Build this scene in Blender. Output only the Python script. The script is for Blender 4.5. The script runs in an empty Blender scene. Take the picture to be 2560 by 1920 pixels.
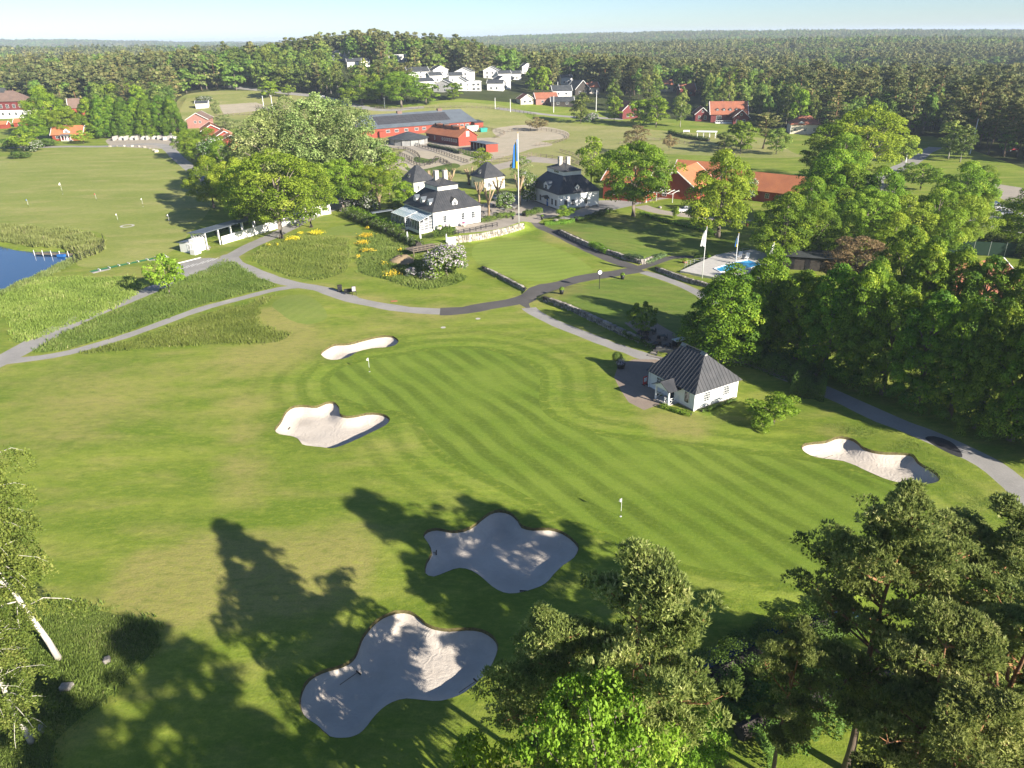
import bpy, bmesh, math, random
import numpy as np
from mathutils import Matrix, Vector
from mathutils.geometry import delaunay_2d_cdt
random.seed(7); RNG = np.random.default_rng(11)
C = bpy.context.scene.collection
SC = bpy.context.scene
# ------------------------------------------------------------------ camera, sky, sun, exposure
FPX, HOR, ROLL, CAMH = 1850.0, 90.0, 0.0155, 44.0          # focal length in photo pixels, horizon row, roll, height
PITCH = math.atan((960 - HOR) / FPX)
FW = np.array([0, math.cos(PITCH), -math.sin(PITCH)]); UP0 = np.array([0, math.sin(PITCH), math.cos(PITCH)])
RT = math.cos(ROLL) * np.array([1., 0, 0]) - math.sin(ROLL) * UP0
UPV = math.sin(ROLL) * np.array([1., 0, 0]) + math.cos(ROLL) * UP0
cd = bpy.data.cameras.new('camera'); cam = bpy.data.objects.new('camera', cd); C.objects.link(cam); SC.camera = cam
cd.sensor_width = 36; cd.lens = FPX / 2560 * 36; cd.clip_start = 0.5; cd.clip_end = 40000
cam.matrix_world = Matrix(((RT[0], UPV[0], -FW[0], 0), (RT[1], UPV[1], -FW[1], 0), (RT[2], UPV[2], -FW[2], CAMH), (0, 0, 0, 1)))
SUN_EL, SUN_AZ = math.radians(23.0), math.atan2(-0.653, 0.757)       # direction TOWARDS the sun, seen from above
SDIR = Vector((math.cos(SUN_EL) * math.cos(SUN_AZ), math.cos(SUN_EL) * math.sin(SUN_AZ), math.sin(SUN_EL)))
w = bpy.data.worlds.new('World'); SC.world = w; w.use_nodes = True
nt = w.node_tree; bg = nt.nodes['Background']; sky = nt.nodes.new('ShaderNodeTexSky'); sky.sky_type = 'NISHITA'
sky.sun_disc = False; sky.sun_elevation = SUN_EL; sky.sun_rotation = math.atan2(SDIR.x, SDIR.y)
sky.altitude = 3000; sky.air_density = 1.0; sky.dust_density = 3.0; sky.ozone_density = 3.2
nt.links.new(sky.outputs[0], bg.inputs[0]); bg.inputs[1].default_value = 0.060
sl = bpy.data.lights.new('sun', 'SUN'); sl.energy = 5.0; sl.angle = math.radians(0.53); sl.color = (1.0, 0.92, 0.80)
so = bpy.data.objects.new('sun', sl); C.objects.link(so); so.rotation_euler = SDIR.to_track_quat('Z', 'Y').to_euler(); so.location = SDIR * 300
SC.view_settings.view_transform = 'Standard'; SC.view_settings.look = 'None'; SC.view_settings.gamma = 1
SC.view_settings.use_curve_mapping = False; SC.view_settings.exposure = 1.36
SC.render.engine = 'CYCLES'; cy = SC.cycles
cy.max_bounces = 6; cy.diffuse_bounces = 3; cy.glossy_bounces = 2; cy.transmission_bounces = 4; cy.volume_bounces = 0; cy.transparent_max_bounces = 6
cy.use_denoising = True
# ------------------------------------------------------------------ helpers: terrain and pixel -> ground
def sstep(a, b, x):
    t = np.clip((x - a) / (b - a), 0, 1); return t * t * (3 - 2 * t)
def seg_dist(P, A, B):
    d = B - A; L2 = max(float(d @ d), 1e-9); t = np.clip(((P - A) @ d) / L2, 0, 1)
    q = A + t[:, None] * d; v = P - q
    return np.hypot(v[:, 0], v[:, 1]), t
def poly_dist(P, poly, closed=True):
    n = len(poly); best = np.full(len(P), 1e9)
    for i in range(n if closed else n - 1):
        dd, _ = seg_dist(P, poly[i], poly[(i + 1) % n]); best = np.minimum(best, dd)
    return best
def inside(P, poly):
    x, y = P[:, 0], P[:, 1]; r = np.zeros(len(P), bool); n = len(poly)
    lo, hi = poly.min(0), poly.max(0); m = (x >= lo[0]) & (x <= hi[0]) & (y >= lo[1]) & (y <= hi[1])
    if not m.any(): return r
    xs, ys = x[m], y[m]; rr = np.zeros(len(xs), bool)
    for i in range(n):
        x1, y1 = poly[i]; x2, y2 = poly[(i + 1) % n]
        if y1 == y2: continue
        c = (y1 > ys) != (y2 > ys); rr ^= c & (xs < (x2 - x1) * (ys - y1) / (y2 - y1) + x1)
    r[m] = rr; return r
def raydir(px, py):
    return FW + RT * ((px - 1280) / FPX) - UPV * ((py - 960) / FPX)
def flat(px, py, z=0.):
    d = raydir(px, py); t = (z - CAMH) / d[2]; return np.array([d[0] * t, d[1] * t])
def proj(x, y, z):
    v = np.array([x, y, z - CAMH]); w_ = v @ FW; return 1280 + FPX * (v @ RT) / w_, 960 - FPX * (v @ UPV) / w_
# retaining walls: px polyline (left to right, lower side towards the camera), height, how far the bank runs back
WALLS = {
 'terrace': ([(1128, 612), (1180, 606), (1240, 592), (1285, 580), (1312, 572)], 1.5, 45, 8),
 'lawn': ([(1394, 583), (1440, 606), (1490, 627), (1550, 646), (1605, 661), (1634, 650)], 0.9, 16, 3),
 'green': ([(1205, 676), (1250, 697), (1312, 729)], 0.7, 8, 4),
 'patio': ([(1356, 752), (1420, 775), (1490, 808), (1560, 842), (1640, 880)], 1.0, 14, 4),
 'pool': ([(1636, 676), (1690, 697), (1735, 712), (1775, 722)], 0.8, 10, 3)}
WALLW = {k: np.array([flat(*p) for p in v[0]]) for k, v in WALLS.items()}
MOUNDS = [(flat(760, 625), 1.0, 9), (flat(1030, 650), 1.0, 9), (flat(745, 775), 0.5, 6)]
POND = np.array([flat(*p) for p in [(-700, 560), (-300, 575), (0, 608), (40, 618), (80, 622), (140, 622), (180, 626), (190, 640), (160, 655), (95, 690), (40, 712), (0, 730), (-300, 830), (-700, 850)]])
STREAM = np.array([flat(*p) for p in [(1560, 1790), (1640, 1720), (1720, 1680), (1800, 1640), (1900, 1600), (1990, 1570), (2150, 1520)]])
def T(P):
    """ground height at the points P (n,2)"""
    P = np.atleast_2d(np.asarray(P, float)); x, y = P[:, 0], P[:, 1]; d = np.hypot(x, y)
    z = 0.12 * np.sin(x * 0.11 + 1) * np.sin(y * 0.09) + 0.08 * np.sin(x * 0.23 + y * 0.17)
    z = z * sstep(30, 60, d)
    for k, (px, h, back, end) in WALLS.items():
        L = WALLW[k]; m = (np.abs(x - L[:, 0].mean()) < 90) & (np.abs(y - L[:, 1].mean()) < 90)
        if not m.any(): continue
        Q = P[m]; best = np.full(len(Q), 1e9); side = np.zeros(len(Q)); over = np.zeros(len(Q))
        for i in range(len(L) - 1):
            dd, t = seg_dist(Q, L[i], L[i + 1]); e = L[i + 1] - L[i]; ln = np.hypot(*e)
            s = (e[0] * (Q[:, 1] - L[i, 1]) - e[1] * (Q[:, 0] - L[i, 0])) / ln
            al = ((Q - L[i]) @ e) / ln
            ov = np.maximum(0, -al) if i == 0 else np.zeros(len(Q))
            if i == len(L) - 2: ov = np.maximum(ov, al - ln)
            u = dd < best; best[u] = dd[u]; side[u] = s[u]; over[u] = ov[u]
        hh = h * sstep(0.0, 0.5, side) * (1 - sstep(back * 0.35, back, best)) * (1 - sstep(0, end, over))
        z[m] += hh
    for c, h, s in MOUNDS:
        z += h * np.exp(-0.5 * ((x - c[0]) ** 2 + (y - c[1]) ** 2) / s ** 2)
    near = d < 420
    if near.any():
        i = inside(P, POND); 
        if i.any(): z[i] -= 1.6 * sstep(0, 2.5, poly_dist(P[i], POND)) + 0.35
        m = (x > 0) & (x < 60) & (y < 75)
        if m.any():
            z[m] -= 0.9 * (1 - sstep(0.3, 2.0, poly_dist(P[m], STREAM, False)))
    for cx, cy_, h, sx, sy in ((-115, 640, 25, 135, 105), (-35, 490, 5, 60, 45), (120, 480, 5, 60, 60), (-420, 700, 10, 200, 150), (-900, 1500, 18, 400, 250), (500, 1400, 12, 400, 260)):
        z += h * np.exp(-0.5 * (((x - cx) / sx) ** 2 + ((y - cy_) / sy) ** 2))
    z += 5 * sstep(900, 3500, d) + (9 * np.sin(x / 610 + 0.6) + 7 * np.sin(y / 420 + x / 900)) * sstep(1200, 3000, d)
    z += 26 * np.exp(-0.5 * (((x + 2500) / 700) ** 2 + ((y - 4300) / 500) ** 2)) + 11 * np.exp(-0.5 * (((x - 1800) / 1500) ** 2 + ((y - 3300) / 600) ** 2))
    return z
def G(px, py, dz=0.0):
    """the ground point seen at a photo pixel"""
    d = raydir(px, py)
    ts = np.geomspace(25, 9000, 420); X = np.outer(ts, d); hz = T(X[:, :2]); below = np.nonzero(X[:, 2] + CAMH < hz + dz)[0]
    if len(below) == 0: p = d * 6000; return Vector((p[0], p[1], float(T(p[None, :2])[0])))
    i = below[0]; a, b = ts[max(i - 1, 0)], ts[i]
    for _ in range(18):
        m = (a + b) / 2; p = d * m
        if p[2] + CAMH < T(p[None, :2])[0] + dz: b = m
        else: a = m
    p = d * b; return Vector((p[0], p[1], float(T(p[None, :2])[0])))
def gz(x, y): return float(T([[x, y]])[0])
def height_for(p, pytop):
    """height of an upright thing at ground point p whose top is at photo row pytop"""
    lo, hi = 0., 60.
    for _ in range(30):
        m = (lo + hi) / 2
        if proj(p[0], p[1], p[2] + m)[1] > pytop: lo = m
        else: hi = m
    return lo
def mpp(p):  # metres per photo pixel at p
    return float(np.linalg.norm(np.array([p[0], p[1], p[2] - CAMH]))) / FPX
def spline(pts, closed=True, step=1.0):
    P = [np.asarray(p, float)[:2] for p in pts]; n = len(P); out = []
    for i in range(n if closed else n - 1):
        g = lambda k: P[k % n] if closed else P[min(max(k, 0), n - 1)]
        p0, p1, p2, p3 = g(i - 1), g(i), g(i + 1), g(i + 2); m = max(2, int(np.hypot(*(p2 - p1)) / step))
        for k in range(m):
            t = k / m; out.append(0.5 * (2 * p1 + (p2 - p0) * t + (2 * p0 - 5 * p1 + 4 * p2 - p3) * t * t + (3 * p1 - p0 - 3 * p2 + p3) * t ** 3))
    if not closed: out.append(P[-1])
    return np.array(out)
def ribbon(line, wd):
    d = np.gradient(line, axis=0); d /= np.maximum(np.hypot(d[:, 0], d[:, 1])[:, None], 1e-9); n = np.stack([-d[:, 1], d[:, 0]], 1)
    wd = np.broadcast_to(np.asarray(wd, float), (len(line),))[:, None] / 2
    wd = wd + np.random.default_rng(len(line)).normal(size=(len(line), 1)) * .07
    return np.vstack([line + n * wd, (line - n * wd)[::-1]])
# ------------------------------------------------------------------ helpers: objects
def tag(o, label=None, cat=None, group=None, kind=None):
    for k, v in (('label', label), ('category', cat), ('group', group), ('kind', kind)):
        if v: o[k] = v
    return o
def link(name, me, parent=None, loc=None, rz=0.0):
    o = bpy.data.objects.new(name, me); C.objects.link(o)
    if parent: o.parent = parent
    if loc is not None: o.location = loc
    if rz: o.rotation_euler = (0, 0, rz)
    return o
def empty(name, loc, rz, label, cat, group=None):
    return tag(link(name, None, None, loc, rz), label, cat, group)
def mesh_np(name, V, F, mat=None, smooth=False):
    """V (n,3) and F: array (m,k) or list of index tuples"""
    me = bpy.data.meshes.new(name)
    if isinstance(F, np.ndarray):
        k = F.shape[1]; me.vertices.add(len(V)); me.vertices.foreach_set('co', np.asarray(V, np.float32).ravel())
        me.loops.add(F.size); me.loops.foreach_set('vertex_index', F.astype(np.int32).ravel())
        me.polygons.add(len(F)); me.polygons.foreach_set('loop_start', np.arange(0, F.size, k, dtype=np.int32))
        me.update(calc_edges=True)
    else:
        me.from_pydata([tuple(v) for v in V], [], F); me.update()
    if smooth: me.polygons.foreach_set('use_smooth', np.ones(len(me.polygons), bool))
    for m in (mat if isinstance(mat, (list, tuple)) else [mat] if mat else []): me.materials.append(m)
    return me
class MB:
    """collects simple solids into one mesh"""
    def __init__(s): s.v, s.f = [], []
    def add(s, V, F):
        b = len(s.v); s.v += [tuple(float(c) for c in p) for p in V]; s.f += [tuple(i + b for i in f) for f in F]; return s
    def box(s, x0, y0, z0, x1, y1, z1):
        return s.add([(x0, y0, z0), (x1, y0, z0), (x1, y1, z0), (x0, y1, z0), (x0, y0, z1), (x1, y0, z1), (x1, y1, z1), (x0, y1, z1)],
                     [(3, 2, 1, 0), (4, 5, 6, 7), (0, 1, 5, 4), (1, 2, 6, 5), (2, 3, 7, 6), (3, 0, 4, 7)])
    def prism(s, poly, z0, z1):
        n = len(poly); return s.add([(p[0], p[1], z0) for p in poly] + [(p[0], p[1], z1) for p in poly],
            [tuple(range(n))[::-1], tuple(range(n, 2 * n))] + [(i, (i + 1) % n, n + (i + 1) % n, n + i) for i in range(n)])
    def slab(s, poly3, th):
        """a flat polygon in space given a thickness along its normal (downwards)"""
        P = [Vector(p) for p in poly3]; n = Vector((0, 0, 0))
        for i in range(len(P)): n += P[i].cross(P[(i + 1) % len(P)])
        n.normalize(); m = len(P); Q = [p - n * th for p in P]
        return s.add(P + Q, [tuple(range(m)), tuple(range(m, 2 * m))[::-1]] + [(i, m + i, m + (i + 1) % m, (i + 1) % m) for i in range(m)])
    def bar(s, a, b, r=0.05, r2=None, n=4):
        a, b = Vector(a), Vector(b); d = (b - a); L = d.length
        if L < 1e-6: return s
        q = d.to_track_quat('Z', 'Y'); r2 = r if r2 is None else r2; V = []
        for k, (c, rr) in enumerate(((a, r), (b, r2))):
            for i in range(n):
                t = 2 * math.pi * (i + .5) / n; V.append(c + q @ Vector((rr * math.cos(t), rr * math.sin(t), 0)))
        return s.add(V, [tuple(range(n))[::-1], tuple(range(n, 2 * n))] + [(i, (i + 1) % n, n + (i + 1) % n, n + i) for i in range(n)])
    def tube(s, pts, rad, n=6):
        P = [Vector(p) for p in pts]; V = []; F = []
        for i, p in enumerate(P):
            d = (P[min(i + 1, len(P) - 1)] - P[max(i - 1, 0)]); q = d.to_track_quat('Z', 'Y') if d.length > 1e-6 else Vector((0, 0, 1)).to_track_quat('Z', 'Y')
            for k in range(n):
                t = 2 * math.pi * k / n; V.append(p + q @ Vector((rad[i] * math.cos(t), rad[i] * math.sin(t), 0)))
        for i in range(len(P) - 1):
            for k in range(n): F.append((i * n + k, i * n + (k + 1) % n, (i + 1) * n + (k + 1) % n, (i + 1) * n + k))
        F += [tuple(range(n))[::-1], tuple(range((len(P) - 1) * n, len(P) * n))]
        return s.add(V, F)
    def lathe(s, prof, n=16, c=(0, 0)):
        V = []; F = []
        for r, z in prof:
            for k in range(n): t = 2 * math.pi * k / n; V.append((c[0] + r * math.cos(t), c[1] + r * math.sin(t), z))
        for i in range(len(prof) - 1):
            for k in range(n): F.append((i * n + k, i * n + (k + 1) % n, (i + 1) * n + (k + 1) % n, (i + 1) * n + k))
        F += [tuple(range(n))[::-1], tuple(range((len(prof) - 1) * n, len(prof) * n))]
        return s.add(V, F)
    def mesh(s, name, mat=None, smooth=False): return mesh_np(name, s.v, s.f, mat, smooth)
    def build(s, name, mat=None, parent=None, smooth=False): return link(name, s.mesh(name, mat, smooth), parent)
def copy_tree(o, loc=None, rz=None, scale=None, label=None, group=None, parent=None):
    c = o.copy(); C.objects.link(c); c.parent = parent
    if loc is not None: c.location = loc
    if rz is not None: c.rotation_euler = (0, 0, rz)
    if scale is not None: c.scale = scale
    if label: c['label'] = label
    if group: c['group'] = group
    for ch in o.children: copy_tree(ch, parent=c)
    return c
# ------------------------------------------------------------------ materials
def new_mat(name):
    m = bpy.data.materials.new(name); m.use_nodes = True; n = m.node_tree.nodes; return m, m.node_tree, n['Principled BSDF']
def nd(t, kind, **kw):
    n = t.nodes.new(kind)
    for k, v in kw.items(): setattr(n, k, v)
    return n
def mixc(t, fac, a, b, mode='MIX'):
    n = nd(t, 'ShaderNodeMix', data_type='RGBA', blend_type=mode); n.clamp_factor = True
    for s, v in ((n.inputs[0], fac), (n.inputs[6], a), (n.inputs[7], b)):
        if isinstance(v, (int, float)): s.default_value = v
        elif isinstance(v, tuple): s.default_value = (*v, 1)
        else: t.links.new(v, s)
    return n.outputs[2]
def maprange(t, v, a, b, c=0., d=1.):
    n = nd(t, 'ShaderNodeMapRange'); n.clamp = True; t.links.new(v, n.inputs[0])
    for i, q in enumerate((a, b, c, d)): n.inputs[i + 1].default_value = q
    return n.outputs[0]
def noise(t, scale, detail=3., stretch=None, rot=0., rough=0.55):
    g = nd(t, 'ShaderNodeTexCoord'); v = g.outputs['Object']
    if stretch or rot:
        mp = nd(t, 'ShaderNodeMapping'); mp.inputs['Rotation'].default_value = (0, 0, rot); mp.inputs['Scale'].default_value = stretch or (1, 1, 1); t.links.new(v, mp.inputs[0]); v = mp.outputs[0]
    n = nd(t, 'ShaderNodeTexNoise'); n.inputs['Scale'].default_value = scale; n.inputs['Detail'].default_value = detail; n.inputs['Roughness'].default_value = rough
    t.links.new(v, n.inputs['Vector']); return n.outputs[0]
def attr(t, name):
    a = nd(t, 'ShaderNodeAttribute', attribute_name=name); return a.outputs['Fac']
def math_n(t, op, a, b=None):
    n = nd(t, 'ShaderNodeMath', operation=op)
    for i, v in enumerate((a, b)):
        if v is None: continue
        if isinstance(v, (int, float)): n.inputs[i].default_value = v
        else: t.links.new(v, n.inputs[i])
    return n.outputs[0]
def bump(t, p, h, dist=0.05, strength=0.6):
    b = nd(t, 'ShaderNodeBump'); b.inputs['Strength'].default_value = strength; b.inputs['Distance'].default_value = dist
    t.links.new(h, b.inputs['Height']); t.links.new(b.outputs[0], p.inputs['Normal'])
def plain(name, col, rough=0.7, col2=None, scale=2.0, lo=0.4, hi=0.65, metal=0., spec=0.3, bmp=0., stretch=None, col3=None, scale3=20.):
    m, t, p = new_mat(name); p.inputs['Roughness'].default_value = rough; p.inputs['Metallic'].default_value = metal; p.inputs['Specular IOR Level'].default_value = spec
    p.inputs['Base Color'].default_value = (*col, 1)
    c = None
    if col2:
        nz = noise(t, scale, 4, stretch); c = mixc(t, maprange(t, nz, lo, hi), col, col2)
        if col3: c = mixc(t, maprange(t, noise(t, scale3, 3), 0.5, 0.75), c, col3)
        t.links.new(c, p.inputs['Base Color'])
        if bmp: bump(t, p, nz, bmp)
    return m
def leaf_mat(name, a, b, c=None, trans=0.3, rough=0.6, var=1.0):
    """foliage: colour runs with each leaf's own tint"""
    m, t, p = new_mat(name); r = nd(t, 'ShaderNodeValToRGB'); e = r.color_ramp.elements
    e[0].color = (*a, 1); e[1].color = (*b, 1)
    if c: k = e.new(0.8); k.color = (*b, 1); e[-1].color = (*c, 1)
    t.links.new(attr(t, 'tint'), r.inputs[0]); oi = nd(t, 'ShaderNodeObjectInfo')
    hs = nd(t, 'ShaderNodeHueSaturation'); t.links.new(r.outputs[0], hs.inputs['Color'])
    t.links.new(maprange(t, oi.outputs['Random'], 0, 1, 0.5 - .015 * var, 0.5 + .015 * var), hs.inputs['Hue']); t.links.new(maprange(t, math_n(t, 'FRACT', math_n(t, 'MULTIPLY', oi.outputs['Random'], 7.3)), 0, 1, 1 + .18 * var, 1 - .18 * var), hs.inputs['Value'])
    t.links.new(hs.outputs[0], p.inputs['Base Color']); p.inputs['Roughness'].default_value = rough; p.inputs['Specular IOR Level'].default_value = 0.25
    tr = nd(t, 'ShaderNodeBsdfTranslucent'); t.links.new(hs.outputs[0], tr.inputs[0]); mx = nd(t, 'ShaderNodeMixShader'); mx.inputs[0].default_value = trans
    t.links.new(p.outputs[0], mx.inputs[1]); t.links.new(tr.outputs[0], mx.inputs[2]); t.links.new(mx.outputs[0], t.nodes['Material Output'].inputs[0])
    return m
# ------------------------------------------------------------------ ground materials
def tri_dir(t, ang, period):
    """-1..1 wave running across the direction ang (mowing lines)"""
    g = nd(t, 'ShaderNodeTexCoord'); mp = nd(t, 'ShaderNodeMapping'); mp.inputs['Rotation'].default_value = (0, 0, -ang); t.links.new(g.outputs['Object'], mp.inputs[0])
    wob = noise(t, 0.05, 2); sep = nd(t, 'ShaderNodeSeparateXYZ'); t.links.new(mp.outputs[0], sep.inputs[0])
    v = math_n(t, 'ADD', sep.outputs['Y'], math_n(t, 'MULTIPLY', wob, 3.0))
    return math_n(t, 'SINE', math_n(t, 'MULTIPLY', v, 2 * math.pi / period))
def grass(name, base, dark, tan, tan_amt=0.5, stripe=None, bands=False, patch=0.05, fine=6.0, wide=None, dry=True):
    m, t, p = new_mat(name); p.inputs['Roughness'].default_value = 0.85; p.inputs['Specular IOR Level'].default_value = 0.15
    c = mixc(t, maprange(t, noise(t, patch, 5, (1, 2.2, 1), 0.2), 0.38, 0.64), base, dark)
    c = mixc(t, math_n(t, 'MULTIPLY', maprange(t, noise(t, patch * 2.3, 5, (1.0, 2.6, 1), 0.15), 0.47, 0.74), tan_amt), c, tan)
    if stripe:
        ang, per, amt = stripe; s = maprange(t, tri_dir(t, ang, per), -0.55, 0.55)
        keep = maprange(t, noise(t, 0.09, 3), 0.25, 0.6)
        c = mixc(t, math_n(t, 'MULTIPLY', math_n(t, 'MULTIPLY', s, keep), amt), c, tuple(q * 0.52 for q in dark))
    if wide:
        ang, per, amt = wide; s = maprange(t, tri_dir(t, ang, per), -0.8, 0.8); keep = maprange(t, noise(t, 0.04, 3), 0.4, 0.65)
        c = mixc(t, math_n(t, 'MULTIPLY', math_n(t, 'MULTIPLY', s, keep), amt), c, dark)
    if bands:   # mower passes following the edge of the green, and the lusher ring round the bunkers
        gd = attr(t, 'gd'); s = maprange(t, math_n(t, 'SINE', math_n(t, 'MULTIPLY', math_n(t, 'ADD', gd, math_n(t, 'MULTIPLY', noise(t, 0.15, 2), 0.8)), 2 * math.pi / 3.4)), -0.4, 0.7)
        c = mixc(t, math_n(t, 'MULTIPLY', math_n(t, 'MULTIPLY', s, maprange(t, gd, 13, 3)), 0.8), c, tuple(q * 0.62 for q in dark))
        c = mixc(t, math_n(t, 'MULTIPLY', maprange(t, gd, 9, 0), 0.45), c, (base[0] * 0.8, base[1] * 1.02, base[2] * 0.7))
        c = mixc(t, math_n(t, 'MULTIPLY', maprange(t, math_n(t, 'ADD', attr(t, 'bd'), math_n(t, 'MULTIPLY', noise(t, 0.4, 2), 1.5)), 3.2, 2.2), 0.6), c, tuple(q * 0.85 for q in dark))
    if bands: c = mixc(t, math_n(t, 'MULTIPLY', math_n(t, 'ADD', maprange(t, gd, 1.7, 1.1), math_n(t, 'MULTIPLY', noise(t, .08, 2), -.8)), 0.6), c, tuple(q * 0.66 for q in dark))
    if dry:
        dn = math_n(t, 'ADD', attr(t, 'dry'), math_n(t, 'MULTIPLY', math_n(t, 'SUBTRACT', noise(t, 0.35, 4), 0.5), 0.9))
        c = mixc(t, math_n(t, 'MULTIPLY', maprange(t, dn, 0.25, 0.9), 0.7), c, tan)
    md = noise(t, 0.55, 4, (1, 2.4, 1), 0.12, 0.65); c = mixc(t, maprange(t, md, 0.50, 0.72, 0, 0.55 if dry else 0.22), c, tuple(q * 0.78 for q in dark)); c = mixc(t, maprange(t, md, 0.46, 0.28, 0, 0.5 if dry else 0.2), c, (base[0] * 1.45, base[1] * 1.28, base[2] * 1.5))
    f = noise(t, fine, 3, None, 0, 0.7); f2 = noise(t, fine * 0.22, 3, (1, 1.6, 1), 0.4, 0.7)
    c = mixc(t, maprange(t, f, 0.40, 0.72, 0, 0.40), c, tuple(q * 0.55 for q in dark))
    c = mixc(t, maprange(t, f2, 0.48, 0.75, 0, 0.35), c, (base[0] * 1.35, base[1] * 1.22, base[2] * 1.2))
    t.links.new(c, p.inputs['Base Color']); bump(t, p, math_n(t, 'ADD', f, f2), 0.10, 0.5)
    return m
R_ = math.radians
GM = {
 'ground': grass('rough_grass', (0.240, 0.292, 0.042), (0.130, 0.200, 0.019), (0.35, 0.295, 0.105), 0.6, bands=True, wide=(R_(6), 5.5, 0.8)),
 'green': grass('green_turf', (0.190, 0.265, 0.034), (0.142, 0.222, 0.022), (0.23, 0.27, 0.05), 0.3, stripe=(R_(-57), 3.0, 0.72), fine=9, dry=False),
 'practice': grass('practice_turf', (0.235, 0.305, 0.052), (0.190, 0.268, 0.038), (0.28, 0.31, 0.07), 0.4, stripe=(R_(20), 2.6, 0.3), fine=9, dry=False),
 'lawn': grass('lawn_turf', (0.165, 0.225, 0.038), (0.110, 0.180, 0.024), (0.28, 0.235, 0.08), 0.55, stripe=(R_(-20), 3.0, 0.25), fine=8),
 'tee': grass('tee_turf', (0.215, 0.270, 0.055), (0.17, 0.24, 0.04), (0.27, 0.26, 0.08), 0.4, stripe=(R_(70), 2.0, 0.15), fine=8, dry=False),
 'range': grass('range_turf', (0.275, 0.300, 0.078), (0.200, 0.250, 0.046), (0.38, 0.335, 0.135), 0.8, wide=(R_(4), 9, 0.45), patch=0.03),
 'meadow': grass('meadow_soil', (0.115, 0.165, 0.030), (0.065, 0.115, 0.016), (0.20, 0.19, 0.06), 0.5, fine=3),
 'pasture': grass('pasture_turf', (0.300, 0.295, 0.105), (0.205, 0.240, 0.060), (0.37, 0.33, 0.16), 0.8, patch=0.02, fine=2),
 'forest_floor': grass('forest_floor', (0.060, 0.075, 0.022), (0.035, 0.050, 0.012), (0.10, 0.08, 0.04), 0.5, fine=1.2, dry=False),
}
def sand_mat():
    m, t, p = new_mat('bunker_sand'); p.inputs['Roughness'].default_value = 0.95; p.inputs['Specular IOR Level'].default_value = 0.1
    c = mixc(t, maprange(t, noise(t, 0.35, 5), 0.35, 0.7), (0.585, 0.525, 0.455), (0.50, 0.445, 0.38))
    c = mixc(t, maprange(t, noise(t, 2.2, 4, (1, 3, 1), 0.8), 0.55, 0.8, 0, 0.3), c, (0.50, 0.45, 0.39))
    t.links.new(c, p.inputs['Base Color'])
    rl = maprange(t, math_n(t, 'SINE', math_n(t, 'MULTIPLY', math_n(t, 'ADD', noise(t, .22, 3), math_n(t, 'MULTIPLY', noise(t, 1.2, 2), .08)), 95.0)), -1, 1)
    c = mixc(t, math_n(t, 'MULTIPLY', rl, .13), c, (0.42, 0.37, 0.31)); c = mixc(t, maprange(t, noise(t, .6, 5), .56, .68, 0, .25), c, (0.44, 0.385, 0.32)); t.links.new(c, p.inputs['Base Color'])
    wv = math_n(t, 'ADD', noise(t, 3.0, 4, (1, 2.5, 1), 0.8), math_n(t, 'MULTIPLY', rl, .5)); bump(t, p, math_n(t, 'ADD', wv, noise(t, 14, 2)), 0.06, 0.5); return m
def road_mat(name, a, b, cr):
    m, t, p = new_mat(name); p.inputs['Roughness'].default_value = 0.9; p.inputs['Specular IOR Level'].default_value = 0.2
    c = mixc(t, maprange(t, noise(t, 0.25, 5), 0.35, 0.68), a, b); c = mixc(t, maprange(t, noise(t, 5, 3), 0.45, 0.8, 0, 0.5), c, cr)
    t.links.new(c, p.inputs['Base Color']); bump(t, p, noise(t, 12, 2), 0.02, 0.4); return m
GM['sand'] = sand_mat()
GM['asphalt'] = road_mat('old_asphalt', (0.315, 0.30, 0.28), (0.25, 0.24, 0.225), (0.38, 0.36, 0.335))
GM['new_asphalt'] = road_mat('new_asphalt', (0.085, 0.080, 0.077), (0.105, 0.098, 0.093), (0.135, 0.125, 0.118))
GM['patch'] = road_mat('asphalt_patch', (0.035, 0.036, 0.04), (0.045, 0.045, 0.05), (0.06, 0.06, 0.06))
GM['gravel'] = road_mat('gravel', (0.36, 0.315, 0.26), (0.30, 0.265, 0.22), (0.44, 0.39, 0.33))
GM['paddock'] = road_mat('paddock_sand', (0.42, 0.36, 0.27), (0.35, 0.31, 0.22), (0.48, 0.42, 0.32))
GM['cobble'] = road_mat('cobbles', (0.24, 0.19, 0.15), (0.31, 0.25, 0.20), (0.15, 0.12, 0.10))
GM['soil'] = plain('turf_edge_soil', (0.13, 0.115, 0.04), 0.95, (0.075, 0.058, 0.028), 4)
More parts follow.
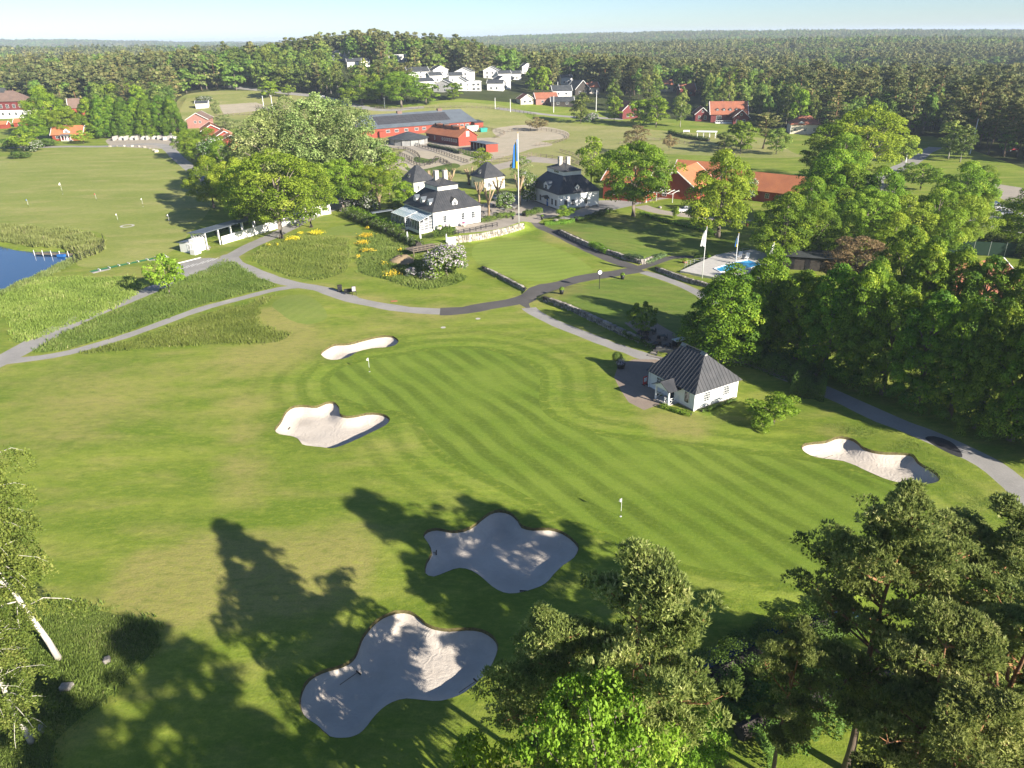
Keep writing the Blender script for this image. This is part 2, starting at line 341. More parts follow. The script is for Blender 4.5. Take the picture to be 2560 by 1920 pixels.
# ------------------------------------------------------------------ ground regions (photo pixels -> world outlines)
def zz(ox, oy, k, pts): return [(ox + k * x, oy + k * y) for x, y in pts]
def world(pts): return [np.array(flat(*p)) if p[1] > 430 or p[1] < 110 else np.array(G(*p))[:2] for p in pts]
K = 640 / 2212
BUNK_PX = [
 ('bunker', zz(640, 480, K, [(558, 1385), (600, 1350), (680, 1315), (800, 1310), (950, 1275), (1080, 1250), (1180, 1250), (1230, 1285), (1215, 1320), (1150, 1345), (1000, 1355), (880, 1380), (800, 1425), (700, 1445), (620, 1440), (575, 1415)])),
 ('bunker', zz(640, 960, K, [(160, 390), (210, 320), (260, 230), (330, 185), (430, 180), (520, 185), (600, 150), (670, 145), (715, 190), (725, 250), (780, 270), (870, 260), (960, 240), (1060, 240), (1130, 265), (1155, 300), (1120, 345), (1000, 410), (850, 485), (720, 540), (640, 555), (560, 545), (470, 535), (400, 520), (360, 470), (290, 445), (200, 430)])),
 ('bunker', [(1058, 1340), (1069, 1326), (1091, 1321), (1116, 1325), (1142, 1326), (1174, 1317), (1200, 1297), (1225, 1278), (1250, 1272), (1275, 1278), (1294, 1294), (1304, 1310), (1333, 1317), (1373, 1316), (1409, 1326), (1438, 1348), (1447, 1367), (1435, 1390), (1407, 1410), (1385, 1432), (1365, 1455), (1335, 1470), (1290, 1482), (1258, 1480), (1230, 1465), (1205, 1443), (1180, 1427), (1150, 1420), (1118, 1430), (1085, 1442), (1062, 1432), (1066, 1405), (1078, 1382), (1070, 1358)]),
 ('bunker', zz(640, 1440, K, [(380, 1040), (420, 930), (500, 850), (620, 800), (740, 765), (830, 710), (870, 650), (910, 540), (960, 460), (1050, 370), (1150, 315), (1250, 295), (1330, 305), (1400, 345), (1470, 405), (1550, 440), (1680, 455), (1820, 445), (1950, 460), (2050, 520), (2090, 590), (2080, 670), (2030, 780), (1960, 870), (1850, 970), (1750, 1030), (1600, 1075), (1450, 1070), (1300, 1055), (1180, 1085), (1080, 1150), (1000, 1240), (930, 1330), (850, 1380), (750, 1398), (640, 1385), (570, 1330), (520, 1280), (430, 1220), (385, 1150)])),
 ('bunker', zz(1920, 960, K, [(290, 550), (320, 515), (400, 500), (500, 490), (580, 455), (650, 448), (740, 470), (790, 510), (830, 545), (920, 575), (1020, 588), (1120, 588), (1230, 595), (1270, 620), (1300, 665), (1370, 710), (1440, 750), (1485, 800), (1470, 840), (1400, 862), (1280, 868), (1180, 866), (1100, 850), (1000, 820), (880, 770), (760, 710), (650, 670), (540, 655), (420, 635), (330, 600)]))]
BUNK = [spline(world(p), True, 0.6) for _, p in BUNK_PX]
GREEN_PX = [(823, 954), (831, 936), (860, 916), (899, 905), (946, 896), (1011, 889), (1055, 880), (1106, 874), (1160, 871), (1214, 874), (1268, 887), (1312, 905), (1341, 921), (1350, 943), (1349, 976), (1348, 1008), (1359, 1033), (1388, 1055), (1431, 1073), (1485, 1088), (1548, 1097), (1644, 1106), (1740, 1116), (1836, 1130), (1908, 1140), (1980, 1147), (2052, 1161), (2124, 1178), (2196, 1202), (2249, 1226), (2287, 1255), (2316, 1284), (2335, 1317), (2340, 1346), (2330, 1400), (2280, 1440), (2180, 1460), (2071, 1447), (2004, 1461), (1932, 1457), (1836, 1433), (1740, 1418), (1644, 1385), (1572, 1353), (1467, 1308), (1395, 1279), (1323, 1240), (1261, 1207), (1178, 1167), (1127, 1142), (1084, 1106), (1058, 1070), (1033, 1037), (983, 1023), (925, 1015), (867, 994), (831, 979)]
GREEN = spline(world(GREEN_PX), True, 1.0)
REG = []   # (object name, material key, outline, label)
def region(name, key, px, label, sm=True, step=1.5, pad=None):
    W = world(px); REG.append((name, key, spline(W, True, step) if sm else np.array(W), label))
def road(name, key, px, wd, label, step=2.0):
    REG.append((name, key, ribbon(spline(world(px), False, step), wd), label))
region('forest_floor', 'forest_floor', [(-900, 240), (0, 262), (250, 300), (430, 300), (470, 240), (700, 228), (830, 255), (1000, 262), (1150, 246), (1300, 258), (1420, 268), (1700, 300), (1900, 320), (2050, 345), (2200, 345), (2330, 340), (2560, 420), (3400, 470), (4200, 300), (4000, 130), (2560, 84), (1280, 104), (0, 124), (-1500, 150)], 'dark ground under the far forest', False)
region('pasture', 'pasture', [(470, 235), (700, 230), (830, 262), (1000, 268), (1150, 255), (1290, 270), (1340, 300), (1560, 318), (1700, 330), (1900, 345), (1980, 380), (1960, 395), (1500, 385), (1460, 440), (1300, 470), (1180, 470), (960, 470), (930, 400), (640, 330), (450, 300)], 'dry pale pasture around the riding stables')
region('pasture', 'range', [(2380, 185), (2560, 180), (2640, 215), (2560, 235), (2440, 215)], 'bright field behind the pine stand')
region('driving_range', 'range', [(-400, 420), (0, 392), (80, 375), (390, 366), (440, 410), (500, 440), (525, 500), (520, 530), (470, 590), (400, 640), (230, 668), (190, 650), (255, 620), (262, 590), (200, 574), (0, 572), (-400, 560)], 'pale mown driving range field beyond the pond')
region('riding_arena', 'paddock', [(545, 262), (640, 256), (690, 272), (560, 286)], 'sandy riding arena', False)
region('paddock', 'paddock', [(990, 415), (995, 392), (1015, 375), (1075, 364), (1180, 396), (1170, 410), (1080, 425), (1030, 430)], 'sandy paddock below the stables')
region('paddock', 'paddock', [(1110, 354), (1180, 346), (1280, 344), (1380, 360), (1330, 372), (1240, 398), (1200, 405)], 'sandy track beside the red stable')
region('paddock', 'paddock', [(1235, 322), (1320, 312), (1410, 326), (1415, 345), (1330, 354), (1255, 345)], 'sandy round pen in the pasture')
region('weed_patch', 'meadow', [(1012, 418), (1050, 424), (1100, 414), (1135, 408), (1150, 416), (1110, 430), (1040, 436)], 'green weeds between the paddocks')
region('weed_patch', 'meadow', [(1040, 392), (1075, 398), (1098, 394), (1088, 404), (1060, 408), (1035, 402)], 'green weeds inside the middle paddock')
region('weed_patch', 'meadow', [(1150, 372), (1190, 382), (1230, 392), (1215, 400), (1170, 390), (1140, 378)], 'green verge below the open shed')
region('stable_yard', 'gravel', [(950, 365), (1000, 345), (1110, 352), (1160, 385), (1000, 372)], 'gravel stable yard', False)
region('field_track', 'gravel', [(1200, 420), (1330, 390), (1420, 400), (1420, 412), (1330, 405), (1220, 432)], 'sandy track across the pasture', False)
road('country_road', 'asphalt', [(560, 215), (720, 233), (800, 242), (880, 262), (960, 275), (1060, 268)], 6, 'grey country road past the forest edge')
road('lane', 'asphalt', [(1240, 270), (1330, 282), (1430, 292), (1560, 298)], 5, 'lane along the far edge of the pasture')
region('sand_yard', 'gravel', [(268, 358), (280, 345), (400, 338), (440, 345), (452, 368), (420, 372), (300, 367)], 'pale gravel storage yard')
road('access_road', 'asphalt', [(-100, 372), (130, 367), (289, 365), (400, 362), (448, 398), (489, 430), (545, 468), (600, 500)], 5, 'grey access road curving past the driving range')
region('upper_lawn', 'lawn', [(1398, 588), (1340, 562), (1400, 552), (1480, 538), (1560, 540), (1640, 560), (1800, 590), (1880, 615), (1880, 640), (1800, 640), (1700, 632), (1634, 648), (1605, 660), (1550, 645), (1490, 626), (1440, 605)], 'mown lawn behind the low stone wall')
region('lower_lawn', 'lawn', [(1350, 752), (1420, 728), (1540, 695), (1600, 688), (1680, 712), (1760, 750), (1760, 860), (1640, 878), (1560, 842), (1490, 808), (1420, 775)], 'lawn behind the long stone wall')
region('practice_green', 'practice', [(1280, 601), (1338, 601), (1396, 622), (1439, 642), (1477, 668), (1480, 680), (1454, 688), (1396, 700), (1338, 708), (1290, 705), (1235, 685), (1200, 665), (1180, 640), (1190, 615), (1230, 603)], 'smooth practice putting green below the terrace')
region('tee', 'tee', [(680, 766), (698, 749), (733, 740), (770, 743), (802, 766), (818, 790), (811, 804), (770, 813), (727, 804), (698, 784)], 'oval raised tee beside the path')
region('tee', 'tee', [(805, 588), (830, 568), (870, 562), (905, 575), (900, 590), (860, 592)], 'small tee below the hedge')
MEAD = [
 [(-250, 850), (0, 740), (60, 705), (180, 690), (240, 697), (330, 690), (345, 735), (290, 765), (200, 805), (90, 850), (35, 858), (38, 835), (25, 800), (0, 790), (-250, 900)],
 [(85, 878), (150, 840), (250, 795), (380, 742), (440, 708), (520, 672), (560, 652), (600, 670), (640, 695), (690, 715), (600, 735), (500, 762), (380, 805), (260, 845), (150, 878)],
 [(200, 885), (330, 850), (450, 810), (560, 775), (650, 752), (690, 735), (650, 765), (640, 790), (650, 820), (725, 833), (690, 855), (600, 858), (400, 865), (300, 875)],
 zz(640, 480, K, [(0, 560), (130, 460), (300, 400), (420, 380), (600, 400), (790, 430), (805, 500), (800, 620), (770, 690), (640, 740), (500, 765), (350, 745), (150, 690), (0, 620)]),
 zz(640, 480, K, [(900, 400), (1000, 370), (1100, 380), (1280, 440), (1350, 560), (1500, 600), (1700, 700), (1820, 730), (1750, 790), (1600, 830), (1450, 845), (1300, 820), (1100, 760), (900, 705), (880, 600), (895, 480)]),
 [(-150, 1540), (120, 1500), (260, 1530), (370, 1560), (400, 1600), (340, 1680), (250, 1760), (140, 1850), (100, 2000), (-200, 2100)]]
ML = ['long grass meadow between the pond and the road', 'long grass strip between the road and the footpath', 'long grass bank below the footpath', 'grassy mound with yellow flowers', 'grassy mound below the terrace wall', 'rough grass around the birch']
for px, l in zip(MEAD, ML): region('meadow', 'meadow', px, l)
road('road', 'asphalt', [(-260, 1010), (0, 902), (116, 842), (231, 784), (362, 732), (420, 708), (492, 680), (564, 651), (640, 612), (727, 567), (785, 538), (845, 515), (880, 480)], 4.2, 'grey road running up from the pond towards the tall trees')
region('parking_bays', 'asphalt', [(440, 662), (490, 645), (525, 645), (560, 650), (500, 672), (445, 690)], 'marked parking bays beside the road', False)
road('footpath', 'asphalt', [(20, 903), (95, 896), (174, 882), (289, 847), (405, 807), (521, 766), (640, 735), (698, 723), (756, 717)], 2.2, 'narrow footpath across the long grass')
road('cart_path', 'asphalt', [(564, 645), (578, 640), (590, 662), (640, 683), (698, 703), (756, 716), (799, 723), (857, 746), (929, 761), (1016, 774), (1103, 779)], 3.0, 'grey cart path curving below the mounds')
region('cart_path', 'asphalt', zz(640, 480, K, [(560, 815), (660, 835), (780, 880), (870, 905), (915, 940), (830, 950), (700, 900)]), 'widened grey path by the bag stand', False)
road('asphalt_drive', 'new_asphalt', [(1100, 779), (1161, 776), (1219, 765), (1280, 754), (1323, 740), (1367, 723), (1454, 697), (1540, 682), (1600, 672)], np.interp(np.linspace(0, 1, 400), [0, .3, 1], [2.6, 3.6, 4.4])[:0] if False else 3.8, 'fresh dark asphalt path below the practice green')
road('asphalt_drive', 'new_asphalt', [(1600, 672), (1526, 648), (1454, 616), (1396, 587), (1352, 567), (1323, 551), (1300, 540)], 3.0, 'dark asphalt path beside the practice green')
road('asphalt_drive', 'new_asphalt', [(1590, 672), (1642, 655), (1685, 641), (1743, 642), (1790, 651)], 2.2, 'dark asphalt path to the swimming pool')
region('asphalt_drive', 'new_asphalt', [(1270, 755), (1310, 745), (1345, 747), (1322, 757), (1330, 778), (1318, 770), (1300, 760)], 'dark asphalt fork by the stone wall', False)
road('footpath', 'asphalt', [(1608, 679), (1656, 694), (1714, 717), (1752, 737), (1790, 765)], 2.2, 'grey path below the pool wall')
road('footpath', 'asphalt', [(1322, 768), (1338, 781), (1396, 810), (1454, 833), (1526, 862), (1569, 876), (1627, 897), (1660, 908)], 2.6, 'grey path along the foot of the long stone wall')
region('forecourt', 'cobble', [(1546, 914), (1584, 899), (1640, 898), (1680, 905), (1650, 960), (1648, 1012), (1610, 1025), (1572, 1006), (1552, 977), (1535, 945)], 'cobbled forecourt of the white pavilion', False)
region('patio', 'cobble', [(1560, 820), (1590, 812), (1640, 820), (1690, 850), (1700, 885), (1650, 880), (1600, 850)], 'paved patio behind the stone wall', False)
road('tree_road', 'asphalt', [(1700, 880), (1800, 893), (1870, 900), (1960, 935), (2056, 974), (2122, 1003), (2209, 1044), (2310, 1084), (2397, 1122), (2470, 1157), (2527, 1200), (2570, 1245), (2640, 1330)], 3.2, 'grey road below the row of lime trees')
region('asphalt_patch', 'patch', [(2312, 1094), (2335, 1090), (2375, 1103), (2400, 1125), (2406, 1142), (2380, 1135), (2335, 1112)], 'dark repair patch on the road', True, 0.6)
region('plaza', 'gravel', [(1195, 545), (1185, 520), (1240, 500), (1300, 490), (1420, 500), (1400, 535), (1360, 545), (1345, 556), (1310, 566), (1240, 588), (1150, 600), (1120, 590), (1190, 565)], 'gravel plaza between the white houses')
region('parking', 'asphalt', [(1395, 545), (1440, 548), (1530, 525), (1600, 510), (1690, 488), (1720, 465), (1690, 460), (1600, 492), (1540, 500), (1500, 500)], 'grey drive in front of the white wing', False)
road('drive', 'gravel', [(1600, 515), (1650, 530), (1730, 540), (1830, 550), (1900, 556)], 4.5, 'pale drive with the parked white car')
region('parking', 'asphalt', [(1690, 455), (1760, 450), (1790, 475), (1720, 490), (1640, 500)], 'car park before the tiled buildings', False)
road('park_road', 'asphalt', [(2340, 368), (2310, 381), (2276, 407), (2235, 425), (2190, 445), (2190, 460), (2215, 475), (2260, 497), (2300, 530)], 5.5, 'winding grey road among the trees')
region('car_park', 'gravel', [(2445, 452), (2552, 468), (2640, 490), (2560, 520), (2500, 495)], 'pale upper car park', False)
region('car_park', 'asphalt', [(2440, 498), (2480, 500), (2640, 560), (2640, 600), (2420, 560)], 'car park behind the lime trees', False)
REG.append(('putting_green', 'green', GREEN, 'large striped putting green'))
for i, b in enumerate(BUNK): REG.append(('sand_bunker', 'sand', b, ['small oblong sand bunker above the green', 'sand bunker with a grass tongue beside the green', 'star shaped sand bunker in dappled shade', 'largest sand bunker, nearest the camera, with rakes', 'sand bunker on the bank below the lime trees'][i]))
# ------------------------------------------------------------------ one triangulation of the whole land, cut along every outline
pts = []
gx, gy = np.meshgrid(np.arange(-130, 131, 2.4), np.arange(-60, 136, 2.4)); near = np.stack([gx.ravel(), gy.ravel()], 1); near = near + RNG.uniform(-.5, .5, near.shape)
pts.append(near[(np.hypot(near[:, 0], near[:, 1]) < 130)])
r = 131.0
while r < 15000:
    a = np.arange(-1.15, 1.15, 0.03) + RNG.uniform(0, .03); pts.append(np.stack([np.sin(a) * r, np.cos(a) * r], 1)); r *= 1.03
for r in (131, 200, 400, 1000, 3000, 8000, 15000):
    a = np.arange(1.25, 2 * math.pi - 1.2, 0.2); pts.append(np.stack([np.sin(a) * r, np.cos(a) * r], 1))
for b in BUNK:
    lo, hi = b.min(0), b.max(0); gx, gy = np.meshgrid(np.arange(lo[0], hi[0], .75), np.arange(lo[1], hi[1], .75)); q = np.stack([gx.ravel(), gy.ravel()], 1) + .01
    q = q[inside(q, b)]; pts.append(q[poly_dist(q, b) > .35])
for k in WALLW:      # the foot and the head of each retaining wall
    L = spline(list(WALLW[k]), False, 1.5); d = np.gradient(L, axis=0); n = np.stack([-d[:, 1], d[:, 0]], 1) / np.hypot(d[:, 0], d[:, 1])[:, None]
    pts += [L, L + n * .25, L + n * .52, L + n * 1.5]
PL = spline(list(POND), True, 3.0)
for o in (0, .6, 1.5): pts.append(PL + (POND.mean(0) - PL) / np.linalg.norm(POND.mean(0) - PL, axis=1)[:, None] * o)
SL = spline(list(STREAM), False, 1.0); d = np.gradient(SL, axis=0); n = np.stack([-d[:, 1], d[:, 0]], 1) / np.hypot(d[:, 0], d[:, 1])[:, None]
pts += [SL + n * o for o in (-2.2, -1.4, -.7, 0, .7, 1.4, 2.2)]
VV = [Vector(p) for p in np.vstack(pts)]; EE = []
for _, _, o, _ in REG:
    b = len(VV); VV += [Vector(p) for p in o]; EE += [(b + i, b + (i + 1) % len(o)) for i in range(len(o))]
res = delaunay_2d_cdt(VV, EE, [], 0, 1e-4, False)
P2 = np.array([tuple(v) for v in res[0]]); TRI = np.array([f for f in res[2] if len(f) == 3], int)
cen = P2[TRI].mean(1); own = np.full(len(TRI), -1)
for i, (_, _, o, _) in enumerate(REG): own[inside(cen, o)] = i
ZZ = T(P2)
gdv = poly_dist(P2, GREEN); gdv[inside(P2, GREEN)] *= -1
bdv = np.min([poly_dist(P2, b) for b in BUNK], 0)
DRY = [((615, 1010), 3, .9), ((612, 1080), 2.2, .9), ((605, 1160), 2.5, .9), ((610, 1230), 2.5, .8), ((470, 1470), 4.5, 1.1), ((400, 1440), 3, .8), ((560, 1420), 3.5, .9), ((830, 1390), 3.5, 1.0), ((790, 1450), 3, .8), ((700, 1470), 3, .7), ((940, 745), 2.2, .9), ((870, 690), 5, .5), ((705, 800), 3, 1.0), ((680, 780), 2.5, 1.0), ((740, 828), 3, .8), ((1710, 1060), 3.0, 1.0), ((1670, 1055), 2, .7), ((2395, 1300), 1.8, .9), ((2375, 1360), 2, 1.1), ((700, 870), 6, .6), ((620, 905), 6, .6), ((900, 845), 5, .5), ((200, 950), 8, .5), ((300, 1010), 7, .4), ((150, 1080), 7, .4), ((1000, 790), 5, .45), ((1130, 800), 5, .4), ((1400, 595), 4, .9), ((1530, 545), 4, .9), ((860, 600), 4, .6), ((875, 640), 3, .6), ((1370, 745), 3, .8), ((1430, 730), 3, .7), ((1720, 690), 3, .8), ((450, 490), 6, .9), ((420, 520), 6, .6), ((1560, 560), 5, .5), ((460, 670), 5, .6), ((330, 680), 5, .6), ((200, 690), 5, .5), ((2160, 960), 2, .6), ((1060, 1090), 3, .3), ((940, 1130), 4, .4), ((820, 1000), 3, .3), ((2090, 1075), 2, .8)]
dryv = np.zeros(len(P2))
for (px, py), s, a in DRY:
    c = flat(px, py); dryv += a * np.exp(-0.5 * ((P2[:, 0] - c[0]) ** 2 + (P2[:, 1] - c[1]) ** 2) / s ** 2)
for _, key, o, _ in REG:      # worn verges
    if key in ('asphalt', 'new_asphalt', 'cobble') and np.hypot(*o.mean(0)) < 260:
        m_ = np.hypot(P2[:, 0] - o[:, 0].mean(), P2[:, 1] - o[:, 1].mean()) < 120; dryv[m_] += .42 * np.exp(-poly_dist(P2[m_], o) / .7)
def region_mesh(name, tri, mat, zoff=None):
    u, inv = np.unique(tri, return_inverse=True); V = np.column_stack([P2[u], ZZ[u] if zoff is None else ZZ[u] + zoff[u]])
    me = mesh_np(name, V, inv.reshape(-1, 3), mat, True)
    for nm, a in (('gd', gdv), ('bd', bdv), ('dry', dryv)):
        at = me.attributes.new(nm, 'FLOAT', 'POINT'); at.data.foreach_set('value', a[u].astype(np.float32))
    return me
def flip(tri):
    a, b, c = P2[tri[:, 0]], P2[tri[:, 1]], P2[tri[:, 2]]; s = (b[:, 0] - a[:, 0]) * (c[:, 1] - a[:, 1]) - (b[:, 1] - a[:, 1]) * (c[:, 0] - a[:, 0])
    tri = tri.copy(); tri[s < 0] = tri[s < 0][:, ::-1]; return tri
TRI = flip(TRI)
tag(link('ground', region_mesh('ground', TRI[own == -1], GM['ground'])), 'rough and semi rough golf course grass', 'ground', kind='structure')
bk = 0
for i, (nm, key, o, lab) in enumerate(REG):
    tr = TRI[own == i]
    if len(tr) == 0: continue
    if key == 'sand':
        u = np.unique(tr); dd = np.zeros(len(P2)); q = poly_dist(P2[u], o)
        zo = np.zeros(len(P2)); zo[u] = -0.30 - 0.75 * sstep(0, 1.4, q) - 0.06 * np.sin(P2[u][:, 0] * .9) * np.sin(P2[u][:, 1] * .8) * sstep(.5, 2, q)
        ob = tag(link(nm, region_mesh(nm, tr, GM[key], zo)), lab, 'bunker', kind='structure')
        n = len(o); zt = T(o); j = np.random.default_rng(bk).uniform(-.05, .05, n); c = o.mean(0); nrm = (o - c) / np.linalg.norm(o - c, axis=1)[:, None]
        V = np.vstack([np.column_stack([o + nrm * .03, zt + .02 + j * .5]), np.column_stack([o - nrm * (.04 + np.abs(j)[:, None]), zt - .12 + j]), np.column_stack([o - nrm * .02, zt - .42])])
        F = np.array([(k * n + a, k * n + (a + 1) % n, (k + 1) * n + (a + 1) % n, (k + 1) * n + a) for k in range(2) for a in range(n)])
        link('turf_lip', mesh_np('turf_lip', V, F, GM['soil'], True), ob); bk += 1
    else:
        tag(link(nm, region_mesh(nm, tr, GM[key])), lab, nm.replace('_', ' '), kind='structure')
# water
def water_mat():
    m, t, p = new_mat('lake_water'); p.inputs['Base Color'].default_value = (0.018, 0.055, 0.13, 1); p.inputs['Roughness'].default_value = 0.08; p.inputs['Specular IOR Level'].default_value = 0.5
    bump(t, p, noise(t, 1.5, 3, (1, 2, 1)), 0.02, 0.25); return m
MW = water_mat()
def sheet(name, poly, z, mat):
    me = mesh_np(name, [(p[0], p[1], z) for p in poly], [tuple(range(len(poly)))], mat); return link(name, me)
cP = POND.mean(0)
tag(sheet('pond_water', PL + (PL - cP) / np.linalg.norm(PL - cP, axis=1)[:, None] * .3, -0.55, MW), 'blue pond water beside the driving range', 'pond', kind='structure')
tag(sheet('stream_water', ribbon(SL, 2.6), -0.45, MW), 'narrow stream below the clipped hedge bank', 'stream', kind='structure')
# ------------------------------------------------------------------ foliage: leaf clouds shared by all trees of a kind
def rand_dir(rng, n):
    v = rng.normal(size=(n, 3)); return v / np.linalg.norm(v, axis=1)[:, None]
def leaf_mesh(name, ctr, nrm, size, tint, mat, rng, asp=0.7, tri=False):
    """one small face for each leaf clump; tri gives narrow spikes that point along nrm"""
    n = len(ctr); size = np.broadcast_to(size, (n,))[:, None]; r = rand_dir(rng, n)
    u = np.cross(nrm, r); u /= np.maximum(np.linalg.norm(u, axis=1)[:, None], 1e-6); v = np.cross(nrm, u)
    if tri:
        V = np.stack([ctr - u * size * asp, ctr + u * size * asp, ctr + nrm * size], 1).reshape(-1, 3); F = np.arange(3 * n).reshape(-1, 3)
    else:
        k = rng.uniform(.6, 1.0, (n, 1)); up = nrm * size * .18
        V = np.stack([ctr - u * size * .5 * k + up, ctr - v * size * asp * .5, ctr + u * size * .5 + up, ctr + v * size * asp * .5 * k], 1).reshape(-1, 3); F = np.arange(4 * n).reshape(-1, 4)
    me = mesh_np(name, V, F, mat)
    a = me.attributes.new('tint', 'FLOAT', 'FACE'); a.data.foreach_set('value', np.clip(tint, 0, 1).astype(np.float32)); return me
PROF = {
 'round': lambda t: np.sqrt(np.clip(1 - (2 * t - 0.9) ** 2 / 1.21, 0.02, 1)),
 'cone': lambda t: np.clip(np.where(t < .25, .86 + .56 * t, (1.02 - t) ** .62 * 1.17), 0.05, 1),
 'dome': lambda t: np.clip((1 - t ** 2.6) ** .6 * (0.82 + .3 * t), 0.05, 1),
 'wall': lambda t: np.clip((1 - t ** 3.2) ** .7 * (.94 + .1 * t), .05, 1),
 'column': lambda t: np.clip(np.sin(np.pi * np.clip(t * .86 + .1, 0, 1)) ** .6, .08, 1),
 'oval': lambda t: np.clip(np.sin(np.pi * np.clip(t * .92 + .06, 0, 1)) ** .75, .06, 1)}
def cloud(seed, h0, h1, rad, prof, lobes, lr, nleaf, inner=.35, outw=1.15, zs=.85, drop=.66):
    """leaf positions, facing and tint for a crown made of many leafy lobes"""
    rng = np.random.default_rng(seed); pf = PROF[prof]; t = rng.uniform(0, 1, lobes * 4); keep = rng.uniform(0, 1, lobes * 4) < pf(t) ** 1.3 + .15; t = t[keep][:lobes]; m = len(t)
    a = np.arange(m) * 2.399 + rng.uniform(0, 1.2, m); wob = 1 + .16 * np.sin(a * 2 + seed) + .12 * np.sin(a * 3 + t * 5)
    rr = (inner + (1 - inner) * np.sqrt(rng.uniform(0, 1, m))) * np.maximum(pf(t) * rad * wob - lr * .55, 0)
    c = np.stack([np.cos(a) * rr, np.sin(a) * rr, h0 + lr * .6 + t * (h1 - h0 - lr * 1.3)], 1); r = lr * rng.uniform(.65, 1.3, m)
    li = rng.integers(0, m, nleaf); d = rand_dir(rng, nleaf); d[:, 2] = np.where(d[:, 2] < -.35, -d[:, 2], d[:, 2])
    d /= np.linalg.norm(d, axis=1)[:, None]; p = c[li] + d * (r[li] * rng.uniform(.72, 1.08, nleaf))[:, None] * np.array([1, 1, zs])
    keep = np.ones(nleaf, bool)
    for j in range(m): keep &= ~((np.linalg.norm((p - c[j]) / np.array([1, 1, zs]), axis=1) < r[j] * drop) & (li != j))
    nr = d * outw + rand_dir(rng, nleaf) * .75; nr /= np.linalg.norm(nr, axis=1)[:, None]
    ti = .45 + .22 * rng.normal(size=m)[li] + .14 * rng.normal(size=nleaf)
    return p[keep], nr[keep], ti[keep], c, r, rng
ML_ = {
 'maple': leaf_mat('leaf_maple', (0.100, 0.185, 0.011), (0.255, 0.365, 0.023), (0.38, 0.46, 0.045), 0.38),
 'lime': leaf_mat('leaf_lime', (0.068, 0.150, 0.011), (0.220, 0.345, 0.021), (0.38, 0.48, 0.04), 0.36),
 'poplar': leaf_mat('leaf_poplar', (0.190, 0.270, 0.080), (0.385, 0.465, 0.155), (0.56, 0.60, 0.29), 0.4),
 'bright': leaf_mat('leaf_bright', (0.150, 0.245, 0.016), (0.300, 0.405, 0.033), (0.42, 0.49, 0.07), 0.38),
 'birch': leaf_mat('leaf_birch', (0.105, 0.170, 0.026), (0.240, 0.300, 0.055), (0.36, 0.39, 0.10), 0.4, var=1.5),
 'pine': leaf_mat('needle_pine', (0.14, 0.185, 0.045), (0.38, 0.42, 0.125), (0.62, 0.60, 0.26), 0.46),
 'pinefar': leaf_mat('needle_far', (0.095, 0.125, 0.036), (0.210, 0.215, 0.070), (0.34, 0.30, 0.12), 0.3, var=1.6),
 'decfar': leaf_mat('leaf_far', (0.090, 0.165, 0.024), (0.200, 0.290, 0.042), (0.32, 0.38, 0.09), 0.35, var=1.2),
 'bronze': leaf_mat('leaf_bronze', (0.16, 0.125, 0.05), (0.27, 0.205, 0.09), (0.36, 0.29, 0.14), 0.3),
 'hedge': leaf_mat('leaf_hedge', (0.060, 0.115, 0.016), (0.130, 0.215, 0.028), (0.21, 0.29, 0.05), 0.25),
 'bluegreen': leaf_mat('leaf_bluegreen', (0.06, 0.115, 0.04), (0.12, 0.18, 0.07), (0.2, 0.25, 0.12), 0.25),
 'fresh': leaf_mat('leaf_fresh', (0.120, 0.235, 0.018), (0.240, 0.390, 0.035), (0.38, 0.49, 0.08), 0.38),
 'lilac': leaf_mat('blossom_lilac', (0.48, 0.40, 0.48), (0.62, 0.55, 0.61), (0.74, 0.69, 0.72), 0.25),
 'white': leaf_mat('blossom_white', (0.45, 0.44, 0.38), (0.6, 0.6, 0.54), (0.72, 0.72, 0.66), 0.2),
 'yellow': leaf_mat('blossom_yellow', (0.50, 0.40, 0.02), (0.70, 0.56, 0.03), (0.8, 0.68, 0.1), 0.2),
 'pink': leaf_mat('blossom_pink', (0.42, 0.08, 0.22), (0.6, 0.18, 0.36), (0.7, 0.4, 0.55), 0.2),
 'grass': leaf_mat('tall_grass_blade', (0.135, 0.205, 0.030), (0.265, 0.330, 0.070), (0.42, 0.41, 0.17), 0.35),
 'reed': leaf_mat('reed_blade', (0.15, 0.20, 0.05), (0.25, 0.29, 0.09), (0.36, 0.34, 0.17), 0.3)}
def bark(name, lo, hi, zl, zh, dark):
    m, t, p = new_mat(name); g = nd(t, 'ShaderNodeTexCoord'); s = nd(t, 'ShaderNodeSeparateXYZ'); t.links.new(g.outputs['Object'], s.inputs[0])
    c = mixc(t, maprange(t, s.outputs[2], zl, zh), lo, hi); c = mixc(t, maprange(t, noise(t, 3.0, 4, (1, 1, .35)), .5, .72), c, dark)
    t.links.new(c, p.inputs['Base Color']); p.inputs['Roughness'].default_value = .9; bump(t, p, noise(t, 8, 3, (1, 1, .3)), .04, .6); return m
MB_PINE = bark('bark_pine', (0.13, 0.095, 0.07), (0.36, 0.17, 0.075), 7, 13, (0.09, 0.06, 0.045))
MB_GREY = bark('bark_grey', (0.17, 0.14, 0.11), (0.22, 0.185, 0.14), 2, 12, (0.10, 0.085, 0.065))
MB_BIRCH = bark('bark_birch', (0.42, 0.38, 0.33), (0.66, 0.62, 0.55), 0.5, 4, (0.30, 0.27, 0.24))
MB_PALE = bark('bark_pollard', (0.27, 0.20, 0.12), (0.36, 0.27, 0.16), 1, 6, (0.17, 0.12, 0.07))
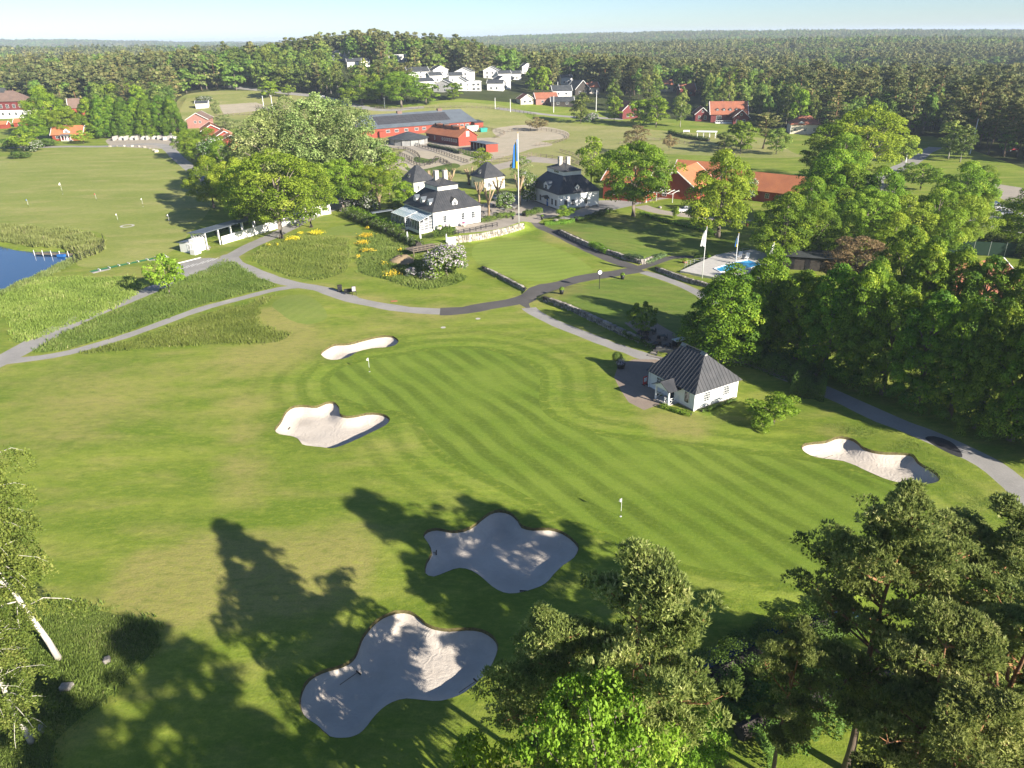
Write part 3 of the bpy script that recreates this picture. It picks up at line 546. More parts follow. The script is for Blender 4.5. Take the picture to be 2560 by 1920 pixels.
def limb_tree(seed, h, trunk_r, limbs, targets, lean=0.0, n=7):
    """tapered trunk with limbs that run out to the crown's lobes"""
    rng = np.random.default_rng(seed + 500); mb = MB(); top = h
    P = [(lean * (k / 5) ** 2 * h * .1 + rng.uniform(-.04, .04) * k, rng.uniform(-.04, .04) * k, -0.3 + (top + .3) * k / 5) for k in range(6)]
    mb.tube(P, [trunk_r * (1.35 if k == 0 else 1 - .16 * k) for k in range(6)], n)
    for tg in targets:
        z0 = rng.uniform(.35, .95) * min(tg[2] * .85, top * .98); z0 = max(z0, top * .3); f = np.clip((z0 + .3) / (top + .3), 0, .99) * 5; i = int(f); b = np.array(P[i]) + (np.array(P[min(i + 1, 5)]) - np.array(P[i])) * (f - i)
        e = np.array(tg); md = b + (e - b) * .5 + np.array([0, 0, .12 * np.linalg.norm(e - b)]); r0 = trunk_r * rng.uniform(.28, .5)
        mb.tube([b, b + (md - b) * .5, md, e], [r0, r0 * .8, r0 * .55, r0 * .15], 4)
    return mb
class Kind: pass
KINDS = {}
def make_broad(key, seed, h, rad, h0, prof, lobes, lr, nleaf, leaf, mat, trunk_r=.35, bk=None, nl=12, **kw):
    p, nr, ti, c, r, rng = cloud(seed, h0, h, rad, prof, lobes, lr, nleaf, **kw); k = Kind(); k.h = h; k.w = 2 * rad
    k.crown = leaf_mesh('crown_' + key, p, nr, leaf * rng.uniform(.6, 1.3, len(p)), ti, ML_[mat], rng)
    tg = c[rng.permutation(len(c))[:nl]]; k.trunk = limb_tree(seed, h * .68, trunk_r, nl, tg).mesh('trunk_' + key, bk or MB_GREY, True); KINDS[key] = k; return k
def remat(key, new, mat, bk=None):
    k = Kind(); o = KINDS[key]; k.h, k.w, k.trunk = o.h, o.w, o.trunk; k.crown = o.crown.copy(); k.crown.materials.clear(); k.crown.materials.append(ML_[mat])
    if bk: k.trunk = o.trunk.copy(); k.trunk.materials.clear(); k.trunk.materials.append(bk)
    KINDS[new] = k
make_broad('maple', 1, 18, 8.5, 3.2, 'round', 100, 1.6, 25000, .43, 'maple', .5, drop=.6)
make_broad('maple2', 2, 18, 8.0, 2.2, 'dome', 100, 1.6, 25000, .43, 'maple', .45, drop=.6)
make_broad('lime', 3, 14, 5.0, 0.1, 'cone', 230, 0.95, 46000, .29, 'lime', .4, drop=.62, inner=.55)
make_broad('lime2', 4, 14, 4.8, 0.0, 'wall', 170, 0.92, 36000, .29, 'lime', .4, drop=.62, inner=.55)
make_broad('poplar', 5, 25, 6.5, 3, 'oval', 130, 1.3, 21000, .42, 'poplar', .5, nl=18, zs=1.5, outw=.6)
make_broad('poplar2', 6, 24, 7.5, 2, 'round', 130, 1.4, 22000, .43, 'poplar', .5, nl=18, zs=1.4, outw=.6)
make_broad('bright', 7, 19, 8, 3.0, 'round', 120, 1.3, 21000, .42, 'bright', .5, nl=20, outw=.7)
make_broad('small', 8, 8, 3.2, 1.8, 'round', 40, .85, 3600, .40, 'bright', .17, nl=9)
make_broad('shrub', 9, 3, 1.7, 0.05, 'dome', 26, .55, 3000, .24, 'hedge', .06, nl=6)
make_broad('ball', 10, 3.4, 1.75, 0.15, 'round', 60, .35, 6000, .16, 'lime', .08, nl=4, inner=.85)
make_broad('thin', 12, 12, 3.6, 3, 'oval', 46, .85, 4200, .38, 'poplar', .22, nl=16, outw=.5)
make_broad('mid_dec', 13, 15, 5.2, 1.5, 'round', 46, 1.35, 2900, .85, 'decfar', .3, nl=6)
make_broad('mid_dec2', 14, 17, 4.8, 1.5, 'oval', 44, 1.3, 2900, .85, 'decfar', .3, nl=6)
make_broad('mid_birch', 15, 18, 3.4, 3, 'oval', 40, .95, 2400, .66, 'birch', .16, bk=MB_BIRCH, nl=6, zs=1.4)
for a, b, m in (('maple', 'maple_b', 'bright'), ('maple2', 'maple_l', 'lime'), ('small', 'small_o', 'maple'), ('small', 'small_bronze', 'bronze'), ('thin', 'thin_b', 'bright'), ('bright', 'bronze', 'bronze'), ('shrub', 'shrub_b', 'bright'), ('shrub', 'shrub_blue', 'bluegreen'), ('maple2', 'chestnut', 'maple'), ('mid_dec', 'mid_bright', 'maple'), ('mid_dec2', 'mid_pale', 'birch'), ('bright', 'fresh', 'fresh'), ('thin', 'thin_bronze', 'bronze')): remat(a, b, m)
# ---- pines: whorls of limbs that carry flat pads of needle tufts
def make_pine(key, seed, h, rad, z0, ntuft, size, mat, trunk_r, whorls=11, near=True):
    rng = np.random.default_rng(seed); mb = MB(); k = Kind(); k.h = h; k.w = 2 * rad
    P = [np.array([.25 * math.sin(i * .9 + seed), .25 * math.cos(i * .8 + seed * 2), -.3 + (h * .97 + .3) * i / 7]) for i in range(8)]
    mb.tube(P, [trunk_r * (1.3 if i == 0 else 1 - .125 * i) for i in range(8)], 8 if near else 5)
    at = lambda z: P[min(int((z + .3) / (h * .97 + .3) * 7), 6)]
    pads = []
    for wv in range(whorls):
        t = (wv + rng.uniform(-.3, .3)) / (whorls - 1); t = np.clip(t, 0, 1); z = z0 + t * (h - z0) * .97
        prof = (np.sin(np.pi * np.clip(t * .80 + .16, 0, 1)) ** .8) * (1 if t < .9 else .85)
        for b in range(rng.integers(2, 5) if near else rng.integers(3, 6)):
            a = rng.uniform(0, 2 * math.pi); L = rad * prof * rng.uniform(.45, 1.12) + .4; base = np.array(at(z)); rise = rng.uniform(-.05, .35) + .35 * t
            pt = [base + np.array([math.cos(a) * L * s, math.sin(a) * L * s, z - base[2] + L * rise * s ** 1.5 + .1 * math.sin(s * 5 + a)]) for s in (0, .35, .7, 1.0)]
            r0 = trunk_r * (.42 if near else .30) * (1 - .5 * t); mb.tube(pt, [r0, r0 * .75, r0 * .5, r0 * .2], 4)
            for s in np.arange(.48 if near else .35, 1.05, .17 if near else .22):
                i = min(int(s * 2.85), 2); q = pt[i] + (pt[i + 1] - pt[i]) * np.clip(s * 2.85 - i, 0, 1)
                for _ in range(2):
                    o = rng.normal(size=3) * np.array([.5, .5, .18]) * (L * .24 + .25); pads.append((q + o + np.array([0, 0, .12]), rng.uniform(.55, 1.0) * (.75 + .12 * rad * .5)))
                    if near: mb.tube([q, q + o * .6, q + o + np.array([0, 0, .1])], [r0 * .3, r0 * .2, r0 * .08], 3)
            if near and rng.uniform() < .35 and t < .5:      # dead twigs low in the crown
                q = pt[1]; d = rand_dir(rng, 1)[0] * .9; mb.tube([q, q + d * .6, q + d], [.03, .02, .008], 3)
    pc = np.array([q for q, _ in pads]); pr = np.array([r for _, r in pads]); m = len(pc)
    li = rng.integers(0, m, ntuft); d = rand_dir(rng, ntuft); d[:, 2] = np.abs(d[:, 2]) * .8 - .12
    ctr = pc[li] + d * (pr[li] * rng.uniform(.35, 1.0, ntuft) ** .6)[:, None] * np.array([1, 1, .62]); ti = .42 + .2 * rng.normal(size=m)[li] + .17 * rng.normal(size=ntuft)
    if near:
        V = 4; dirs = np.repeat(d * .7 + np.array([0, 0, .45]), V, 0) + rand_dir(rng, ntuft * V) * .75; dirs /= np.linalg.norm(dirs, axis=1)[:, None]
        k.crown = leaf_mesh('crown_' + key, np.repeat(ctr, V, 0), dirs, size * rng.uniform(.7, 1.3, ntuft * V), np.repeat(ti, V), ML_[mat], rng, asp=.24, tri=True)
    else:
        nr = d * .7 + rand_dir(rng, ntuft) * .7 + np.array([0, 0, .3]); nr /= np.linalg.norm(nr, axis=1)[:, None]
        k.crown = leaf_mesh('crown_' + key, ctr, nr, size * rng.uniform(.6, 1.3, ntuft), ti, ML_[mat], rng)
    k.trunk = mb.mesh('trunk_' + key, MB_PINE, True); KINDS[key] = k
make_pine('pine_a', 21, 21, 4.6, 8, 22000, .24, 'pine', .34, 13)
make_pine('pine_b', 22, 21, 5.0, 6.5, 25000, .24, 'pine', .36, 15)
make_pine('pine_c', 23, 18, 5.2, 6, 20000, .24, 'pine', .33, 11)
make_pine('mid_pine', 24, 19, 3.6, 7, 2300, .78, 'pinefar', .26, 9, False)
make_pine('mid_pine2', 25, 20, 3.2, 6, 2300, .78, 'pinefar', .26, 10, False)
make_pine('far_pine', 26, 19, 3.4, 4, 520, 1.9, 'pinefar', .26, 7, False)
make_broad('far_dec', 27, 16, 5, 1.5, 'round', 24, 1.7, 620, 1.9, 'decfar', .3, nl=2)
make_broad('far_pale', 28, 17, 4, 2, 'oval', 22, 1.5, 560, 1.4, 'birch', .22, nl=2)
def grove(seed, mats, name):
    """a small patch of far forest, for the distance"""
    rng = np.random.default_rng(seed); out = []
    for j in range(16):
        c = np.array([(j % 4) * 11 - 16, (j // 4) * 11 - 16, 0]) + np.append(rng.uniform(-4, 4, 2), 0); h = rng.uniform(13, 21); w_ = rng.uniform(2.6, 4.2); n = 34
        d = rand_dir(rng, n); d[:, 2] = np.abs(d[:, 2]); z = h * .55
        p = c + np.array([0, 0, z]) + d * np.array([w_, w_, h * .45]); ti = np.full(n, rng.uniform(.1, .8)) + rng.normal(size=n) * .12
        nr = d + rand_dir(rng, n) * .5; nr /= np.linalg.norm(nr, axis=1)[:, None]; out.append((p, nr, np.full(n, w_ * .95), ti))
    P_, N_, S_, T_ = (np.concatenate([o[i] for o in out]) for i in range(4)); return leaf_mesh(name, P_, N_, S_, T_, ML_[mats], rng)
GROVE = [grove(31, 'pinefar', 'grove_pine'), grove(32, 'decfar', 'grove_broadleaf'), grove(33, 'pinefar', 'grove_pine_b')]
# ---- a hanging birch for the near left corner
def make_birch():
    rng = np.random.default_rng(41); mb = MB(); k = Kind(); k.h = 17; k.w = 9; tips = []
    P = [np.array(p) for p in [(0, 0, -.3), (-.1, .1, 2), (-.35, .2, 4.5), (-.5, .2, 7), (-.55, .2, 9)]]
    mb.tube(P, [.30, .24, .21, .19, .16], 8)
    forks = [[P[4], P[4] + (.5, .1, 2), P[4] + (.9, .2, 4.2), P[4] + (1.7, .3, 5.8), P[4] + (2.6, .3, 7.4)], [P[4], P[4] + (-.6, 0, 1.8), P[4] + (-.8, -.2, 4), P[4] + (-.4, -.3, 6), P[4] + (.1, -.4, 8)], [P[3], P[3] + (-1.2, .6, 1.6), P[3] + (-2.4, 1, 4), P[3] + (-3, 1.1, 6)]]
    for f in forks:
        mb.tube(f, np.linspace(.14, .03, len(f)), 6)
    stems = [(P, .18)] + [(f, .1) for f in forks]
    for st, r0 in stems:
        for i in range(len(st) - 1):
            for s in rng.uniform(0, 1, 5 if st is not P else 3):
                b = st[i] + (st[i + 1] - st[i]) * s
                if b[2] < 3: continue
                a = rng.uniform(0, 2 * math.pi); L = rng.uniform(1.4, 3.2) * (1.15 if b[2] < 10 else .8)
                e = b + np.array([math.cos(a) * L, math.sin(a) * L, rng.uniform(-.1, .9)]); m_ = (b + e) / 2 + np.array([0, 0, .5]); q = r0 * .32
                mb.tube([b, m_, e, e + np.array([math.cos(a) * .6, math.sin(a) * .6, -.5])], [q, q * .7, q * .35, q * .15], 4); tips += [(m_, e), (e, e + np.array([math.cos(a) * .7, math.sin(a) * .7, -.6])), (b, m_)]
    ctr = []; li = []
    for j, (a, b) in enumerate(tips):
        for _ in range(rng.integers(8, 14)):
            s = a + (b - a) * rng.uniform(.1, 1) + rng.normal(size=3) * .22; L = rng.uniform(.5, 2.0)
            n = int(L * 17); zz_ = rng.uniform(0, L, n); ctr.append(s + np.stack([rng.normal(size=n) * .12 + .1 * zz_, rng.normal(size=n) * .12, -zz_], 1)); li += [j] * n
    ctr = np.concatenate(ctr); n = len(ctr); ti = .5 + .18 * rng.normal(size=len(tips))[li] + .18 * rng.normal(size=n)
    k.crown = leaf_mesh('crown_birch', ctr, rand_dir(rng, n), .20 * rng.uniform(.7, 1.3, n), ti, ML_['birch'], rng); k.trunk = mb.mesh('trunk_birch', MB_BIRCH, True); KINDS['birch'] = k
make_birch()
# ---- pollarded trees: stout knuckled arms, hardly any leaf
def make_pollard(key, seed, leafy):
    rng = np.random.default_rng(seed); mb = MB(); k = Kind(); k.h = 6; k.w = 3.5
    mb.tube([(0, 0, -.2), (.05, 0, 1.2), (0, .05, 2.6)], [.36, .28, .26], 8); ctr = []
    for j in range(6):
        a = j * 1.05 + rng.uniform(-.3, .3); r1 = rng.uniform(.5, .9); e = np.array([math.cos(a) * r1, math.sin(a) * r1, rng.uniform(3.4, 4.2)]); f = np.array([math.cos(a) * r1 * 1.7, math.sin(a) * r1 * 1.7, rng.uniform(4.9, 5.9)])
        mb.tube([(0, 0, 2.3), e * .6 + np.array([0, 0, 1.1]), e, f], [.2, .18, .15, .17], 6); mb.lathe([(.02, f[2] - .16), (.24, f[2] - .05), (.22, f[2] + .12), (.02, f[2] + .22)], 7, (f[0], f[1]))
        for _ in range(7):
            d = rand_dir(rng, 1)[0]; d[2] = abs(d[2]) + .4; mb.bar(f, f + d * .5, .025, .008, 3)
        ctr.append(f + rng.normal(size=(leafy, 3)) * .3)
    ctr = np.concatenate(ctr); n = len(ctr); k.crown = leaf_mesh('crown_' + key, ctr, rand_dir(rng, n), .16 * rng.uniform(.7, 1.3, n), .5 + .2 * rng.normal(size=n), ML_['bright'], rng)
    k.trunk = mb.mesh('trunk_' + key, MB_PALE, True); KINDS[key] = k
make_pollard('pollard', 51, 26); make_pollard('pollard2', 52, 14)
NTREE = {}
def plant(kind, p, h, wd, label, group, name='tree', rz=None, cat='tree', parts=True, flower=None, lean=None):
    """one tree: an Empty at its foot with trunk and crown"""
    k = KINDS[kind]; rz = random.uniform(0, 6.28) if rz is None else rz
    e = tag(link(name, None, None, (p[0], p[1], p[2] - .05), rz), label, cat, group); e.scale = (wd / k.w, wd / k.w, h / k.h)
    if lean: e.rotation_euler = (lean[0], lean[1], rz)
    link('trunk', k.trunk, e); link('crown', k.crown, e)
    if flower: link('blossom', flower, e)
    return e
def tree_px(kind, px, py, top, wpx, label, group, name='tree', rz=None, **kw):
    p = G(px, py); h = height_for(p, top); return plant(kind, p, h, wpx * mpp(p), label, group, name, rz, **kw)
# ------------------------------------------------------------------ individual trees (photo column, foot row, top row, width in photo pixels)
TR = [
 ('maple', 1583, 541, 350, 185, 'large spreading maple with a bare lower trunk at the edge of the upper lawn', 'maple_tree'),
 ('chestnut', 1795, 594, 374, 165, 'full dark green tree standing alone behind the upper lawn, before the tiled houses', 'broadleaf_tree'),
 ('thin_b', 1477, 478, 338, 85, 'slender light green tree right behind the white wing with two chimneys', 'broadleaf_tree'),
 ('maple_l', 1512, 470, 395, 56, 'dark shaded tree between the white wing and the red barn', 'broadleaf_tree'),
 ('thin', 1303, 470, 388, 62, 'loose pale tree just behind the tall flagpole', 'broadleaf_tree'),
 ('thin_b', 1205, 440, 368, 52, 'yellowish young tree left of the small white house', 'young_tree'),
 ('small', 1410, 548, 512, 42, 'small pale tree in the flower bed before the white wing', 'young_tree'),
 ('thin_bronze', 1590, 385, 312, 70, 'bare greyish budding tree behind the spreading maple', 'budding_tree'),
 ('small_bronze', 1672, 378, 336, 34, 'small bare tree in the field behind the tiled roofs', 'budding_tree'),
 ('thin', 1640, 500, 380, 70, 'pale slim tree beside the drive by the tiled house', 'broadleaf_tree'),
 # right hand group
 ('bright', 2146, 466, 264, 190, 'tallest pale green tree with forked trunk above the winding road', 'broadleaf_tree'),
 ('bright', 2068, 470, 300, 150, 'pale green tree left of the tallest forked one', 'broadleaf_tree'),
 ('maple2', 2092, 490, 330, 130, 'mid green tree right of the long tiled roof', 'broadleaf_tree'),
 ('maple2', 2060, 570, 372, 165, 'broad bright tree behind the pool house', 'broadleaf_tree'),
 ('maple2', 2105, 580, 410, 150, 'dense tree right of the broad bright one behind the pool house', 'broadleaf_tree'),
 ('chestnut', 2190, 590, 420, 140, 'rounded bright tree beside the winding road bend', 'broadleaf_tree'),
 ('maple2', 1952, 655, 478, 170, 'wide tree directly behind the dark pool house', 'broadleaf_tree'),
 ('maple2', 2025, 650, 500, 130, 'tree between the pool house and the bronze tree', 'broadleaf_tree'),
 ('maple_b', 2250, 640, 485, 140, 'sunlit tree left end of the clump before the car park', 'broadleaf_tree'),
 ('maple2', 2320, 640, 468, 130, 'second sunlit tree of the clump before the car park', 'broadleaf_tree'),
 ('maple_b', 2385, 635, 482, 130, 'third sunlit tree of the clump before the car park', 'broadleaf_tree'),
 ('chestnut', 2395, 560, 404, 125, 'dark dome shaped tree rising above the clump by the car park', 'broadleaf_tree'),
 ('chestnut', 2560, 630, 462, 150, 'dark tree at the right edge by the car park hedge', 'broadleaf_tree'),
 ('maple2', 2440, 560, 448, 60, 'small dark tree beside the parked cars', 'broadleaf_tree'),
 ('bronze', 2128, 735, 590, 165, 'brownish bronze leaved tree behind the lime row', 'bronze_tree'),
 ('lime2', 2235, 790, 560, 120, 'green tree right of the bronze one', 'lime_tree'),
 ('small', 2275, 430, 405, 30, 'tiny young tree on the bend of the winding road', 'young_tree'),
 ('small_o', 2300, 475, 408, 90, 'spreading low apple tree inside the road bend', 'apple_tree'),
 ('small_o', 2460, 462, 412, 52, 'spreading low apple tree beside the pale car park', 'apple_tree'),
 ('shrub_b', 2255, 405, 335, 70, 'bushy pale willow where the road enters the pines', 'willow_bush'),
 ('maple2', 2010, 600, 440, 130, 'rounded tree between the long tiled roof and the pool house', 'broadleaf_tree'),
 ('maple_b', 2150, 640, 470, 130, 'bright tree behind the bronze one', 'broadleaf_tree'),
 ('maple2', 2215, 690, 530, 130, 'green tree between the bronze tree and the second lime row', 'broadleaf_tree'),
 # limes near the pavilion
 ('lime', 1812, 895, 660, 200, 'conical lime tree right behind the white pavilion', 'lime_tree'),
 ('lime', 1908, 862, 618, 165, 'conical lime tree next to the one behind the pavilion', 'lime_tree'),
 # centre left grove
 ('bright', 704, 596, 372, 215, 'big bright yellow green tree with trunk beside the shelter', 'broadleaf_tree'),
 ('bright', 778, 568, 398, 150, 'bright tree with a forked trunk above the gravel bend', 'broadleaf_tree'),
 ('bright', 640, 580, 402, 130, 'bright tree at the end of the golf shelter', 'broadleaf_tree'),
 ('maple_b', 600, 545, 392, 120, 'bright tree left in the grove by the driving range', 'broadleaf_tree'),
 ('chestnut', 535, 520, 388, 100, 'dark shaded tree at the left edge of the grove', 'broadleaf_tree'),
 ('poplar', 690, 505, 280, 165, 'silvery poplar at the left of the tall grove', 'poplar_tree'),
 ('poplar2', 745, 500, 250, 180, 'silvery poplar second from the left in the tall grove', 'poplar_tree'),
 ('poplar', 815, 500, 238, 180, 'tallest silvery poplar in the middle of the grove', 'poplar_tree'),
 ('poplar2', 885, 500, 256, 165, 'silvery poplar right of the tallest one', 'poplar_tree'),
 ('thin', 930, 505, 310, 110, 'loose light tree between the poplars and the round horse walker', 'broadleaf_tree'),
 ('thin_b', 975, 505, 375, 110, 'loose bright tree in front of the paddocks', 'broadleaf_tree'),
 ('maple_b', 860, 530, 395, 130, 'bright rounded tree behind the lilac bush', 'broadleaf_tree'),
 ('maple', 935, 525, 410, 120, 'green tree left of the glazed clubhouse wing', 'broadleaf_tree'),
 ('poplar2', 625, 500, 330, 110, 'low silvery poplar by the red farm buildings', 'poplar_tree'),
 ('small_o', 1015, 525, 452, 62, 'small green tree touching the dark clubhouse roof', 'broadleaf_tree'),
 ('small', 425, 738, 634, 78, 'lone small maple with leaning trunk beside the road by the parking bays', 'maple_tree'),
 # far left
 ('chestnut', 128, 345, 214, 90, 'tall dark tree beside the large red manor', 'broadleaf_tree'),
 ('maple', 170, 345, 268, 80, 'green tree behind the red cottage', 'broadleaf_tree'),
 ('maple_l', 95, 352, 285, 60, 'shaded tree between the manor and the red cottage', 'broadleaf_tree'),
 ('small_o', 62, 380, 322, 50, 'round bright bush tree beside the cottage drive', 'broadleaf_tree'),
 ('small', 250, 345, 296, 58, 'pale green tree right of the red cottage', 'broadleaf_tree'),
 ('small', 210, 360, 325, 40, 'low pale bush tree at the red cottage corner', 'broadleaf_tree'),
 ('maple', 480, 400, 322, 70, 'green chestnut tree beside the road by the red farm buildings', 'chestnut_tree'),
 ('maple_b', 500, 412, 345, 60, 'yellowish tree beside the grey access road', 'broadleaf_tree'),
 ('chestnut', 530, 400, 318, 72, 'chestnut tree with pale flower candles before the red farm buildings', 'chestnut_tree'),
 ('maple_l', 560, 450, 350, 80, 'dark tree where the access road meets the grove', 'broadleaf_tree'),
 ('thin', 570, 345, 285, 60, 'loose tree by the riding arena', 'broadleaf_tree'),
 ('thin', 545, 300, 248, 30, 'small loose tree by the white arena hut', 'broadleaf_tree'),
 # middle distance singles
 ('maple', 1004, 268, 176, 110, 'great old oak standing out before the forest edge', 'oak_tree'),
 ('maple_l', 905, 262, 186, 90, 'dark round oak at the forest edge left of the great oak', 'oak_tree'),
 ('mid_bright', 1066, 262, 205, 60, 'green tree right of the great oak', 'broadleaf_tree'),
 ('mid_bright', 1135, 250, 205, 45, 'green tree below the white hillside houses', 'broadleaf_tree'),
 ('small_bronze', 1343, 328, 292, 48, 'small dull tree alone in the dry pasture', 'field_tree'),
 ('small', 722, 242, 212, 30, 'small round tree beside the country road', 'field_tree'),
 ('mid_bright', 675, 245, 200, 50, 'green tree left of the country road', 'broadleaf_tree'),
 ('mid_pale', 1452, 308, 230, 56, 'pale willow like tree at the pasture edge', 'willow_tree'),
 ('mid_bright', 1640, 318, 240, 70, 'dark green tree at the pasture edge beside the red house', 'broadleaf_tree'),
 ('mid_birch', 1700, 318, 232, 44, 'drooping birch before the wooded pasture edge', 'birch_tree'),
 ('mid_bright', 1600, 316, 246, 60, 'green tree hiding part of the red house', 'broadleaf_tree'),
 ('mid_bright', 1535, 306, 240, 40, 'slim green tree left of the half hidden red house', 'broadleaf_tree'),
 ('mid_bright', 1850, 385, 300, 70, 'olive tree below the red house with white veranda', 'broadleaf_tree'),
 ('mid_pale', 1810, 372, 330, 50, 'pale bush tree behind the tiled roofs', 'broadleaf_tree'),
 ('mid_pine', 1908, 372, 285, 60, 'olive pine right below the red house with white veranda', 'pine_tree'),
 ('mid_dec', 1940, 385, 318, 60, 'dark tree by the pale cottage with red roof', 'broadleaf_tree'),
 ('mid_birch', 2370, 398, 300, 60, 'pale birch left of the leaning white pole', 'birch_tree'),
 ('mid_birch', 2400, 405, 310, 50, 'second pale birch by the leaning white pole', 'birch_tree'),
]
for kd, px, py, tp, wp, lab, nm in TR: tree_px(kd, px, py, tp, wp, lab, 'garden and park trees', nm)
ORD = 'first second third fourth fifth sixth seventh eighth ninth tenth eleventh twelfth'.split()
ROW = [(1985, 900, 672, 138), (2060, 930, 655, 135), (2135, 955, 652, 135), (2205, 985, 708, 128), (2290, 1012, 722, 140), (2372, 1045, 735, 130), (2440, 1070, 745, 132), (2525, 1100, 765, 140), (2612, 1135, 790, 150), (2710, 1175, 820, 150)]
for i, (px, py, tp, wp) in enumerate(ROW): tree_px('lime2', px, py, tp, wp * 1.08, '%s clipped lime tree of the front row, counted from the pavilion' % ORD[i], 'front row of lime trees', 'lime_tree')
ROW2 = [(2170, 830, 640, 110), (2290, 840, 590, 130), (2360, 850, 610, 130), (2430, 870, 635, 130), (2530, 890, 632, 150), (2620, 900, 650, 150)]
for i, (px, py, tp, wp) in enumerate(ROW2): tree_px('lime2', px, py, tp, wp, '%s lime tree from the left in the second row, before the brick wall' % ORD[i], 'second row of lime trees', 'lime_tree')
for i, x in enumerate((236, 264, 292, 322, 352, 382, 412, 440)): tree_px('lime' if i % 2 else 'lime2', x, 343 + (i % 2) * 2, 240 - 4 * math.sin(i * 1.3), 52, '%s tree from the left in the tall dense hedge row behind the sand yard' % ORD[i], 'tall hedge row behind the sand yard', 'hedge_tree')
for i, (px, py, tp, kd) in enumerate(((1198, 508, 452, 'pollard'), (1222, 543, 462, 'pollard2'), (1245, 500, 445, 'pollard'), (1299, 512, 436, 'pollard2'), (1128, 470, 422, 'pollard'), (1172, 462, 418, 'pollard2'), (950, 532, 460, 'pollard'), (1080, 462, 425, 'pollard2'))):
    tree_px(kd, px, py, tp, 38, ['bare pollard left of the paved plaza', 'bare pollard with leafy base on the plaza, nearest the clubhouse', 'bare pollard before the small white house', 'stout pollard right beside the tall flagpole', 'bare pollard behind the clubhouse chimneys', 'bare pollard between the clubhouse and the small white house', 'pale forked pollard left of the glazed wing', 'bare pollard left of the clubhouse chimneys'][i], 'pollarded trees', 'pollard_tree')
# ---- foreground trees (position on the ground in metres, height, crown width)
def plant_top(kind, px, py, h, wd, lab, grp, nm, **kw):
    """a tree h metres high whose top stands at the photo pixel"""
    b = flat(px, py, h); return plant(kind, (b[0], b[1], gz(b[0], b[1])), h, wd, lab, grp, nm, **kw)
FG = [
 ('pine_b', 2280, 1256, 21.0, 8.0, 'tallest pine in the bottom right corner, its top over the green'),
 ('pine_c', 1600, 1442, 19.5, 9.5, 'pine with red bark in bottom centre, beside the large bunker'),
 ('pine_a', 2540, 1285, 18.5, 9.0, 'pine at the right edge above the corner'),
 ('pine_a', 2005, 1572, 14.0, 4.4, 'smaller pine between the two big pines near the stream'),
 ('pine_c', 2380, 1570, 17.0, 8.0, 'pine low in the corner in front of the tallest one'),
 ('pine_a', 2600, 1500, 18.0, 9.0, 'pine cut by the right edge of the picture'),
 ('pine_b', 1375, 1550, 15.5, 6.0, 'lower pine left of the red barked pine'),
 ('pine_b', 2480, 1760, 15.0, 8.0, 'pine at the very bottom of the right corner'),
]
for kd, px, py, h, wd, lab in FG: plant_top(kd, px, py, h, wd, lab, 'foreground pines', 'pine_tree')
plant_top('fresh', 1505, 1690, 17.0, 8.0, 'fresh bright green broadleaf tree at the bottom edge', 'foreground broadleaf trees', 'broadleaf_tree')
plant_top('small', 1195, 1835, 9.0, 4.6, 'small pale crown at the bottom edge left of the fresh green tree', 'foreground broadleaf trees', 'broadleaf_tree')
plant_top('fresh', 1745, 1735, 8, 5, 'bright low tree beside the stream hedge', 'foreground broadleaf trees', 'broadleaf_tree')
p = G(150, 1650); plant('birch', p, height_for(p, 1160), 8.2, 'tall weeping birch with white trunk at the left edge', 'foreground broadleaf trees', 'birch_tree', rz=0.3, lean=(0, -.13))
plant_top('birch', -60, 1520, 12, 7, 'second birch half hidden at the left edge', 'foreground broadleaf trees', 'birch_tree', rz=2.0)
# trees of the same wood that stand just outside the frame and throw their shade across the bunkers
for kd, x, y, h, wd in (('pine_a', 2, 8, 22, 8), ('pine_b', -10, 6, 20, 8), ('pine_b', 9, 11, 23, 9), ('pine_a', 16, 5, 22, 8), ('pine_c', 44, 24, 16, 8)):
    plant(kd, (x, y, 0), h, wd, 'tall tree of the near wood beyond the picture edge', 'trees beyond the picture edge', 'pine_tree')
# ------------------------------------------------------------------ buildings
def boards(name, col, dark, period=.22, vertical=True):
    """painted timber: fine board joints and a little weathering"""
    m, t, p = new_mat(name); g = nd(t, 'ShaderNodeTexCoord'); s = nd(t, 'ShaderNodeSeparateXYZ'); t.links.new(g.outputs['Object'], s.inputs[0])
    v = math_n(t, 'ADD', s.outputs[0], s.outputs[1]) if vertical else s.outputs[2]
    ln = maprange(t, math_n(t, 'FRACT', math_n(t, 'DIVIDE', v, period)), 0.0, 0.12, 1, 0)
    c = mixc(t, maprange(t, noise(t, .9, 4, (1, 1, .4)), .4, .75, 0, .6), col, dark); c = mixc(t, math_n(t, 'MULTIPLY', ln, .45), c, tuple(q * .6 for q in dark))
    t.links.new(c, p.inputs['Base Color']); p.inputs['Roughness'].default_value = .75; bump(t, p, math_n(t, 'SUBTRACT', 1.0, ln), .02, .6); return m
def tiles(name, a, b, c_):
    m, t, p = new_mat(name); n1 = noise(t, .35, 4); n2 = noise(t, 3.2, 3, (1, 1, 2)); c = mixc(t, maprange(t, n1, .35, .7), a, b); c = mixc(t, maprange(t, n2, .5, .75, 0, .6), c, c_)
    t.links.new(c, p.inputs['Base Color']); p.inputs['Roughness'].default_value = .9
    g = nd(t, 'ShaderNodeTexCoord'); s = nd(t, 'ShaderNodeSeparateXYZ'); t.links.new(g.outputs['Object'], s.inputs[0])
    r1 = math_n(t, 'SINE', math_n(t, 'MULTIPLY', s.outputs[2], 26.0)); r2 = math_n(t, 'SINE', math_n(t, 'MULTIPLY', math_n(t, 'ADD', s.outputs[0], s.outputs[1]), 24.0)); bump(t, p, math_n(t, 'ADD', r1, r2), .03, .5); return m
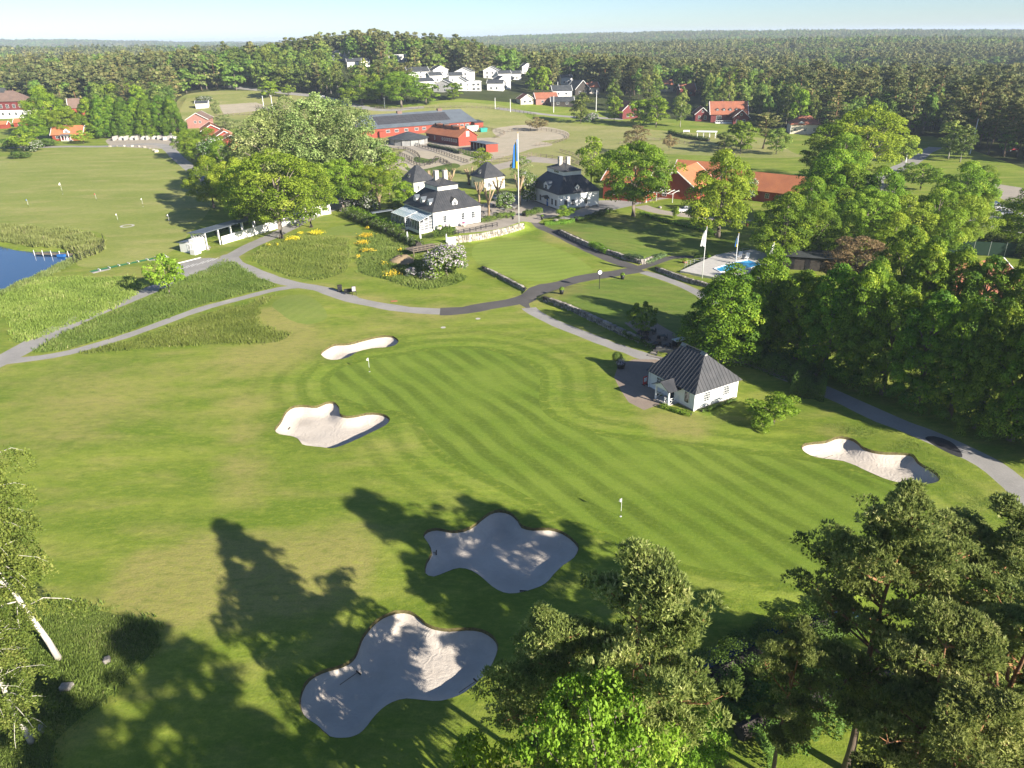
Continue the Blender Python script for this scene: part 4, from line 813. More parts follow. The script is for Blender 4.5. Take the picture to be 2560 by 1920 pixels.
MT = {
 'white': plain('white_render', (0.74, 0.73, 0.70), .8, (0.66, 0.64, 0.60), .5), 'wood_white': boards('white_boards', (0.74, 0.74, 0.73), (0.64, 0.64, 0.63), .28), 'trim': plain('white_trim', (0.76, 0.76, 0.75), .6),
 'red': boards('falu_red_boards', (0.27, 0.045, 0.022), (0.19, 0.032, 0.018)), 'darkred': boards('dark_red_boards', (0.15, 0.022, 0.022), (0.10, 0.016, 0.016)), 'pinkred': boards('faded_red_boards', (0.33, 0.16, 0.13), (0.26, 0.12, 0.10)),
 'tile': tiles('orange_tiles', (0.46, 0.165, 0.065), (0.37, 0.125, 0.055), (0.24, 0.10, 0.06)), 'oldtile': tiles('weathered_tiles', (0.36, 0.125, 0.065), (0.25, 0.095, 0.06), (0.15, 0.08, 0.06)), 'browntile': tiles('brown_tiles', (0.20, 0.13, 0.10), (0.15, 0.10, 0.08), (0.10, 0.08, 0.065)),
 'black': plain('black_sheet_metal', (0.040, 0.042, 0.046), .42, (0.060, 0.060, 0.064), .6, spec=.5), 'slate': plain('grey_sheet_roof', (0.115, 0.135, 0.155), .5, (0.095, 0.11, 0.13), .3, spec=.5), 'darkroof': plain('dark_roof', (0.05, 0.055, 0.06), .6, (0.07, 0.075, 0.08), .5),
 'glass': plain('window_glass', (0.028, 0.036, 0.045), .08, spec=.6), 'paleglass': plain('glass_roof_pane', (0.30, 0.40, 0.44), .12, (0.24, 0.34, 0.38), .8, spec=.6), 'panel': plain('solar_panel', (0.055, 0.055, 0.060), .3, (0.065, 0.065, 0.07), .5, spec=.5),
 'stone': plain('wall_stone', (0.27, 0.245, 0.215), .9, (0.17, 0.155, 0.14), 1.6, .35, .7, bmp=.05, col3=(0.36, 0.33, 0.29)), 'palestone': plain('pale_wall_stone', (0.40, 0.36, 0.30), .9, (0.28, 0.25, 0.21), 1.5, .35, .7, bmp=.05, col3=(0.5, 0.46, 0.40)),
 'chimney': plain('chimney_render', (0.55, 0.50, 0.44), .85, (0.42, 0.38, 0.33), 1.2), 'wood': plain('weathered_wood', (0.21, 0.17, 0.125), .85, (0.14, 0.115, 0.09), 2.0), 'darkwood': plain('dark_timber', (0.055, 0.047, 0.04), .85, (0.035, 0.03, 0.027), 2.0),
 'grey': plain('grey_boards', (0.30, 0.30, 0.29), .8, (0.24, 0.24, 0.235), .8), 'blue': plain('blue_paint', (0.02, 0.12, 0.36), .6), 'flagyellow': plain('yellow_cloth', (0.75, 0.52, 0.03), .8), 'flagblue': plain('blue_cloth', (0.02, 0.13, 0.42), .8), 'cloth': plain('white_cloth', (0.74, 0.74, 0.72), .85),
 'blackplastic': plain('black_plastic', (0.018, 0.018, 0.02), .5), 'mat': plain('green_mat', (0.03, 0.20, 0.075), .9, (0.025, 0.16, 0.06), 2), 'concrete': plain('concrete', (0.42, 0.40, 0.37), .9, (0.34, 0.32, 0.30), 1.0), 'redpaint': plain('red_paint', (0.45, 0.03, 0.03), .5), 'brick': tiles('red_brick', (0.36, 0.13, 0.085), (0.30, 0.11, 0.07), (0.42, 0.18, 0.12)),
 'teal': plain('teal_paint', (0.03, 0.28, 0.24), .6), 'palegreen': plain('pale_green_sheet', (0.38, 0.52, 0.45), .6), 'steel': plain('galvanised_steel', (0.45, 0.46, 0.47), .45, metal=.6), 'poolwater': plain('pool_water', (0.02, 0.30, 0.62), .06, (0.05, 0.40, 0.70), .8, spec=.5), 'deck': plain('pale_paving', (0.50, 0.475, 0.43), .85, (0.43, 0.41, 0.375), 1.2), 'terracotta': plain('terracotta', (0.36, 0.15, 0.08), .9), 'cream': plain('cream_render', (0.60, 0.52, 0.40), .85), 'darkgreen': plain('dark_green_net', (0.012, 0.035, 0.02), .9)}
for k_ in ('stone', 'palestone'):      # every stone has its own shade
    t = MT[k_].node_tree; p_ = t.nodes['Principled BSDF']; src = p_.inputs['Base Color'].links[0].from_socket; oi = nd(t, 'ShaderNodeObjectInfo'); hs = nd(t, 'ShaderNodeHueSaturation'); t.links.new(src, hs.inputs['Color']); t.links.new(maprange(t, oi.outputs['Random'], 0, 1, .55, 1.45), hs.inputs['Value']); t.links.new(hs.outputs[0], p_.inputs['Base Color'])
def fp(dim, face, u, off, z):
    return {'S': (u, -off, z), 'N': (u, dim[1] + off, z), 'W': (-off, u, z), 'E': (dim[0] + off, u, z)}[face]
def fbox(mb, dim, face, u0, u1, z0, z1, o0, o1):
    a, b = fp(dim, face, u0, o0, z0), fp(dim, face, u1, o1, z1)
    return mb.box(min(a[0], b[0]), min(a[1], b[1]), z0, max(a[0], b[0]), max(a[1], b[1]), z1)
def window(par, dim, face, u, z, wd, h, nx=2, ny=3, frame='trim', glass='glass', name='window', off=0.0):
    """frame with glazing bars, its pane a sub-part; u is the middle of the sill"""
    m = MB(); t = .07; u0, u1 = u - wd / 2, u + wd / 2; o0, o1 = off + .003, off + .075
    fbox(m, dim, face, u0, u0 + t, z, z + h, o0, o1); fbox(m, dim, face, u1 - t, u1, z, z + h, o0, o1); fbox(m, dim, face, u0 + t, u1 - t, z, z + t, o0, o1); fbox(m, dim, face, u0 + t, u1 - t, z + h - t, z + h, o0, o1)
    for i in range(1, nx): c = u0 + wd * i / nx; fbox(m, dim, face, c - .02, c + .02, z + t, z + h - t, o0, o1 - .012)
    for i in range(1, ny): c = z + h * i / ny; fbox(m, dim, face, u0 + t, u1 - t, c - .018, c + .018, o0, o1 - .015)
    f = m.build(name, MT[frame], par); fbox(MB(), dim, face, 0, 1, 0, 1, 0, 1)
    g = MB(); fbox(g, dim, face, u0 + t * .5, u1 - t * .5, z + t * .5, z + h - t * .5, off + .001, off + .028); g.build('pane', MT[glass], f); return f
def ribs(mb, quad, sp=.6, hh=.05, th=.035):
    """raised seams up a roof slope; quad = eave a, eave b, top b, top a"""
    a, b, c, d = [Vector(q) for q in quad]; n = (b - a).cross(d - a).normalized(); L = (b - a).length; e = (b - a) / L
    for k in range(1, int(L / sp)):
        u = k * sp; p = a + e * u
        du, cu = (d - a).dot(e), (c - a).dot(e)      # clip the rib against the hips
        t = 1.0
        if du > 1e-6 and u < du: t = u / du
        if cu < L - 1e-6 and u > cu: t = min(t, (L - u) / (L - cu))
        v = (d - a) - e * du; q = p + v * t
        if (q - p).length > .2: mb.bar(p + n * hh * .4, q + n * hh * .4, th, th, 4)
def hip_slopes(x0, y0, x1, y1, z0, i0, j0, i1, j1, z1):
    return [[(x0, y0, z0), (x1, y0, z0), (i1, j0, z1), (i0, j0, z1)], [(x1, y0, z0), (x1, y1, z0), (i1, j1, z1), (i1, j0, z1)], [(x1, y1, z0), (x0, y1, z0), (i0, j1, z1), (i1, j1, z1)], [(x0, y1, z0), (x0, y0, z0), (i0, j0, z1), (i0, j1, z1)]]
def clean(q):
    out = []
    for p in q:
        if not out or (Vector(p) - Vector(out[-1])).length > 1e-4: out.append(p)
    if (Vector(out[0]) - Vector(out[-1])).length < 1e-4: out.pop()
    return out
def dormer(par, dim, face, u, zb, dp, wd, h, rise, wall, roof, glass=True, big=False):
    """small gabled dormer standing dp metres inside the wall line"""
    g = lambda a, d, z: fp(dim, face, a, -d, z); P = lambda a, d, z: Vector(g(a, d, z)); hw = wd / 2; m = MB(); back = dp + 2.6
    V = [P(u - hw, dp, zb), P(u + hw, dp, zb), P(u + hw, dp, zb + h), P(u, dp, zb + h + rise), P(u - hw, dp, zb + h)]; W = [P(u - hw, back, zb), P(u + hw, back, zb), P(u + hw, back, zb + h), P(u, back, zb + h + rise), P(u - hw, back, zb + h)]
    m.add(V + W, [(0, 1, 2, 3, 4), (9, 8, 7, 6, 5), (0, 5, 6, 1), (1, 6, 7, 2), (2, 7, 8, 3), (3, 8, 9, 4), (4, 9, 5, 0)]); d = m.build('dormer', MT[wall], par); r = MB(); o = .14
    for s in (-1, 1):
        q = [P(u + s * (hw + o), dp - o, zb + h - o * rise / hw + .03), P(u + s * (hw + o), back, zb + h - o * rise / hw + .03), P(u, back, zb + h + rise + .03), P(u, dp - o, zb + h + rise + .03)]; n = (q[1] - q[0]).cross(q[2] - q[0])
        r.slab(q if n.z > 0 else q[::-1], .07)
    r.build('dormer_roof', MT[roof], d); window(d, dim, face, u, zb + h * .18, wd * .5, h * .78, 2, 3, off=-dp); return d
def root(name, F, ang, z, label, cat, group=None):
    return empty(name, (F[0], F[1], z), math.radians(ang), label, cat, group)
def walls(par, lx, ly, h, mat, plinth=None, corner=None, name='wall'):
    MB().box(0, 0, -.6, lx, ly, h).build(name, MT[mat], par)
    if plinth: MB().box(-.05, -.05, -.6, lx + .05, ly + .05, plinth).build('plinth', MT['stone'], par)
    if corner:
        for x in (0, lx):
            for y in (0, ly): MB().box(x - .1, y - .1, .02, x + .1, y + .1, h - .02).build('corner_board', MT[corner], par)
def gable_roof(par, lx, ly, z0, z1, mat, axis='y', oh=.45, trim=None, th=.14, wallmat=None, seams=0):
    """two slopes with the ridge along axis; fills the gables and adds barge boards"""
    hs = (lx if axis == 'y' else ly) / 2; k = (z1 - z0) / hs; m = MB(); bb = []; Ln = ly if axis == 'y' else lx
    sw = (lambda a, l, z: (a, l, z)) if axis == 'y' else (lambda a, l, z: (l, a, z))
    for s in (-1, 1):
        e = hs + s * (hs + oh); q = [Vector(sw(e, -oh, z0 - oh * k + th)), Vector(sw(e, Ln + oh, z0 - oh * k + th)), Vector(sw(hs, Ln + oh, z1 + th)), Vector(sw(hs, -oh, z1 + th))]
        if (q[1] - q[0]).cross(q[2] - q[0]).z < 0: q = [q[1], q[0], q[3], q[2]]
        m.slab(q, th)
        if seams: ribs(m, q, seams)
        if trim:
            for l in (-oh - .03, Ln + oh + .03): b = MB(); bb.append(b); b.bar(Vector(sw(e, l, z0 - oh * k + th * .4)), Vector(sw(hs, l, z1 + th * .4)), .15, .15, 4)
    for l in (0, Ln):
        o = .15 if l == 0 else -.15; g = MB(); g.add([sw(0, l, z0 - .01), sw(2 * hs, l, z0 - .01), sw(hs, l, z1 - .01), sw(0, l + o, z0 - .01), sw(2 * hs, l + o, z0 - .01), sw(hs, l + o, z1 - .01)], [(0, 1, 2), (5, 4, 3), (0, 3, 4, 1), (1, 4, 5, 2), (2, 5, 3, 0)])
        if wallmat: g.build('gable', MT[wallmat], par)
    r = m.build('roof', MT[mat], par)
    for b in bb: b.build('barge_board', MT[trim], r)
    return r
# ---- 1 the near white pavilion
def pavilion():
    lx, ly, h = 7.6, 8.6, 2.7; dim = (lx, ly); e = root('white_pavilion', (23.28, 84.48), 31.2, gz(23.3, 84.5), 'small white pavilion with black hipped metal roof and porch beside the big green', 'pavilion')
    walls(e, lx, ly, h, 'wood_white', .15, 'trim'); oh = .45; z0, zr = h - .12, 6.3; sl = hip_slopes(-oh, -oh, lx + oh, ly + oh, z0, lx / 2, 2.6, lx / 2, 6.6, zr)
    for q in sl:      # one sheet between each pair of standing seams
        a, b, c, d = [Vector(p) for p in q]; L = (b - a).length; ev = (b - a) / L; n = (b - a).cross(d - a).normalized(); N = max(1, round(L / .55)); du, cu = (d - a).dot(ev), (c - a).dot(ev); up = (d - a) - ev * du
        ht = lambda u: min(1., u / du if du > 1e-6 else 1., (L - u) / (L - cu) if L - cu > 1e-6 else 1.)
        for k in range(N):
            u0, u1 = L * k / N, L * (k + 1) / N; us = [u0 + .012] + [x for x in (du, cu) if u0 + .02 < x < u1 - .02] + [u1 - .012]; tp = [a + ev * u + up * max(ht(u), .002) for u in us]
            m = MB().slab(clean([a + ev * us[0], a + ev * us[-1]] + tp[::-1]), .06); s0 = a + ev * u0; m.bar(s0 + n * .02, s0 + up * ht(u0) + n * .02, .032, .032, 4); m.build('roof_panel', MT['black'], e)
    r = MB().bar((lx / 2, 2.3, zr + .02), (lx / 2, 6.9, zr + .02), .09).build('ridge_cap', MT['black'], e)
    for y, s in ((2.35, 1), (6.85, -1)):      # little vent gablets at the ridge ends
        MB().add([(lx / 2 - .55, y, zr - .62), (lx / 2 + .55, y, zr - .62), (lx / 2, y, zr + .14), (lx / 2 - .55, y + s * .9, zr - .62), (lx / 2 + .55, y + s * .9, zr - .62), (lx / 2, y + s * .9, zr + .14)], [(0, 1, 2), (5, 4, 3), (0, 3, 4, 1), (1, 4, 5, 2), (2, 5, 3, 0)]).build('gablet', MT['grey'], e)
    for u in (2.1, 5.6): window(e, dim, 'S', u, .85, 1.2, 1.4, 4, 4)
    window(e, dim, 'W', 1.35, .65, .95, 1.6, 1, 1); window(e, dim, 'W', 6.6, .95, 1.1, 1.25, 4, 3)
    # porch
    pw, pd, c = 2.7, 1.7, 4.1
    for y in (c - pw / 2 + .15, c + pw / 2 - .15): MB().box(-pd - .12, y - .1, -.1, -pd + .08, y + .1, 2.15).build('porch_post', MT['trim'], e)
    MB().box(-pd - .15, c - pw / 2, -.1, -.02, c + pw / 2, .12).build('porch_step', MT['concrete'], e)
    m = MB()
    for s in (-1, 1): m.slab([(-pd - .5, c + s * (pw / 2 + .35), 2.12), (0.6, c + s * (pw / 2 + .35), 2.12), (0.6, c, 3.0), (-pd - .5, c, 3.0)][::s], .07)
    m.build('porch_roof', MT['black'], e); MB().add([(-pd - .3, c - pw / 2 - .2, 2.12), (-pd - .3, c + pw / 2 + .2, 2.12), (-pd - .3, c, 2.9), (-pd - .2, c - pw / 2 - .2, 2.12), (-pd - .2, c + pw / 2 + .2, 2.12), (-pd - .2, c, 2.9)], [(0, 2, 1), (3, 4, 5), (0, 1, 4, 3), (1, 2, 5, 4), (2, 0, 3, 5)]).build('porch_gable', MT['trim'], e)
    for s in (-1, 1):
        y = c + s * (pw / 2 - .15); m = MB(); m.bar((-pd, y, .9), (-.02, y, .9), .05).bar((-pd, y, .15), (-.02, y, .9), .04).bar((-pd, y, .9), (-.02, y, .15), .04); m.build('railing', MT['trim'], e)
    m = MB(); m.bar((-pd, c - pw / 2 + .15, .9), (-pd, c - .45, .9), .05).bar((-pd, c - pw / 2 + .15, .15), (-pd, c - .45, .9), .04).bar((-pd, c - pw / 2 + .15, .9), (-pd, c - .45, .15), .04).bar((-pd, c - .45, 0), (-pd, c - .45, .95), .06); m.build('railing', MT['trim'], e)
    d = MB().box(-.06, c - .5, .1, -.005, c + .5, 2.1).build('door', MT['glass'], e); m = MB().box(-.09, c - .58, .1, -.004, c - .5, 2.18).box(-.09, c + .5, .1, -.004, c + .58, 2.18).box(-.09, c - .5, 2.1, -.004, c + .5, 2.18); m.build('door_frame', MT['trim'], d)
pavilion()
# ---- 2, 3 the two manor houses with lantern roofs
def manor(F, ang, lx, ly, z, zw, i, zb, zt, zr, label, seam):
    e = root('manor_house', F, ang, z, label, 'house'); h = zw - z; b = zb - z; t_ = zt - z; r_ = zr - z; oh = .4
    m = MB()
    for q in hip_slopes(-oh, -oh, lx + oh, ly + oh, h, i, i, lx - i, ly - i, b): m.slab(q, .12); ribs(m, q, .62, .05)
    rf = m.build('roof', MT['black'], e); MB().box(i + .02, i + .02, b - .25, lx - i - .02, ly - i - .02, t_).build('lantern_band', MT['white'], e); m = MB(); o = .28
    for q in hip_slopes(i - o, i - o, lx - i + o, ly - i + o, t_ - .02, lx / 2, ly / 2 - .9, lx / 2, ly / 2 + .9, r_): m.slab(clean(q), .1); ribs(m, q, .62, .05)
    m.build('lantern_roof', MT['black'], e)
    for s in (-1.1, 1.1):
        cx, cy_ = lx / 2 + .82 * s, ly / 2 - .57 * s; ch = MB().box(cx - .5, cy_ - .5, t_, cx + .5, cy_ + .5, r_ + 1.6).build('chimney', MT['chimney'], e); MB().box(cx - .58, cy_ - .58, r_ + 1.6, cx + .58, cy_ + .58, r_ + 1.75).build('cap', MT['concrete'], ch)
    return e
CLUB = manor((-18.4, 178.8), 35, 13.6, 14.5, 1.4, 5.9, 3.9, 9.9, 11.0, 12.4, 'white clubhouse with stepped black roof, dormers and a glazed wing on the terrace', .6)
dim = (13.6, 14.5); walls(CLUB, *dim, 4.5, 'white', .25)
for u in (3.2, 8.4, 11.4): window(CLUB, dim, 'S', u, 1.5, 1.05, 1.75, 2, 3)
for u in (9.5, 12.5): window(CLUB, dim, 'W', u, 1.6, 1.0, 1.7, 2, 3)
dormer(CLUB, dim, 'S', 6.6, 4.75, .55, 1.5, 1.55, .8, 'white', 'black')
for u in (3.4, 6.8, 10.2): dormer(CLUB, dim, 'W', u, 4.85, .75, 1.4, 1.6, .6, 'white', 'slate')
dormer(CLUB, dim, 'E', 6.6, 4.75, .55, 1.5, 1.55, .8, 'white', 'black')
m = MB()
for y in (0, 14.5): m.bar((-.03, y, .2), (-.03, y, 4.4), .06)
m.build('downpipe', MT['steel'], CLUB)
# glazed wing: white frame, standing panes and roof panes
def glass_wing(par, y0, y1, d, zl, zh, door):
    n = round((y1 - y0) / .85); st = (y1 - y0) / n; f = MB(); f.box(-d - .04, y0, -.3, -.02, y1, .35)
    for k in range(n + 1): y = y0 + st * k; f.box(-d - .06, y - .05, .35, -d + .04, y + .05, zl); f.bar((-d, y, zl), (0, y, zh), .055)
    f.bar((-d, y0, zl), (-d, y1, zl), .08); f.bar((0, y0, zh), (0, y1, zh), .07); f.bar((-d / 2, y0, (zl + zh) / 2), (-d / 2, y1, (zl + zh) / 2), .045)
    nx = 3; m = MB(); m.bar((-d, y0, zl), (0, y0, zh), .09)
    for k in range(nx + 1): x = -d + d * k / nx; f.box(x - .06, y0 - .05, .35, x + .06, y0 + .05, zl + (zh - zl) * k / nx)
    w_ = f.build('glazed_wing', MT['trim'], par)
    for k in range(n):
        a, b = y0 + st * k + .05, y0 + st * (k + 1) - .05; MB().box(-d - .01, a, .4, -d + .01, b, zl - .06).build('pane', MT['glass'], w_)
        for s0, s1 in ((0, .5), (.5, 1)):
            x0, x1 = -d + d * s0 + .04, -d + d * s1 - .04; za, zb_ = zl + (zh - zl) * s0, zl + (zh - zl) * s1
            MB().slab([(x0, a, za + .03), (x1, a, zb_ + .03), (x1, b, zb_ + .03), (x0, b, za + .03)], .03).build('roof_pane', MT['paleglass'], w_)
    dm = (d, 1)
    for k in range(nx):
        x = -d + d * (k + .5) / nx; m = MB(); hw = d / nx / 2 - .1; zt = zl - .15 + (zh - zl) * k / nx; m.box(x - hw, y0 - .03, .42, x + hw, y0 - .01, zt); p_ = m.build('pane', MT['glass'], w_); b = MB()
        for q in np.arange(-hw, hw + .01, hw * 2 / 3): b.box(x + q - .04, y0 - .055, .36, x + q + .04, y0 - .032, zt)
        for z in np.arange(.4, zt, (zt - .4) / 4): b.box(x - hw, y0 - .057, z - .04, x + hw, y0 - .034, z + .04)
        b.build('glazing_bar', MT['trim'], w_)
glass_wing(CLUB, 0.4, 6.2, 3.6, 2.7, 3.9, True); glass_wing(CLUB, 6.3, 13.6, 4.4, 2.8, 4.0, False)
MB().slab([(-9.5, 13.7, 3.35), (-3.8, 13.7, 3.35), (-3.8, 15.0, 3.35), (-9.5, 15.0, 3.35)], .18).build('canopy', MT['slate'], CLUB)
WING = manor((13.6, 205.8), 25.5, 12.8, 17.0, 0.1, 4.4, 3.6, 8.6, 9.8, 11.3, 'white wing house with two pale chimneys on a black stepped roof, right of the flagpole', .6)
dim = (12.8, 17.0); walls(WING, *dim, 4.3, 'wood_white', .3, 'trim')
for u in (2.3, 4.6, 8.8): window(WING, dim, 'S', u, 1.0, 1.0, 1.6, 2, 3, frame='grey')
for u in (1.5, 3.6, 10.6, 14.2): window(WING, dim, 'W', u, 1.0, .9, 1.6, 2, 3, frame='grey')
MB().box(10.0, -.06, .1, 10.9, -.004, 2.2).build('door', MT['trim'], WING); d = MB().box(-.06, 6.0, .1, -.004, 6.9, 2.2).build('door', MT['blue'], WING)
m = MB()
for s in (-1, 1): m.slab([(-1.5, 6.45 + s * 1.3, 2.4), (.1, 6.45 + s * 1.3, 2.4), (.1, 6.45, 3.1), (-1.5, 6.45, 3.1)][::s], .08)
m.build('porch_roof', MT['black'], WING); m = MB().bar((-1.4, 5.3, 2.35), (-.02, 5.3, 1.3), .06).bar((-1.4, 7.6, 2.35), (-.02, 7.6, 1.3), .06); m.build('porch_bracket', MT['trim'], WING)
dormer(WING, dim, 'W', 7.4, 3.7, .06, 2.9, 2.3, .9, 'wood_white', 'slate'); dormer(WING, dim, 'S', 6.2, 4.6, .5, 1.3, 1.4, .7, 'white', 'black'); dormer(WING, dim, 'E', 8.0, 4.6, .5, 1.3, 1.4, .7, 'white', 'black')
m = MB()
for k in range(3): m.box(3.57, 6.6 + k * .9, 8.85, 3.62, 7.3 + k * .9, 9.4)
m.build('lantern_window', MT['glass'], WING)
# ---- 4, 5 small square houses behind
def pyramid_house(px, py, ang, l, h, r, label, nd_):
    p = G(px, py); e = root('white_house', p, ang, p[2], label, 'house'); dim = (l, l); walls(e, l, l, h, 'white', .3); m = MB()
    for q in hip_slopes(-.4, -.4, l + .4, l + .4, h, l / 2 - .4, l / 2 - .4, l / 2 + .4, l / 2 + .4, h + r): m.slab(q, .12); ribs(m, q, .7, .05)
    m.build('roof', MT['black'], e); dormer(e, dim, 'W', l / 2, h + .2, .5, 1.3, 1.3, .6, 'white', 'black')
    for u in (1.6, l - 1.6): window(e, dim, 'S', u, 1.1, 1.0, 1.5, 2, 3); window(e, dim, 'W', u, 1.1, 1.0, 1.5, 2, 3)
    return e
pyramid_house(1212, 478, 35, 7.6, 3.9, 4.2, 'small white house with steep black pyramid roof beyond the plaza', 1)
pyramid_house(1036, 486, 38, 7.4, 3.6, 4.4, 'small dark roofed house half hidden behind the clubhouse', 1)
# ---- 6 riding hall, stable, horse walker, open shed
def riding():
    c, s = math.cos(math.radians(31.3)), math.sin(math.radians(31.3)); F = (-59.1 - 13 * c, 370.7 - 13 * s); z = gz(-45, 375)
    e = root('riding_hall', F, 31.3, z, 'long red riding hall with grey sheet roof and dark solar panels', 'riding hall'); lx, ly, h = 63, 21, 3.9; dim = (lx, ly); walls(e, lx, ly, h, 'red', None, 'trim'); m = MB()
    for q in hip_slopes(-.6, -.6, lx + .6, ly + .6, h, 6, ly / 2, lx - 3, ly / 2, 9.2): m.slab(clean(q), .15)
    m.build('roof', MT['slate'], e); k = (9.2 - h) / (ly / 2 + .6)
    for a in range(20):
        for b in range(3):
            x0 = 11 + a * 1.95; y0 = 2.1 + b * 2.2; zz0 = h + (y0 + .6) * k + .1; zz1 = h + (y0 + 2.1 + .6) * k + .1; MB().slab([(x0, y0, zz0), (x0 + 1.9, y0, zz0), (x0 + 1.9, y0 + 2.1, zz1), (x0, y0 + 2.1, zz1)], .06).build('solar_panel', MT['panel'], e)
    for x in (26, 48): MB().box(x - 1.2, ly / 2 - .8, 8.8, x + 1.2, ly / 2 + .8, 10.1).build('roof_vent', MT['browntile'], e)
    for u in (15, 19.5, 24.5, 30, 34, 52, 55, 58): window(e, dim, 'S', u, 1.6, 2.0, 1.3, 4, 1)
    MB().box(10, -1.6, -.2, 13, -.01, 2.6).build('porch', MT['red'], e)
    MB().box(61, -2.5, -.2, 66, 3, 3.4).build('annex', MT['red'], e); MB().slab([(60.6, -3, 3.5), (66.4, -3, 3.5), (66.4, 3.4, 4.2), (60.6, 3.4, 4.2)], .12).build('annex_roof', MT['darkroof'], e)
    F = (-21.7, 337.8); e = root('stable', F, 39, gz(*F), 'red stable with orange roof, open ridge vents and a row of white windows', 'stable'); lx, ly, h = 10, 25.5, 3.9; dim = (lx, ly); walls(e, lx, ly, h, 'darkred', None, None); gable_roof(e, lx, ly, h, 7.0, 'tile', 'y', .6, None, .14, 'red')
    MB().box(0.02, -.02, 0, lx - .02, .1, h - .02).build('gable_wall', MT['red'], e)
    for k in range(7): window(e, dim, 'W', 1.8 + k * 1.75, 1.5, .95, 1.25, 2, 1)
    window(e, dim, 'W', 18.5, 1.3, .7, 1.6, 1, 1); window(e, dim, 'S', 5, 3.7, 1.7, 2.2, 1, 1, glass='grey')
    for k in range(3): MB().box(3.7, 4 + k * 6.5, 6.6, 6.3, 9.3 + k * 6.5, 7.5).build('ridge_box', MT['tile'], e); MB().box(3.6, 9.4 + k * 6.5, 6.7, 6.4, 10.3 + k * 6.5, 7.9).build('roof_vent', MT['darkroof'], e)
    c_ = (-45.2, 350.8); e = empty('horse_walker', (*c_, gz(*c_)), 0, 'round horse walker with dark conical roof and pale panel walls', 'horse walker'); N = 14; R = 8.6
    for k in range(N):
        a0, a1 = 2 * math.pi * k / N, 2 * math.pi * (k + 1) / N; P0, P1 = (R * math.cos(a0), R * math.sin(a0)), (R * math.cos(a1), R * math.sin(a1)); n = Vector((P0[0] + P1[0], P0[1] + P1[1], 0)).normalized() * .08
        MB().add([(P0[0], P0[1], -.2), (P1[0], P1[1], -.2), (P1[0], P1[1], 2.3), (P0[0], P0[1], 2.3), (P0[0] - n.x, P0[1] - n.y, -.2), (P1[0] - n.x, P1[1] - n.y, -.2), (P1[0] - n.x, P1[1] - n.y, 2.3), (P0[0] - n.x, P0[1] - n.y, 2.3)], [(0, 1, 2, 3), (7, 6, 5, 4), (3, 2, 6, 7), (0, 4, 5, 1), (0, 3, 7, 4), (1, 5, 6, 2)]).build('wall_panel', MT['grey'], e)
        MB().bar((P0[0] * 1.01, P0[1] * 1.01, -.2), (P0[0] * 1.01, P0[1] * 1.01, 2.5), .09).build('post', MT['darkwood'], e)
        Q0, Q1 = (P0[0] * 1.1, P0[1] * 1.1), (P1[0] * 1.1, P1[1] * 1.1); MB().slab([(*Q0, 2.45), (*Q1, 2.45), (0, 0, 5.2)], .07).build('roof_panel', MT['darkroof'], e)
    F = (-9.2, 318.5); e = root('open_shed', F, 36, gz(*F), 'red open fronted shed with flat dark roof beside the stable', 'shed'); lx, ly, h = 6, 11.6, 3.2; m = MB().box(0, 0, -.2, lx, .15, h).box(lx - .15, .15, -.2, lx, ly, h).box(0, ly - .15, -.2, lx - .15, ly, h); m.build('wall', MT['red'], e)
    for k in range(1, 5): MB().box(0, k * 2.3, -.2, .16, k * 2.3 + .16, h).build('post', MT['trim'], e)
    MB().slab([(-.7, -.3, h + .45), (lx + .3, -.3, h + .1), (lx + .3, ly + .3, h + .1), (-.7, ly + .3, h + .45)], .18).build('roof', MT['slate'], e)
    p = G(1145, 345); e = root('small_shed', p, 39, p[2], 'small red shed with pale roof between the walker and the stable', 'shed'); walls(e, 4.5, 5, 2.6, 'pinkred'); gable_roof(e, 4.5, 5, 2.6, 4.2, 'grey', 'y', .3, 'trim', .1, 'pinkred')
    p = G(1168, 332); e = root('white_trailer', p, 25, p[2], 'white horse trailer with pale green roof behind the stable', 'trailer'); MB().box(0, 0, .5, 6, 2.6, 2.9).build('body', MT['white'], e); MB().slab([(-.2, -.2, 3.1), (6.2, -.2, 3.1), (6.2, 2.8, 3.1), (-.2, 2.8, 3.1)], .2).build('roof', MT['palegreen'], e); MB().bar((1.5, -.1, .4), (1.5, .3, .4), .4, n=12).bar((4.5, -.1, .4), (4.5, .3, .4), .4, n=12).build('wheel', MT['blackplastic'], e)
    p = G(1203, 331); e = root('waste_container', p, 20, p[2], 'teal waste container beside the horse trailer', 'container'); MB().add([(0, 0, 0), (3, 0, 0), (3, 2, 0), (0, 2, 0), (-.3, -.2, 1.8), (3.3, -.2, 1.8), (3.3, 2.2, 1.8), (-.3, 2.2, 1.8)], [(3, 2, 1, 0), (4, 5, 6, 7), (0, 1, 5, 4), (1, 2, 6, 5), (2, 3, 7, 6), (3, 0, 4, 7)]).build('body', MT['teal'], e); MB().box(-.35, -.25, 1.8, 3.35, 2.25, 1.95).build('lid', MT['teal'], e)
riding()
